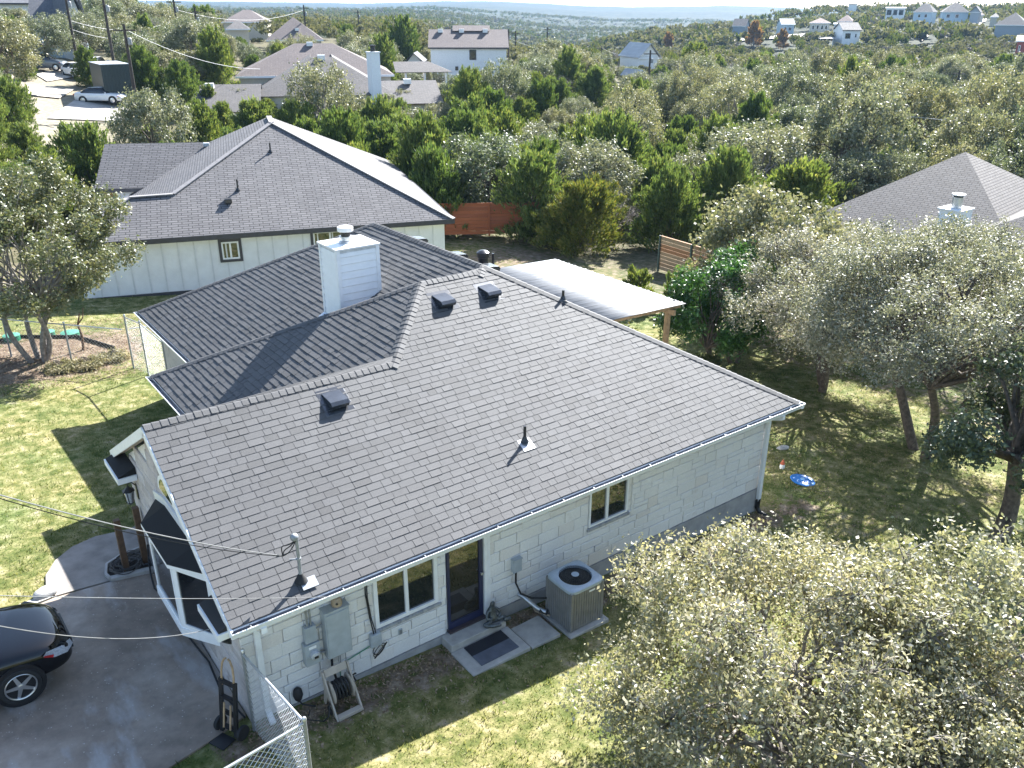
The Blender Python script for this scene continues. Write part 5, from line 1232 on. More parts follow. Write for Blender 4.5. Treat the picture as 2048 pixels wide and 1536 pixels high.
# ------------------------------------------------------------------ patio cover
pc = thing('patio_cover', (15.4,10.5,0), 'shiny corrugated metal patio cover on timber posts behind the stone house', 'patio cover')
def corr(x0, x1, y0, y1, z0, z1, nm):
    nyy = int((y1-y0)/.033); ys = np.linspace(y0, y1, nyy); V = []; F = []
    xs = [x0, (x0+x1)/2, x1]
    for x in xs:
        zz = z0+(z1-z0)*(x-x0)/(x1-x0)
        for y in ys: V.append((x, y, zz+.006*math.sin((y-y0)/.076*2*math.pi*.5)+(.022 if abs(((y-y0) % .30)-.15) < .028 else 0)))
    for i in range(2):
        for j in range(nyy-1): F.append([i*nyy+j, i*nyy+j+1, (i+1)*nyy+j+1, (i+1)*nyy+j][::-1])
    o = MB().add(V, F).build(nm, m_patio, pc); o.data.polygons.foreach_set('use_smooth', [True]*len(o.data.polygons)); md = o.modifiers.new('solid', 'SOLIDIFY'); md.thickness = .003
ysh = np.linspace(7.15, 13.75, 8)
for i in range(7): corr(13.72, 17.45, ysh[i], ysh[i+1]+.06, 2.62+(.004 if i % 2 else 0), 2.50+(.004 if i % 2 else 0), 'roof_sheet')
for y in (7.35,9.4,11.5,13.5): MB().beam((13.75,y,2.52), (17.4,y,2.40), .04, .14).build('rafter', m_wood, pc)
MB().beam((16.95,7.15,2.28), (16.95,13.7,2.28), .09, .18).build('header_beam', m_wood, pc); MB().beam((14.3,7.15,2.36), (14.3,13.7,2.36), .09, .18).build('header_beam', m_wood, pc)
for x, y in ((16.95,7.45), (16.95,10.5), (16.95,13.4), (14.3,7.45), (14.3,13.4)): MB().box(x-.07, x+.07, y-.07, y+.07, h0(x,y)-.1, 2.24).build('post', m_wood, pc)
# ------------------------------------------------------------------ houses farther off
EXCL = []          # (x, y, r): no trees here
KEEP = []          # (px0, py0, px1, py1, dist): sight lines kept clear of nearer trees
m_cream = simple('cream_render', (.58,.53,.44), .7, var=.08); m_whitewall = simple('white_render', (.78,.79,.80), .6, var=.05); m_greywall = simple('grey_blue_siding', (.30,.34,.38), .6, var=.08); m_bluewall = simple('pale_blue_siding', (.50,.60,.68), .6, var=.06); m_redwall = simple('red_brick_wall', (.36,.10,.08), .8, var=.2)
def far_house(name, label, px, py, r, wpx, depth, rise, walls, wm, rm, kind='hip', yaw=0., hips=1.0, wins=(), chimney=None, vents=(), keep=True, over=.4, group=None):
    """(px,py): middle of the near eave line; wpx: its width in photo pixels; r: distance"""
    c = at_dist(px, py, r); dz = (c-CPOS)@CF; Lh = wpx*dz/FPX; az = math.atan2(c[0]-CPOS[0], c[1]-CPOS[1])
    u = np.array((math.cos(az+yaw), -math.sin(az+yaw), 0)); v = np.array((math.sin(az+yaw), math.cos(az+yaw), 0)); ze = c[2]
    g = min(gz(*(c+v*depth/2)[:2]), gz(*c[:2]))-.5; g = min(g, ze-walls)
    T = lambda a, b, z: c+u*a+v*b+np.array((0,0,z-ze))
    t = thing(name, T(0,depth/2,ze-walls), label, 'house', group); Rf = Roof(); H = Lh/2; D = depth
    if kind == 'hip':
        k_ = min(D/2*hips, H-.01)
        A, B, C_, D_ = T(-H,0,ze), T(H,0,ze), T(H,D,ze), T(-H,D,ze); r0, r1 = T(-H+k_,D/2,ze+rise), T(H-k_,D/2,ze+rise)
        Rf.plane([A,B,r1,r0], u).plane([B,C_,r1], v).plane([C_,D_,r0,r1], u).plane([D_,A,r0], v)
    elif kind == 'gable':       # ridge along the near eave
        r0, r1 = T(-H,D/2,ze+rise), T(H,D/2,ze+rise); Rf.plane([T(-H,0,ze),T(H,0,ze),r1,r0], u).plane([T(H,D,ze),T(-H,D,ze),r0,r1], u)
    elif kind == 'flat':
        Rf.plane([T(-H,0,ze),T(H,0,ze),T(H,D,ze+rise),T(-H,D,ze+rise)], u, .25)
    else:                       # gable end towards the camera
        r0, r1 = T(0,-.3,ze+rise), T(0,D,ze+rise); Rf.plane([T(-H,-.3,ze),r0,r1,T(-H,D,ze)], v).plane([r0,T(H,-.3,ze),T(H,D,ze),r1], v)
    ro = Rf.build('roof', rm, t); m = MB(); w = H-over; d0, d1 = (over, D-over)
    m.add([T(-w,d0,g),T(w,d0,g),T(w,d1,g),T(-w,d1,g),T(-w,d0,ze-.02),T(w,d0,ze-.02),T(w,d1,ze-.02),T(-w,d1,ze-.02)], [[0,1,5,4],[1,2,6,5],[2,3,7,6],[3,0,4,7]])
    if kind == 'gable':
        for s in (-w, w): m.add([T(s,d0,ze-.02),T(s,d1,ze-.02),T(s,D/2,ze+rise*.93)], [[0,1,2]])
    if kind == 'end':
        for s in (d0, d1): m.add([T(-w,s,ze-.02),T(w,s,ze-.02),T(0,s,ze+rise*.93)], [[0,1,2]])
    wl_ = m.build('wall', wm, t)
    fa = MB(); fa.beam(T(-H,-.02,ze-.1), T(H,-.02,ze-.1), .05, .22); fa.build('fascia', m_fascia_dark if wm is m_whitewall and kind == 'gable' else m_white, t)
    for (a0, a1, b0, b1) in wins:
        q = MB(); q.obox(T((a0+a1)/2*w,d0-.03,ze-(b0+b1)/2), u*(a1-a0)/2*w, v*.05, (0,0,(b1-b0)/2)); wo_ = q.build('window', m_fascia_dark if wm is m_whitewall else m_white, t)
        q = MB(); q.obox(T((a0+a1)/2*w,d0-.085,ze-(b0+b1)/2), u*((a1-a0)/2*w-.12), v*.01, (0,0,(b1-b0)/2-.12)); q.build('pane', m_pane, wo_)
    for a, b in vents:
        zz = ze+rise*b*.98; q = MB(); q.obox(T(a*H,b*D/2,zz+.22), u*.35, v*.35, (0,0,.22)); q.build('roof_vent', m_cap, t)
    cc = T(0,D/2,0); EXCL.append((cc[0], cc[1], math.hypot(H, D/2)*(.95 if r < 250 else .6)+1.2))
    if keep:
        X, Y, _ = pix([T(-H,0,ze), T(H,0,ze), T(0,D/2,ze+rise), T(-H,0,ze-walls*.45), T(H,0,ze-walls*.45), T(H,D,ze), T(-H,D,ze)]); KEEP.append((X.min()-2, Y.min()-2, X.max()+2, Y.max(), r))
    return t, T, Lh, ze
# brown hip roof beyond the wood, with its grey front wings
t, T, Lh, ze = far_house('brown_roof_house', 'low house with wide faded brown hip roof and grey front wings', 632, 151, 104, 312, 13, 3.1, 2.7, m_cream, m_roofbrown, 'hip', 0, 1.0, vents=((-.05,.93),), keep=False)
KEEP.append((412, 88, 845, 176, 103))
u = T(1,0,0)-T(0,0,0); v = T(0,1,0)-T(0,0,0)
def wing(x0, x1, n0, zr, ze_, mat, hipk=True, back=8):
    Rf = Roof(); xm_ = (x0+x1)/2; h_ = (x1-x0)/2
    if hipk:
        k_ = h_; a, b, c_, d_ = T(x0,n0,ze_), T(x1,n0,ze_), T(xm_+h_*.16,n0+k_,zr), T(xm_-h_*.16,n0+k_,zr)
        Rf.plane([a,b,c_,d_], u).plane([b,T(x1,back,ze_),T(xm_+h_*.16,back,zr),c_], v).plane([T(x0,back,ze_),a,d_,T(xm_-h_*.16,back,zr)], v)
    else:
        Rf.plane([T(x0,n0,ze_),T(x1,n0,ze_),T(x1,n0+6,zr),T(x0,n0+6,zr)], u).plane([T(x0,n0+12,ze_),T(x1,n0+12,ze_),T(x1,n0+6,zr),T(x0,n0+6,zr)], u)
    Rf.build('wing_roof', mat, t); MB().add([T(x0+.4,n0+.4,0),T(x1-.4,n0+.4,0),T(x1-.4,n0+.4,ze_-.02),T(x0+.4,n0+.4,ze_-.02)], [[0,1,2,3]]).build('wing_wall', m_cream, t)
s_ = 104/FPX*1.0
wing(-6.6, 8.0, -9.5, ze+2.05, ze-1.3, m_roofgrey)
wing(-13.3, -5.5, -14.5, ze-.15, ze-2.2, m_roofgrey, False); wing(6.6, 12.6, -12.0, ze-.2, ze-2.0, m_roofgrey, False)
for a, b, z in ((-10.4,-9.6,ze-.45), (.7,-2.5,ze+1.75), (9.4,-7.2,ze-.45)): MB().obox(T(a,b,z+.25), u*.4, v*.4, (0,0,.25)).build('roof_vent', m_cap, t)
cp = T(5.85,-9.2,ze-2); m = MB(); m.box(cp[0]-.5,cp[0]+.5,cp[1]-.5,cp[1]+.5,cp[2]-2,ze+2.75); chn = m.build('chimney', m_siding, t); MB().box(cp[0]-.57,cp[0]+.57,cp[1]-.57,cp[1]+.57,ze+2.75,ze+2.85).build('chimney_pan', m_white, chn); MB().lathe([(.25,0),(.25,.5),(.32,.5),(.32,.62),(0,.65)], (cp[0],cp[1],ze+2.85), 14).build('flue_cap', m_black, chn)
Rf = Roof(); Rf.plane([T(9.0,2,ze+.1),T(15.6,2,ze+.1),T(13.2,5,ze+1.1),T(9.0,5,ze+1.1)], u).plane([T(15.6,2,ze+.1),T(15.6,9,ze+.1),T(13.2,5,ze+1.1)], v); Rf.build('porch_roof', m_roofgrey, t)
for a in (10.2,12.4,14.9): MB().box(*sum([[T(a,2.4,0)[i]-.1, T(a,2.4,0)[i]+.1] for i in (0,1)], []), 0, ze+.05).build('porch_post', m_white, t)
# white two-storey house
t, T, Lh, ze = far_house('two_storey_white_house', 'tall white two-storey house with brown gable roof rising above the wood', 937, 95, 150, 162, 11, 2.6, 5.6, m_whitewall, m_roofbrown, 'gable', 0, wins=((.02,.20,.35,1.9), (-.36,-.28,2.9,3.5)), keep=False)
KEEP.append((846, 58, 1020, 140, 148))
u = T(1,0,0)-T(0,0,0); v = T(0,1,0)-T(0,0,0)
for a in (-4.6,-1.1,2.8): MB().obox(T(a,4.6,ze+2.4), u*.4, v*.4, (0,0,.28)).build('roof_vent', m_cap, t)
Rf = Roof(); Rf.plane([T(-2.6,4.6,ze+2.4),T(3.6,4.6,ze+2.4),T(3.6,6.4,ze+3.2),T(-2.6,6.4,ze+3.2)], u); Rf.build('raised_ridge', m_roofbrown, t)
far_house('small_gable_annex', 'small dark-roofed gable porch left of the two-storey white house', 828, 124, 140, 40, 6, 1.3, 2.6, m_whitewall, m_roofslate, 'end', .1, keep=True)
far_house('red_roof_house', 'house with reddish brown hip roof half hidden by treetops', 590, 80, 165, 112, 12, 3.6, 1.2, m_cream, m_roofbrown, 'hip', 0, .9, vents=((.1,.4),))
far_house('red_roof_house', 'long house with red roof and white front near the left horizon', 490, 44, 210, 92, 12, 2.4, 1.6, m_cream, m_roofbrown, 'hip', .1, .7, keep=False)
far_house('grey_roof_house', 'grey-roofed house below the red-roofed one near the left horizon', 476, 58, 190, 48, 9, 1.6, 2.6, m_cream, m_roofgrey, 'hip', 0, .8)
t, T, Lh, ze = far_house('white_gable_house', 'white house with steep dark roof and gable above the street oaks', 105, 42, 128, 90, 10, 3.4, 4, m_bluewall, m_roofslate, 'gable', .15, keep=True, wins=((-.5,-.2,.8,2.2),(.1,.5,.8,2.2)))
far_house('white_gable_house', 'white gable end facing right above the street oaks', 153, 44, 124, 44, 9, 3.4, 4, m_whitewall, m_roofslate, 'end', -.25, wins=((-.35,.1,-.6,1.2),))
far_house('grey_roof_house', 'long low grey roof in the top left corner', 42, 6, 165, 90, 10, 1.6, 3, m_whitewall, m_roofslate, 'gable', 0)
far_house('white_barn', 'white barn-like house with pale metal roof, its gable facing the road', 1300, 116, 205, 52, 11, 3.0, 2.4, m_whitewall, m_roofpale, 'end', -.45)
far_house('white_shed', 'small white shed roof beside the utility pole in the wood', 1284, 154, 150, 26, 5, 1.1, 1.6, m_whitewall, m_roofpale, 'end', -.6)
# houses on the right hillside
far_house('hill_house', 'grey-roofed house lowest on the far slope, left of the orange trees', 1478, 52, 430, 28.56, 9, 3, 3, m_greywall, m_roofgrey, 'gable', .2)
far_house('hill_house', 'pale blue two-storey house on the hillside right of the orange trees', 1577, 49, 400, 28.56, 9, 2.2, 5, m_bluewall, m_roofpale, 'gable', -.25, wins=((-.6,-.2,1,2.4),(.1,.6,1,2.4)))
far_house('hill_house', 'cream house with wide terracotta hip roof on the hillside', 1640, 46, 390, 42, 10, 1.8, 4, m_cream, m_roofred, 'hip', 0, .8, wins=((-.75,-.5,.8,2.4),(-.3,-.05,.8,2.4),(.15,.4,.8,2.4),(.55,.8,.8,2.4)))
far_house('hill_house', 'terracotta roof partly behind the wide terracotta-roofed house', 1690, 43, 410, 30.24, 10, 2.6, 3.5, m_cream, m_roofred, 'hip', .1, .9)
far_house('hill_house', 'flat white carport between terracotta roofs and grey-roofed house', 1679, 48, 370, 23.52, 8, .3, 2.6, m_whitewall, m_roofpale, 'flat', 0)
t, T, Lh, ze = far_house('hill_house', 'pale green house with grey roof and deck, nearest on the hillside', 1705, 60, 320, 38.64, 11, 2.2, 6, m_whitewall, m_roofgrey, 'gable', -.3, wins=((-.7,-.1,1.0,2.6),(.45,.6,1.2,2.2)))
m = MB(); m.add([T(-10,0,ze-2.6),T(-4,0,ze-2.6),T(-4,6,ze-2.3),T(-10,6,ze-2.3)], [[0,1,2,3]]); m.build('deck_roof', m_roofpale, t)
for a in (-9.6,-7.6,-5.6): MB().beam(T(a,.4,ze-6), T(a,.4,ze-2.6), .2, .2, (1,0,0)).build('deck_post', m_white, t)
far_house('hill_house', 'white modern two-storey house with flat roofs high on the hill', 1792, 16, 440, 38.64, 10, .4, 6, m_whitewall, m_roofpale, 'flat', 0, wins=((-.9,-.4,.8,2.8),(-.2,.2,.8,2.8),(.4,.85,.8,2.8),(-.8,-.2,3.6,5.2)))
far_house('hill_house', 'pale blue gabled house high on the hill, right of the modern house', 1846, 24, 440, 38.64, 10, 3.2, 4, m_bluewall, m_roofgrey, 'hip', .2, .6, wins=((-.5,-.2,.8,2.2),(.2,.5,.8,2.2)))
far_house('hill_house', 'pale house with broad grey hip roof high on the hill', 1912, 24, 420, 50.4, 11, 3.4, 4, m_bluewall, m_roofgrey, 'hip', -.1, .8, wins=((-.7,-.4,.8,2.2),(.0,.3,.8,2.2)))
far_house('hill_house', 'grey gabled garage beside the broad hip roof on the hill', 1950, 24, 415, 20.16, 8, 2.2, 3.4, m_greywall, m_roofgrey, 'end', .1)
far_house('hill_house', 'slate blue house with grey roof at the right edge', 2022, 50, 330, 60.48, 11, 3.6, 3.5, m_greywall, m_roofgrey, 'hip', .1, .9)
far_house('hill_house', 'little white house on the hill crest', 1706, 8, 560, 18.48, 8, 1.2, 3, m_whitewall, m_roofpale, 'gable', 0)
far_house('hill_house', 'dark red brick house with white porch cut by the right edge', 2046, 82, 260, 25.2, 9, 1.2, 4.2, m_redwall, m_roofpale, 'gable', 0, wins=((-.6,-.2,1,2.4),))
far_house('hill_house', 'cream cottage among trees left of the slate blue house', 1990, 34, 400, 18.48, 7, 1.4, 3, m_cream, m_roofgrey, 'hip', 0)
far_house('hill_house', 'small tan house beside the pale lane on the hill', 1960, 30, 440, 16.8, 7, 1.4, 3, m_cream, m_roofred, 'hip', 0)
# brown-roofed house on the right
nhp = np.array((0,0,1.))
t, T, Lh, ze = far_house('tan_roof_house', 'house with tan shingled hip roof and white chimney behind the right oaks', 1785, 500, 41, 490, 14, 3.5, 2.6, m_cream, m_rooftan, 'hip', .35, 1.0, keep=False)
KEEP.append((1700, 315, 2040, 425, 39))
u = T(1,0,0)-T(0,0,0); v = T(0,1,0)-T(0,0,0)
zr_ = ze+3.6
Rf = Roof(); Rf.plane([T(.6,-2.2,ze),T(9.8,-2.2,ze),T(5.2,2.4,ze+2.35)], u).plane([T(9.8,-2.2,ze),T(9.8,9,ze),T(5.2,9,ze+2.35),T(5.2,2.4,ze+2.35)], v).plane([T(.6,9,ze),T(.6,-2.2,ze),T(5.2,2.4,ze+2.35),T(5.2,9,ze+2.35)], v); Rf.build('wing_roof', m_rooftan, t)
cp = at_dist(1905, 452, 37.5); cp = np.array((cp[0],cp[1],0)); zt_ = at_dist(1905,418,37.5)[2]
ch2 = MB().box(cp[0]-.48,cp[0]+.48,cp[1]-.40,cp[1]+.40,-1,zt_).build('chimney', m_siding, t); MB().box(cp[0]-.54,cp[0]+.54,cp[1]-.46,cp[1]+.46,zt_,zt_+.06).build('chimney_pan', m_cap, ch2)
MB().lathe([(.20,0),(.20,.42)], (cp[0],cp[1],zt_+.06), 16).build('flue', m_galv, ch2, smooth=True); MB().lathe([(.18,.42),(.18,.5)], (cp[0],cp[1],zt_+.06), 16).build('flue_screen', m_black, ch2); MB().lathe([(.25,.49),(.25,.54),(0,.58)], (cp[0],cp[1],zt_+.06), 16).build('flue_cap', m_cap, ch2, smooth=True)
for q in ((cp[0]-.49,cp[0]-.40),(cp[0]+.40,cp[0]+.49)): MB().box(q[0],q[1],cp[1]-.415,cp[1]-.33,-1,zt_-.002).build('corner_board', m_white, ch2)

# ------------------------------------------------------------------ street, cars, trailer on the left
rd = []
for px, py in ((40,196), (130,172), (215,158), (300,148), (330,156), (262,200), (225,235), (120,232)):
    q = ground(px, py); rd.append((q[0], q[1], q[2]+.06))
def drape(name, px_poly, mat, off, n=10):
    """a sheet laid on the ground inside a four-cornered outline"""
    A, B, C_, D_ = [ground(*p) for p in px_poly]; V = []; F = []
    for i in range(n+1):
        for j in range(n+1):
            p = (A*(1-i/n)+B*i/n)*(1-j/n)+(D_*(1-i/n)+C_*i/n)*j/n; V.append((p[0], p[1], gz(p[0], p[1])+off))
    for i in range(n):
        for j in range(n): F.append([i*(n+1)+j, (i+1)*(n+1)+j, (i+1)*(n+1)+j+1, i*(n+1)+j+1])
    o = MB().add(V, F).build(name, mat)
    if o.data.polygons[0].normal[2] < 0: o.data.flip_normals()
    return tag(o, kind='structure')
m_asph = simple('sunbleached_asphalt', (.33,.31,.285), .9, var=.25, scale=.5); m_palegravel = simple('pale_caliche', (.46,.41,.345), .95, var=.25, scale=.6)
drape('street', ((95,240), (215,158), (262,165), (255,245)), m_asph, .10)
drape('street_arm', ((175,160), (330,128), (400,135), (262,166)), m_asph, .08)
drape('gravel_drive', ((10,188), (60,172), (150,182), (120,200)), m_palegravel, .12)
drape('parking_pad', ((70,150), (230,122), (240,140), (95,165)), m_palegravel, .09)
drape('pale_lane', ((1150,150), (1170,150), (1200,185), (1160,188)), m_palegravel, .10)
drape('pale_lane', ((1160,186), (1210,184), (1205,206), (1165,206)), m_palegravel, .10)
drape('hill_lane', ((1822,62), (1846,61), (1858,74), (1842,86)), m_palegravel, .5)
drape('hill_lane', ((1950,38), (1975,36), (1960,52), (1940,56)), m_palegravel, .5)
drape('valley_lane', ((1415,92), (1430,88), (1610,70), (1600,78)), m_palegravel, .5)
KEEP += [(75,118,275,226,100), (1150,140,1205,200,110), (1824,60,1864,84,330), (206,230,905,420,39)]
for k_ in ((14,82,13),(6,74,9),(20,80,8)): pass
def road_car(px, py, r, yawoff, label, paint, suv=False):
    p = at_dist(px, py, r); az = math.atan2(p[0]-CPOS[0], p[1]-CPOS[1]); z = gz(p[0], p[1])+.1
    car('parked_car', (p[0], p[1], z), -az-math.pi/2+yawoff, label, paint, suv, False, 'cars by the street'); EXCL.append((p[0], p[1], 4))
def gr_dist(px, py):
    q = ground(px, py); return math.hypot(q[0]-CPOS[0], q[1]-CPOS[1])
road_car(154, 155, gr_dist(154,156), .35, 'white sedan facing the camera at the verge of the street', m_carwhite)
road_car(197, 146, gr_dist(197,147), math.pi-.3, 'white suv seen from behind, right of the white sedan', m_carwhite, True)
road_car(92, 142, gr_dist(92,143), 1.2, 'dark grey car in the shade of the street oaks', m_cargrey, True)
road_car(205, 208, gr_dist(205,209), 1.15, 'silver white car on the street nearest the trailer', m_carwhite)
p = ground(243, 214); z = p[2]; az = math.atan2(p[0]-CPOS[0], p[1]-CPOS[1])
tr = thing('box_trailer', p, 'tall dark green ribbed box trailer parked on the street', 'trailer'); uu = np.array((math.cos(az-.2), -math.sin(az-.2), 0)); vv_ = np.array((math.sin(az-.2), math.cos(az-.2), 0))
hh = 3.0*math.hypot(*(p-CPOS)[:2])/85; m_trail = simple('dark_green_steel', (.03,.045,.045), .5, var=.1); m_trailtop = simple('trailer_roof_metal', (.42,.44,.46), .4, var=.1)
MB().obox(p+uu*.0+vv_*2.5+(0,0,.5+hh/2), uu*1.25, vv_*2.6, (0,0,hh/2)).build('box', m_trail, tr); MB().obox(p+vv_*2.5+(0,0,.53+hh), uu*1.3, vv_*2.65, (0,0,.03)).build('roof', m_trailtop, tr)
for i in range(9): MB().obox(p+uu*(-1.1+i*.275)+vv_*-.12+(0,0,.5+hh/2), uu*.04, vv_*.03, (0,0,hh/2-.1)).build('rib', m_trail, tr)
for i in (-1,1): MB().lathe([(.1,-.12),(.36,-.12),(.38,0),(.36,.12),(.1,.12)], p+uu*1.1*i+vv_*2.6+(0,0,.38), 16, uu).build('wheel', m_tyre, tr)
EXCL.append((p[0]+vv_[0]*2.5, p[1]+vv_[1]*2.5, 3.5))
# ------------------------------------------------------------------ utility poles and lines
POLES = {}
def pole(px, pyb, pyt, r, label, key):
    b = at_dist(px, pyb, r); top = at_dist(px, pyt, r)[2]; b = np.array((b[0], b[1], gz(b[0], b[1])))
    t = thing('utility_pole', b, label, 'utility pole', 'utility poles'); top = max(top, b[2]+5)
    MB().tube([b-(0,0,.5), (b[0],b[1],top)], [.17,.12], 8).build('shaft', simple('creosote_timber', (.06,.048,.04), .9, var=.25) if 'creosote_timber' not in MATS else MATS['creosote_timber'], t)
    MB().beam((b[0]-.8,b[1]+.5,top-.5), (b[0]+.8,b[1]-.5,top-.5), .12, .12).build('crossarm', MATS['creosote_timber'], t)
    MB().lathe([(.16,0),(.18,.1),(.18,.5),(.12,.6),(0,.62)], (b[0]+.25,b[1]-.15,top-1.7), 10).build('transformer', m_galvdull, t)
    POLES[key] = np.array((b[0], b[1], top)); EXCL.append((b[0], b[1], 1.5)); KEEP.append((px-3, pyt, px+3, pyt+(pyb-pyt)*.55, r))
for key, px, pyb, pyt, r, lab in (('a',228,128,-14,100,'tall dark utility pole beside the street, second from the left'), ('b',264,152,48,88,'utility pole rising right above the green trailer'), ('c',143,60,-20,112,'leftmost utility pole in front of the white gable house'), ('d',356,66,-4,135,'utility pole above the treetops left of the red roofs'),
                              ('e',396,70,16,130,'shorter utility pole just right of the one above the treetops'), ('f',611,58,10,170,'utility pole beside the reddish brown hip roof'), ('g',717,48,20,230,'slim utility pole against the horizon left of the two-storey house'), ('h',1017,110,58,165,'utility pole just right of the two-storey white house'),
                              ('i',1031,95,62,190,'thin utility pole second to the right of the two-storey house'), ('j',1094,92,54,210,'utility pole above the wood left of the white barn'), ('k',1202,130,92,190,'dark utility pole in the wood left of the white barn'), ('l',1297,166,100,130,'utility pole in front of the white barn'), ('m',1911,185,140,150,'dark leaning pole stub among the right oaks')):
    pole(px, pyb, pyt, r, lab, key)
m_paleline = simple('sunlit_bare_wire', (.42,.42,.42), .5, var=.1, bstr=0)  # wire colour lightened to stand for sunlight on the strands
def line(a, b, sag, label, r=.022): wire('power_line', a, b, sag, r, label, m_paleline, 20)
line(POLES['c']+(0,0,-3.0), POLES['d']+(0,0,-2.6), 1.2, 'pale power line strung between left poles above the street oaks')
line(POLES['c']+(0,0,-3.9), POLES['d']+(0,0,-3.6), 1.3, 'lower pale power line strung between left poles above the street oaks')
line(CPOS+ray(-60,32)*115, POLES['c']+(0,0,-3.0), .8, 'pale power line entering at the top left corner')
line(POLES['b']+(0,0,-.4), at_dist(520,138,100), .8, 'pale service line from trailer pole down to the brown roof', .025)
line(POLES['d']+(0,0,-1.4), POLES['f']+(0,0,-.8), 1.5, 'thin power line along the horizon between the left poles')
for i, (x0, y0, r0, x1, y1, r1, lab) in enumerate(((1400,122,170,2120,222,85,'uppermost of three pale lines crossing the right wood'), (1360,160,130,2120,262,70,'middle of three pale lines crossing the right wood'), (1880,288,75,2120,332,62,'lowest short pale line above the tan roof'))):
    line(at_dist(x0,y0,r0), at_dist(x1,y1,r1), .6, lab, .02)
line(POLES['l']+(0,0,-.5), POLES['k']+(0,0,-.3), .8, 'thin line between the poles by the white barn', .02)
line(POLES['h']+(0,0,-1.5), POLES['l']+(0,0,-.8), 1.4, 'thin line from the two-storey house pole towards the barn pole', .02)
# ------------------------------------------------------------------ trees
def rhombi(Pc, Nn, ln, wd, rng):
    n = len(Pc); r = rng.normal(size=(n,3)); t = np.cross(Nn, r); t /= np.linalg.norm(t, axis=1)[:, None]+1e-9; b = np.cross(Nn, t)
    k_ = rng.uniform(.55,1.45,n); L_ = (ln*k_)[:, None]; W_ = (wd*k_*rng.uniform(.8,1.2,n))[:, None]
    V = np.stack([Pc-t*L_/2, Pc+b*W_/2-t*L_*.05, Pc+t*L_/2, Pc-b*W_/2-t*L_*.05], 1); return V.reshape(-1,3)
def sprays(Pc, D, ln, wd, rng):
    n = len(Pc); D = D/(np.linalg.norm(D, axis=1)[:, None]+1e-9); r = rng.normal(size=(n,3)); b = np.cross(D, r); b /= np.linalg.norm(b, axis=1)[:, None]+1e-9
    L_ = (ln*rng.uniform(.6,1.4,n))[:, None]; W_ = (wd*rng.uniform(.6,1.4,n))[:, None]
    V = np.stack([Pc-D*L_*.4, Pc+b*W_/2, Pc+D*L_*.6, Pc-b*W_/2], 1); return V.reshape(-1,3)
def unit(rng, n):
    d = rng.normal(size=(n,3)); return d/np.linalg.norm(d, axis=1)[:, None]
def limb(m, a, b, r0, r1, rng, n=6, k=5, wob=.12):
    a = np.array(a, float); b = np.array(b, float); L_ = np.linalg.norm(b-a); pts = []; ph = rng.uniform(-1,1,3)*wob*L_
    for t in np.linspace(0,1,k+1): pts.append(a+(b-a)*t+ph*math.sin(t*math.pi)*(1-t*.3)+np.array((0,0,.10*L_*math.sin(t*math.pi))))
    m.tube(pts, [r0+(r1-r0)*t for t in np.linspace(0,1,k+1)], n, False); return pts
def oak_mesh(seed, Rx, Rz, th, nclump, nleaf, ls, trunks=1, spread=.4, trunk_r=.16, flat=.72, base_c=.45, twigs=0, asp=.45, low=-.42, tuft_n=20, tuft_r=.11):
    """crown: clumps over a flattened dome. th: height of the dome's centre. returns trunk mesh, crown array"""
    rng = np.random.default_rng(seed); C_ = []
    d = unit(rng, nclump*3); d = d[d[:,2] > low][:nclump]; f = rng.uniform(.55,.98,len(d))**.7
    rad = Rx*rng.uniform(.17,.36,len(d))*(9/ max(9, nclump))**.25
    C_ = np.stack([d[:,0]*f*(Rx-rad*.7), d[:,1]*f*(Rx-rad*.7), th+d[:,2]*f*(Rz-rad*.5)], 1); C_[:, :2] *= rng.uniform(.88,1.12,(len(C_),1))
    w = rad**2; ntf = nleaf//tuft_n; tid = rng.choice(len(C_), ntf, p=w/w.sum()); tu = unit(rng, ntf); tr_ = rad[tid]*(rng.uniform(0,1,ntf)**.38)*rng.uniform(.85,1.18,ntf)
    TC = C_[tid]+tu*tr_[:, None]*np.array((1,1,flat)); li = rng.integers(0, ntf, nleaf); idx = tid[li]
    Pc = TC[li]+rng.normal(size=(nleaf,3))*tuft_r*rng.uniform(.5,1.2,nleaf)[:, None]; u_ = tu[li]
    Nn = u_*.5+unit(rng, nleaf)*.85+np.array((0,0,.3)); Nn /= np.linalg.norm(Nn, axis=1)[:, None]
    V = rhombi(Pc, Nn, ls, ls*asp, rng)
    ms = []; LB = set()
    for k in range(trunks):
        m = MB(); ms.append(m)
        a = 2*math.pi*k/trunks+rng.uniform(0,1); s0 = spread*.25*(trunks > 1); b0 = np.array((math.cos(a)*s0, math.sin(a)*s0, -.15)); fork = np.array((math.cos(a)*spread*(1 if trunks > 1 else .3), math.sin(a)*spread*(1 if trunks > 1 else .3), th-Rz*base_c))
        if fork[2] < .6: fork[2] = .6
        limb(m, b0, fork, trunk_r*1.25/trunks**.3, trunk_r*.8/trunks**.3, rng, 8, 8, .16)
        own = [i for i in range(len(C_)) if i % trunks == k]
        limbed = set(own[:max(6, int((26 if not twigs else 70)/trunks))]); LB.update(limbed)
        for i in sorted(limbed):
            mid = fork+(C_[i]-fork)*.5+rng.uniform(-.2,.2,3)*Rx*.3; limb(m, fork, mid, trunk_r*.55/trunks**.3, trunk_r*.3/trunks**.3, rng, 6, 4); limb(m, mid, C_[i], trunk_r*.3/trunks**.3, trunk_r*.1, rng, 5, 4)
    if twigs:
        for j in rng.choice(ntf, min(twigs, ntf), replace=False):
            if tid[j] not in LB: continue
            m = ms[tid[j] % trunks]; limb(m, C_[tid[j]], TC[j], .013, .004, rng, 3, 3, .12)
    return ms, V
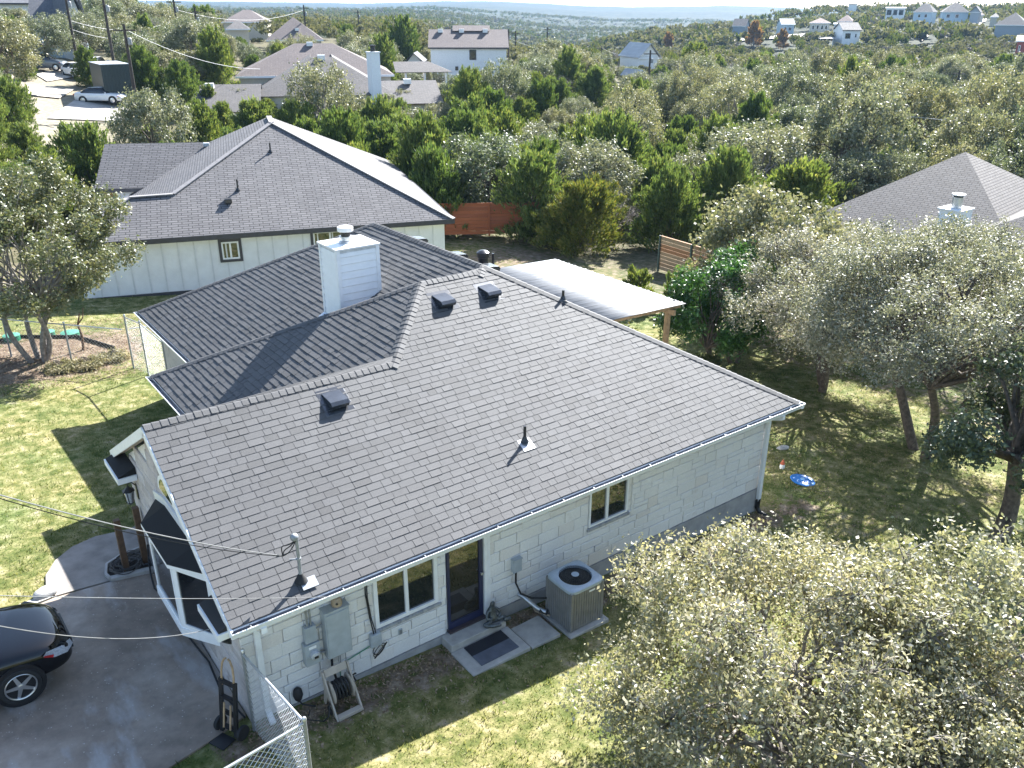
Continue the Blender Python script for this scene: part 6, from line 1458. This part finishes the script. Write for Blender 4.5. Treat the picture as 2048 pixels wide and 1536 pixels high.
def jun_mesh(seed, H, Rr, nplume, nleaf, ln, wd, low=.10):
    rng = np.random.default_rng(seed); a = rng.uniform(0,2*math.pi,nplume); q = rng.uniform(0,1,nplume); h_ = H*(low+(.86-low)*q)
    rad = Rr*np.sqrt(np.clip(1.03-q**1.7, .02, 1))*rng.uniform(.6,1.05,nplume)
    tip = np.stack([np.cos(a)*rad, np.sin(a)*rad, h_+H*rng.uniform(.03,.13,nplume)], 1); base = np.stack([np.cos(a)*rad*.12, np.sin(a)*rad*.12, h_*.80], 1)
    idx = rng.integers(0, nplume, nleaf); t = rng.uniform(.15,1,nleaf)**.75; P0 = base[idx]+(tip[idx]-base[idx])*t[:, None]
    sc = (.24*Rr*(1.08-t)+.05)[:, None]; Pc = P0+rng.normal(size=(nleaf,3))*sc*np.array((.6,.6,.6))
    D = (tip-base)[idx]; D = D/np.linalg.norm(D, axis=1)[:, None]*.7+np.array((0,0,.75))+rng.normal(size=(nleaf,3))*.38
    V = sprays(Pc, D, ln, wd, rng); m = MB(); limb(m, (0,0,-.2), (0,0,H*.75), .13, .04, rng, 7, 6, .01)
    for k in range(3): limb(m, (0,0,.1), (math.cos(k*2.1)*Rr*.35, math.sin(k*2.1)*Rr*.35, H*.45), .09, .04, rng, 6, 5, .06)
    for k in range(0, nplume, 3): limb(m, (0,0,min(base[k][2],H*.7)), tip[k]*.8+base[k]*.2, .035, .01, rng, 4, 2, .05)
    return [m], V
def bare_mesh(seed, H, Rr, ntip=260):
    rng = np.random.default_rng(seed); m = MB(); fk = np.array((0,0,H*.28)); limb(m, (0,0,-.2), fk, .12, .09, rng, 6, 4, .06); V = []
    for k in range(13):
        d = unit(rng,1)[0]; d[2] = abs(d[2])*.8+.25; e = fk+d*np.array((Rr,Rr,H*.62))*rng.uniform(.6,.95); mid = fk+(e-fk)*.45+rng.uniform(-.2,.2,3)*Rr*.3; limb(m, fk, mid, .06, .035, rng, 4, 3); limb(m, mid, e, .035, .012, rng, 4, 3)
        for j in range(9):
            s = mid+(e-mid)*rng.uniform(0,1); d2 = unit(rng,1)[0]; d2[2] = d2[2]*.6+.45; e2 = s+d2*Rr*rng.uniform(.22,.42); limb(m, s, e2, .014, .005, rng, 3, 2)
            for q in range(5):
                s2 = s+(e2-s)*rng.uniform(.3,1); d3 = unit(rng,1)[0]; d3[2] = d3[2]*.6+.4; e3 = s2+d3*Rr*.16; b = np.cross(d3, unit(rng,1)[0]); b = b/np.linalg.norm(b)*.011; V += [s2-b, s2+b, e3]
    return [m], np.array(V)
class Proto:
    def __init__(s, nm, mb, V, nper, leafmat, barkmat):
        s.trunks = []
        for b in mb:
            me = new_mesh(nm+'_trunk', b.v, b.f); me.materials.append(barkmat); me.polygons.foreach_set('use_smooth', [True]*len(me.polygons)); s.trunks.append(me)
        s.crown = np_mesh(nm+'_crown', V, nper); s.crown.materials.append(leafmat)
def place(proto, name, loc, label, cat='tree', group=None, sc=1.0, rz=None, sz=None):
    t = thing(name, loc, label, cat, group); t.scale = (sc, sc, sz or sc); t.rotation_euler = (0, 0, rz if rz is not None else random.uniform(0, 6.28))
    for nm, me in [('trunk', q) for q in proto.trunks]+[('crown', proto.crown)]: o = link(nm, me, None, t)
    return t
GRP_O, GRP_J, GRP_B = 'live oaks in the wood', 'junipers in the wood', 'bare grey trees in the wood'
OAKS = [Proto('wood_oak', *oak_mesh(20+i, 3.1+.2*(i % 2), 2.25+.25*(i//2), 2.55+.2*i, 90, 18000, .135, trunks=1+(i % 3), spread=.7, trunk_r=.15, asp=.6, low=-.75, tuft_n=16, tuft_r=.17), 4, m_oakwood, m_greybark if i % 2 else m_tree_bark) for i in range(4)]
JUNS = [Proto('wood_juniper', *jun_mesh(40+i, 3.8+.35*i, 2.9-.15*i, 110, 17000, .23, .07, .02), 4, m_junleaf, m_tree_bark) for i in range(4)]
BARES = [Proto('bare_tree', *bare_mesh(60+i, 4.5, 2.2), 3, m_twig, m_twig) for i in range(2)]
def gpt(x, y): return np.array((x, y, gz(x, y)))
# ---- individual near trees
fo = Proto('front_oak', *oak_mesh(101, 3.2, 1.85, 2.1, 150, 92000, .066, trunks=4, spread=.8, trunk_r=.14, flat=.9, base_c=.55, twigs=2600, asp=.5, low=-.85), 4, m_oaknear, m_greybark)
fo2 = Proto('front_oak', *oak_mesh(103, 2.3, 1.7, 2.3, 84, 40000, .066, trunks=3, spread=.6, trunk_r=.12, flat=.9, base_c=.55, twigs=1200, asp=.5, low=-.85), 4, m_oaknear, m_greybark)
place(fo, 'live_oak', gpt(6.15,-5.35), 'yellow-green live oak with glossy leaves filling the lower right corner', rz=.4)
place(fo2, 'live_oak', gpt(8.7,-7.0), 'yellow-green live oak at the right edge, just behind the lower right one', rz=2.0, sc=1.1)
place(fo2, 'live_oak', gpt(6.3,-7.7), 'yellow-green live oak at the very bottom, in front of the lower right one', rz=4.0, sc=.85)
bo = Proto('big_oak', *oak_mesh(111, 4.8, 2.3, 4.35, 170, 104000, .074, trunks=3, spread=1.4, trunk_r=.17, flat=.8, base_c=.80, twigs=1500, asp=.5, low=-.6), 4, m_oakleaf, m_tree_bark)
bo2 = Proto('big_oak', *oak_mesh(115, 4.2, 2.1, 3.4, 130, 74000, .074, trunks=2, spread=1.0, trunk_r=.15, flat=.8, base_c=.75, twigs=1000, asp=.5, low=-.6), 4, m_oakleaf, m_tree_bark)
place(bo, 'live_oak', gpt(20.0,-.2), 'big grey-green live oak with leaning trunks on the lawn beyond the house', rz=1.1)
place(bo2, 'live_oak', gpt(21.9,4.6), 'grey-green live oak behind the big leaning-trunk oak, left of it', rz=3.2)
place(bo2, 'live_oak', gpt(30.0,4.0), 'grey-green live oak under the tan roof, behind the big oak', rz=5.0, sc=.95)
place(bo, 'live_oak', gpt(27.5,9.0), 'grey-green live oak left of the white chimney of the tan-roofed house', rz=4.0, sc=.72)
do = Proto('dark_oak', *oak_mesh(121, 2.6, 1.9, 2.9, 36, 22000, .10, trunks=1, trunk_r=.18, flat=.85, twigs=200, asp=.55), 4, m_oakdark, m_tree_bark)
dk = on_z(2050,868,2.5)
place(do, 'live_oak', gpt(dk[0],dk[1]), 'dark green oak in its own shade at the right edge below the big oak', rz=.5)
lo_ = Proto('left_oak', *oak_mesh(131, 3.4, 2.7, 3.9, 90, 60000, .095, trunks=5, spread=.7, trunk_r=.12, flat=.9, base_c=.80, twigs=300, asp=.55, low=-.85), 4, leaf_mat('left_oak_leaf', [(0.077,0.103,0.047), (0.112,0.133,0.065), (0.163,0.172,0.086), (0.215,0.205,0.112)], .46, .55, .25, .1), m_greybark)
b = ground(82,722); place(lo_, 'live_oak', b, 'many-stemmed grey-green oak on the lawn at the left edge', rz=.3, sc=1.1, sz=1.04)
lr = Proto('laurel', *oak_mesh(141, 1.75, 1.9, 2.0, 34, 16000, .13, trunks=2, spread=.3, trunk_r=.08, flat=1.0, base_c=.5, asp=.35), 4, m_laurel, m_tree_bark)
place(lr, 'laurel_tree', gpt(19.3,7.6), 'bright green glossy laurel beside the patio cover', rz=0, sc=1.15, sz=1.1)
place(lr, 'laurel_tree', gpt(21.3,8.0), 'taller bright green laurel tip rising between the grey oaks', rz=2, sc=1.1, sz=1.12)
sh = Proto('shrub', *oak_mesh(151, .8, .7, .75, 16, 3800, .10, trunks=3, spread=.25, trunk_r=.03, flat=1, asp=.45), 4, leaf_mat('shrub_leaf', [(0.043,0.069,0.022), (0.077,0.095,0.030), (0.129,0.120,0.043)], .5, .4, .3, .1), m_tree_bark)
place(sh, 'shrub', gpt(16.2,8.6), 'loose green shrub growing under the edge of the patio cover', 'shrub', sc=1.2, sz=1.5)
place(sh, 'shrub', gpt(18.6,7.2), 'low green shrub in front of the laurel', 'shrub', sc=.8)
pj = Proto('round_juniper', *jun_mesh(161, 4.6, 3.3, 80, 24000, .26, .06, .06), 4, leaf_mat('golden_juniper_spray', [(0.069,0.099,0.022), (0.112,0.142,0.030), (0.172,0.181,0.043), (0.077,0.112,0.026), (0.257,0.215,0.052)], .6, .3, .3, .1), m_tree_bark)
place(pj, 'juniper_tree', ground(1165,502), 'broad golden-tipped juniper standing alone before the red fence', rz=.2, sz=.96)
j2 = Proto('small_juniper', *jun_mesh(165, 2.4, 1.2, 30, 6000, .22, .05, .05), 4, m_junleaf, m_tree_bark)
place(j2, 'juniper_tree', gpt(24.6,13.6), 'small feathery juniper in front of the tan board fence', rz=1.0)
place(j2, 'juniper_tree', gpt(23.0,14.8), 'small feathery juniper left of the tan board fence', rz=2.0, sc=.9)
gc = Proto('groundcover', *oak_mesh(171, .7, .16, .18, 14, 2600, .09, trunks=1, trunk_r=.02, flat=.5, asp=.6), 4, m_pale_shrub, m_tree_bark)
for i, (px, py, lab) in enumerate(((225,722,'silvery ground-cover clump at the foot of the chain-link gate'), (175,735,'silvery ground-cover clump left of the one by the gate'), (120,742,'dry ground-cover clump at the edge of the mulch bed'))): place(gc, 'ground_cover', ground(px, py), lab, 'plant', 'ground cover along the bed', sc=.85, sz=.7)
# junipers standing behind the red fence and beside the neighbour's roof
for i, (px, py, s, lab) in enumerate(((905,432,1.05,'juniper directly behind the left end of the red fence'), (965,428,1.15,'juniper directly behind the middle of the red fence'), (1030,430,1.0,'juniper behind the right end of the red fence'), (840,400,1.1,'juniper showing over the right eave of the white neighbour'), (770,372,1.2,'juniper rising right of the grey hip roof, below the tall ones'), (1085,415,1.1,'juniper behind the broad golden-tipped one'), (935,385,1.3,'tall juniper in the second row behind the red fence'), (1005,380,1.2,'juniper in the second row, right of the tall one behind the red fence'))):
    b = ground(px, py); b = gpt(b[0], b[1]); place(JUNS[i % 4], 'juniper_tree', b, lab, 'tree', None, s, i*1.3, s*1.1); EXCL.append((b[0], b[1], 1.6))
b = at_dist(1555, 462, 34.5); b = gpt(b[0], b[1]); place(OAKS[1], 'live_oak', b, 'open-crowned oak with pale forked trunk left of the tan roof', 'tree', None, 1.15, .4, 1.25); EXCL.append((b[0], b[1], 3))
# street oaks
for px, py, s, lab in ((165,128,1.15,'spreading street oak left of the white sedan'), (105,140,1.1,'spreading street oak over the dark grey car'), (15,180,1.35,'big street oak at the left edge above the street')):
    b = ground(px, py); b = gpt(b[0], b[1]); place(OAKS[(px//7) % 4], 'live_oak', b, lab, sc=s*.95, rz=px*.1); EXCL.append((b[0], b[1], 5))
for px, py, r, s, lab in ((1505,108,330,1.0,'rust-orange cypress standing out of the valley trees'), (1560,112,320,.75,'faded orange cypress right of the rust-orange one'), (1335,100,350,.8,'dull orange tree behind the white barn')):
    p = at_dist(px, py, r)
    if 'cyp' not in globals(): cyp = Proto('cypress', *jun_mesh(181, 9, 3.4, 50, 5000, .8, .3, .12), 4, m_orangeleaf, m_greybark)
    place(cyp, 'cypress_tree', gpt(p[0], p[1]), lab, sc=s); EXCL.append((p[0], p[1], 3)); KEEP.append((px-9, py-30, px+9, py-14, r))
# ---- the wood: scattered trees
def occl(x, y, z, rx, hgt, r):
    X, Y, _ = pix([(x, y, z+hgt), (x, y, z+hgt*.3)]); w = rx*FPX/max(1, _[0])*.8
    for a0, b0, a1, b1, rr in KEEP:
        if r < rr and X[0]+w > a0 and X[0]-w < a1 and Y[0] < b1 and Y[1] > b0: return True
    return False
rng = np.random.default_rng(99); cand = []
cell = {}
def free(x, y, s):
    i, j = int(x//6), int(y//6)
    for a in (-1,0,1):
        for b in (-1,0,1):
            for (u, v, q) in cell.get((i+a, j+b), ()):
                if (u-x)**2+(v-y)**2 < (s+q)**2*.25: return False
    cell.setdefault((i, j), []).append((x, y, s)); return True
EXCL += [(6.5,7,12), (11,31,11.2), (15.4,10.5,5), (0,21,6), (23,26,4.0), (26.5,22.4,4.2), (20,0,7), (8,-6,9), (-4,5,12), (14,-3,6), (19.5,9,4), (22,18,4.5), (2,14,8), (12,20,6), (27.5,6,6), (25.5,16,3.2), (27,13,3), (18,22,6), (21,13,4)]
nearyard = lambda x, y: (-16 < x < 24 and -20 < y < 27)
NC = 26000; RV = 26+np.sqrt(rng.uniform(0,1,NC))*300; AV = YAW+rng.uniform(-.66,.66,NC); XV, YV = CPOS[0]+RV*np.sin(AV), CPOS[1]+RV*np.cos(AV); ZV = height(XV, YV); okv = np.ones(NC, bool)
for a, b, q in EXCL: okv &= (XV-a)**2+(YV-b)**2 > (q+1.2)**2
for r, az, x, y, z in zip(RV[okv], AV[okv], XV[okv], YV[okv], ZV[okv]):
    if nearyard(x, y): continue
    s = rng.uniform(.75,1.2)*(1.35 if rng.uniform() < .22 else 1); sp = 2.9+.0045*r
    if not free(x, y, sp*s): continue
    f = math.sin(x/23+1.7)+math.sin(y/19-x/41)+.8*math.sin(y/9+x/13); leftbias = sst(.5,.1,az); u_ = rng.uniform(0,1)
    kind = 'B' if u_ < .04+.07*(math.sin(x/31+y/17) > .5) else ('J' if u_ < .46+.14*f-.10*sst(1.0,1.2,az)+.20*sst(120,90,r)*sst(.9,.8,az) else 'O')
    hgt = {'J': 5.0, 'O': 5.0, 'B': 4.6}[kind]*s; rx = {'J': 2.4, 'O': 3.0, 'B': 2.2}[kind]*s
    if occl(x, y, z, rx, hgt, r):
        s *= .55; hgt *= .55; rx *= .55
        if occl(x, y, z, rx, hgt, r): continue
    X, Y, D_ = pix((x, y, z+hgt*.8))
    if X[0] < -120 or X[0] > 2170: continue
    cand.append((r, kind, x, y, z, s))
cand.sort(); count = {'O': 0, 'J': 0, 'B': 0}; far_t = []
LAB = {'O': 'grey-green live oak among the wood behind the houses', 'J': 'dark green juniper among the wood behind the houses', 'B': 'leafless grey tree among the wood behind the houses'}
ORD = ('first second third fourth fifth sixth seventh eighth ninth tenth eleventh twelfth thirteenth fourteenth fifteenth sixteenth seventeenth eighteenth nineteenth twentieth').split()
PLACE = ((230,'left of the trailer'), (470,'right of the trailer'), (700,'around the brown roof'), (880,'left of white two-storey house'), (1060,'below white two-storey house'), (1250,'left of the white barn'), (1420,'below the white barn'), (1620,'below the orange cypresses'), (1850,'below the hillside houses'), (9999,'above the tan roof'))
LOOK = {'O': 'grey-green oak', 'J': 'dark green juniper', 'B': 'bare grey tree'}
singles = []; region = {}
for r, kind, x, y, z, s in cand:
    lim = {'O': 275, 'J': 275, 'B': 60}[kind]
    if count[kind] >= lim: far_t.append((kind, x, y, z, s)); continue
    count[kind] += 1; px = float(pix((x, y, z+2))[0][0]); where = next(w for q, w in PLACE if px < q); band = 'nearest' if r < 58 else ('middle' if r < 78 else ('back' if r < 96 else 'farthest'))
    region.setdefault((kind, where, band), []).append((r, px, len(singles))); singles.append((kind, x, y, z, s))
names = {}
for (kind, where, band), lst in region.items():
    lst.sort(); nc = -(-len(lst)//20); size = -(-len(lst)//nc)
    for c in range(nc):
        part = sorted((px, i) for r, px, i in lst[c*size:(c+1)*size]); row = '' if nc == 1 else (('front rows of ', 'rear rows of ') if nc == 2 else ('front rows of ', 'centre of ', 'rear rows of ', 'last rows of '))[c]
        for k, (px, i) in enumerate(part):
            names[i] = f'only {LOOK[kind]} in {row}{band} wood {where}' if len(part) == 1 else f'{ORD[k]} {LOOK[kind]} from left in {row}{band} wood {where}'
for i, (kind, x, y, z, s) in enumerate(singles):
    pr = {'O': OAKS, 'J': JUNS, 'B': BARES}[kind]
    place(pr[rng.integers(0, len(pr))], {'O': 'live_oak', 'J': 'juniper_tree', 'B': 'bare_tree'}[kind], (x, y, z), names[i], 'tree', {'O': GRP_O, 'J': GRP_J, 'B': GRP_B}[kind], s, rng.uniform(0,6.28), s*rng.uniform(.9,1.4))
# ---- farther canopy: a mass nobody could count
def mass(name, trees, nleaf, ls, mats, label):
    for kind in ('O','J','B'):
        T_ = [t for t in trees if t[0] == kind]
        if not T_: continue
        n = len(T_); A_ = np.array([[t[1], t[2], t[3], t[4]] for t in T_]); idx = np.repeat(np.arange(n), nleaf); d = unit(rng, len(idx)); d[:,2] = np.abs(d[:,2])*1.0-.25
        lob = rng.normal(size=(n,5,3))*np.array((.55,.55,.35)); pick = rng.integers(0,5,len(idx)); off = lob[idx, pick]
        if kind == 'J': sc3 = np.array((1.7,1.7,2.3)); hz = 2.3
        elif kind == 'O': sc3 = np.array((2.7,2.7,1.9)); hz = 2.8
        else: sc3 = np.array((2.0,2.0,1.8)); hz = 2.4
        s4 = A_[idx,3][:, None]; P_ = A_[idx,:3]+np.array((0,0,1))*hz*s4+(d*.62*rng.uniform(.5,1,len(idx))[:, None]**.5+off*.55)*sc3*s4
        Nn = d*.8+unit(rng, len(idx))*.7+np.array((0,0,.2)); Nn /= np.linalg.norm(Nn, axis=1)[:, None]
        V = rhombi(P_, Nn, ls*(1.1 if kind == 'J' else 1), ls*(.4 if kind == 'J' else .7), rng) if kind != 'J' else sprays(P_, d*.6+np.array((0,0,.8)), ls*1.3, ls*.45, rng)
        o = link(name+{'O':'_oaks','J':'_junipers','B':'_bare_trees'}[kind], np_mesh(name, V, 4), mats[kind]); tag(o, label[kind], 'trees', kind='stuff')
m_far = {'O': leaf_mat('far_oak_canopy', [(0.082,0.090,0.048), (0.117,0.117,0.066), (0.151,0.145,0.082), (0.096,0.103,0.055)], .8, .1, .28, 0), 'J': leaf_mat('far_juniper_canopy', [(0.045,0.066,0.021), (0.066,0.090,0.024), (0.096,0.114,0.029), (0.130,0.130,0.034)], .8, .1, .3, 0), 'B': leaf_mat('far_bare_canopy', [(0.138,0.124,0.114), (0.179,0.162,0.148)], .8, .2, .1, 0)}
mass('distant_wood', far_t, 170, .62, m_far, {'O': 'distant grey-green oak canopy beyond the nearer wood', 'J': 'distant dark juniper canopy beyond the nearer wood', 'B': 'distant leafless grey trees beyond the nearer wood'})
vf = []
RV = 318+1500*rng.uniform(0,1,15000)**1.5; AV = YAW+rng.uniform(-.64,.64,15000); XV, YV = CPOS[0]+RV*np.sin(AV), CPOS[1]+RV*np.cos(AV); ZV = height(XV, YV)
EX = np.array(EXCL); okv = np.ones(15000, bool)
for a, b, q in EXCL: okv &= (XV-a)**2+(YV-b)**2 > (q+1)**2
for r, az, x, y, z in zip(RV[okv], AV[okv], XV[okv], YV[okv], ZV[okv]):
    s = rng.uniform(.9,1.5)*(1+.35*sst(600,1500,r))
    if occl(x, y, z, 2.4*s, 4.6*s, r): continue
    u_ = rng.uniform(0,1); f = math.sin(x/60)+math.sin(y/47+x/80); kind = 'B' if u_ < .08 else ('J' if u_ < .5+.15*f else 'O'); vf.append((kind, x, y, z, s))
mass('valley_wood', vf, 30, 1.5, m_far, {'O': 'oak canopy covering the far valley and hills', 'J': 'juniper canopy covering the far valley and hills', 'B': 'leafless trees speckling the far valley and hills'})

# ------------------------------------------------------------------ grass and litter
def yard_points(n, x0, x1, y0, y1):
    x = RNG.uniform(x0, x1, n); y = RNG.uniform(y0, y1, n)
    dist = np.hypot(x-CPOS[0], y-CPOS[1]); keep = RNG.uniform(0,1,n) < np.clip(16/np.maximum(dist,6), .15, 1)**1.3
    X, Y, Dp = pix(np.stack([x, y, height(x, y)], 1)); keep &= (X > -80) & (X < 2130) & (Y < 1600)
    def inside(poly, x, y):
        c = np.zeros(len(x), bool); j = len(poly)-1
        for i in range(len(poly)):
            xi, yi = poly[i]; xj, yj = poly[j]; hit = ((yi > y) != (yj > y)) & (x < (xj-xi)*(y-yi)/(yj-yi+1e-12)+xi); c ^= hit; j = i
        return c
    for poly in (drive, walk, [(-.75,5.7),(.2,5.6),(.2,6.8),(-.75,6.7)], [(.15,.35),(13.1,.35),(13.1,15.5),(3.3,15.5),(3.3,9.6),(2.0,9.6),(2.0,6.6),(.15,6.6)], [(3.75,-.78),(5.85,-.78),(5.85,.4),(3.75,.4)], [(5.85,-.95),(6.95,-.95),(6.95,.1),(5.85,.1)], [(4.9,28),(18.6,23),(24,36),(9,42)], [(-6,5.6),(-1.6,5.8),(-1.7,6.1),(-6,6.3)]): keep &= ~inside(poly, x, y)
    return x[keep], y[keep]
gx, gy = yard_points(620000, -12, 25, -10, 30)
bare = np.zeros(len(gx)); bare = np.maximum(bare, .75*sst(1.0,.2,np.abs(gy+.0))*((gx > -.5) & (gx < 14.5))); bare = np.maximum(bare, .35*sst(6,2,np.hypot(gx-19.5,gy+1.5))); bare = np.maximum(bare, .9*sst(3.4,1.8,np.hypot((gx-.8)/1.4,gy-21.2))); bare = np.maximum(bare, .55*sst(3,1.2,np.hypot(gx-3,gy-22.4)))
patch = .5+.5*np.sin(gx*1.9+np.sin(gy*2.3)*1.5)*np.sin(gy*1.7+np.cos(gx*1.3)*1.4); kp = RNG.uniform(0,1,len(gx)) > np.clip(bare+(patch-.6)*.5, 0, .96)
gx, gy = gx[kp], gy[kp]; n = len(gx); gh = RNG.uniform(.02,.065,n)*(.7+.8*(np.sin(gx*5+np.sin(gy*4))*np.sin(gy*5.3)>.2)); lean = RNG.normal(0,.025,(n,2)); wv = RNG.normal(0,1,(n,2)); wv = wv/np.linalg.norm(wv, axis=1)[:, None]*RNG.uniform(.006,.013,n)[:, None]; g0 = height(gx, gy)
V = np.stack([np.stack([gx-wv[:,0], gy-wv[:,1], g0-.002], 1), np.stack([gx+wv[:,0], gy+wv[:,1], g0-.002], 1), np.stack([gx+lean[:,0], gy+lean[:,1], g0+gh], 1)], 1).reshape(-1,3)
tag(link('grass', np_mesh('grass', V, 3), m_grass), 'short patchy green and straw lawn grass', 'grass', kind='stuff')
lx, ly = yard_points(60000, 8, 26, -8, 8); sel = RNG.uniform(0,1,len(lx)) < .35; lx, ly = lx[sel], ly[sel]
l2x, l2y = yard_points(40000, -4, 5, 18, 25); lx = np.concatenate([lx, l2x]); ly = np.concatenate([ly, l2y]); l3x = RNG.uniform(0,13,5000); l3y = .3-RNG.exponential(.35,5000); lx = np.concatenate([lx, l3x]); ly = np.concatenate([ly, l3y])
n = len(lx); nl = RNG.normal(0,.35,(n,3))+np.array((0,0,1)); nl /= np.linalg.norm(nl, axis=1)[:, None]
V = rhombi(np.stack([lx, ly, height(lx, ly)+.012], 1), nl, .055, .026, RNG)
tag(link('leaf_litter', np_mesh('leaf_litter', V, 4), m_litter), 'dry brown leaves scattered on the ground', 'leaf litter', kind='stuff')

# ------------------------------------------------------------------ haze
hz = MB().box(-4200, 6600, -900, 7200, -90, 95)
o = hz.build('haze', None); tag(o, 'thin pale blue air over the valley', 'haze', kind='stuff')
hm = bpy.data.materials.new('haze_air'); hm.use_nodes = True; nt = hm.node_tree; nt.nodes.clear(); out = nt.nodes.new('ShaderNodeOutputMaterial'); pv = nt.nodes.new('ShaderNodeVolumePrincipled')
pv.inputs['Color'].default_value = (.24,.40,.62,1); pv.inputs['Density'].default_value = .00014; pv.inputs['Anisotropy'].default_value = .2; nt.links.new(pv.outputs[0], out.inputs['Volume']); o.data.materials.clear(); o.data.materials.append(hm)
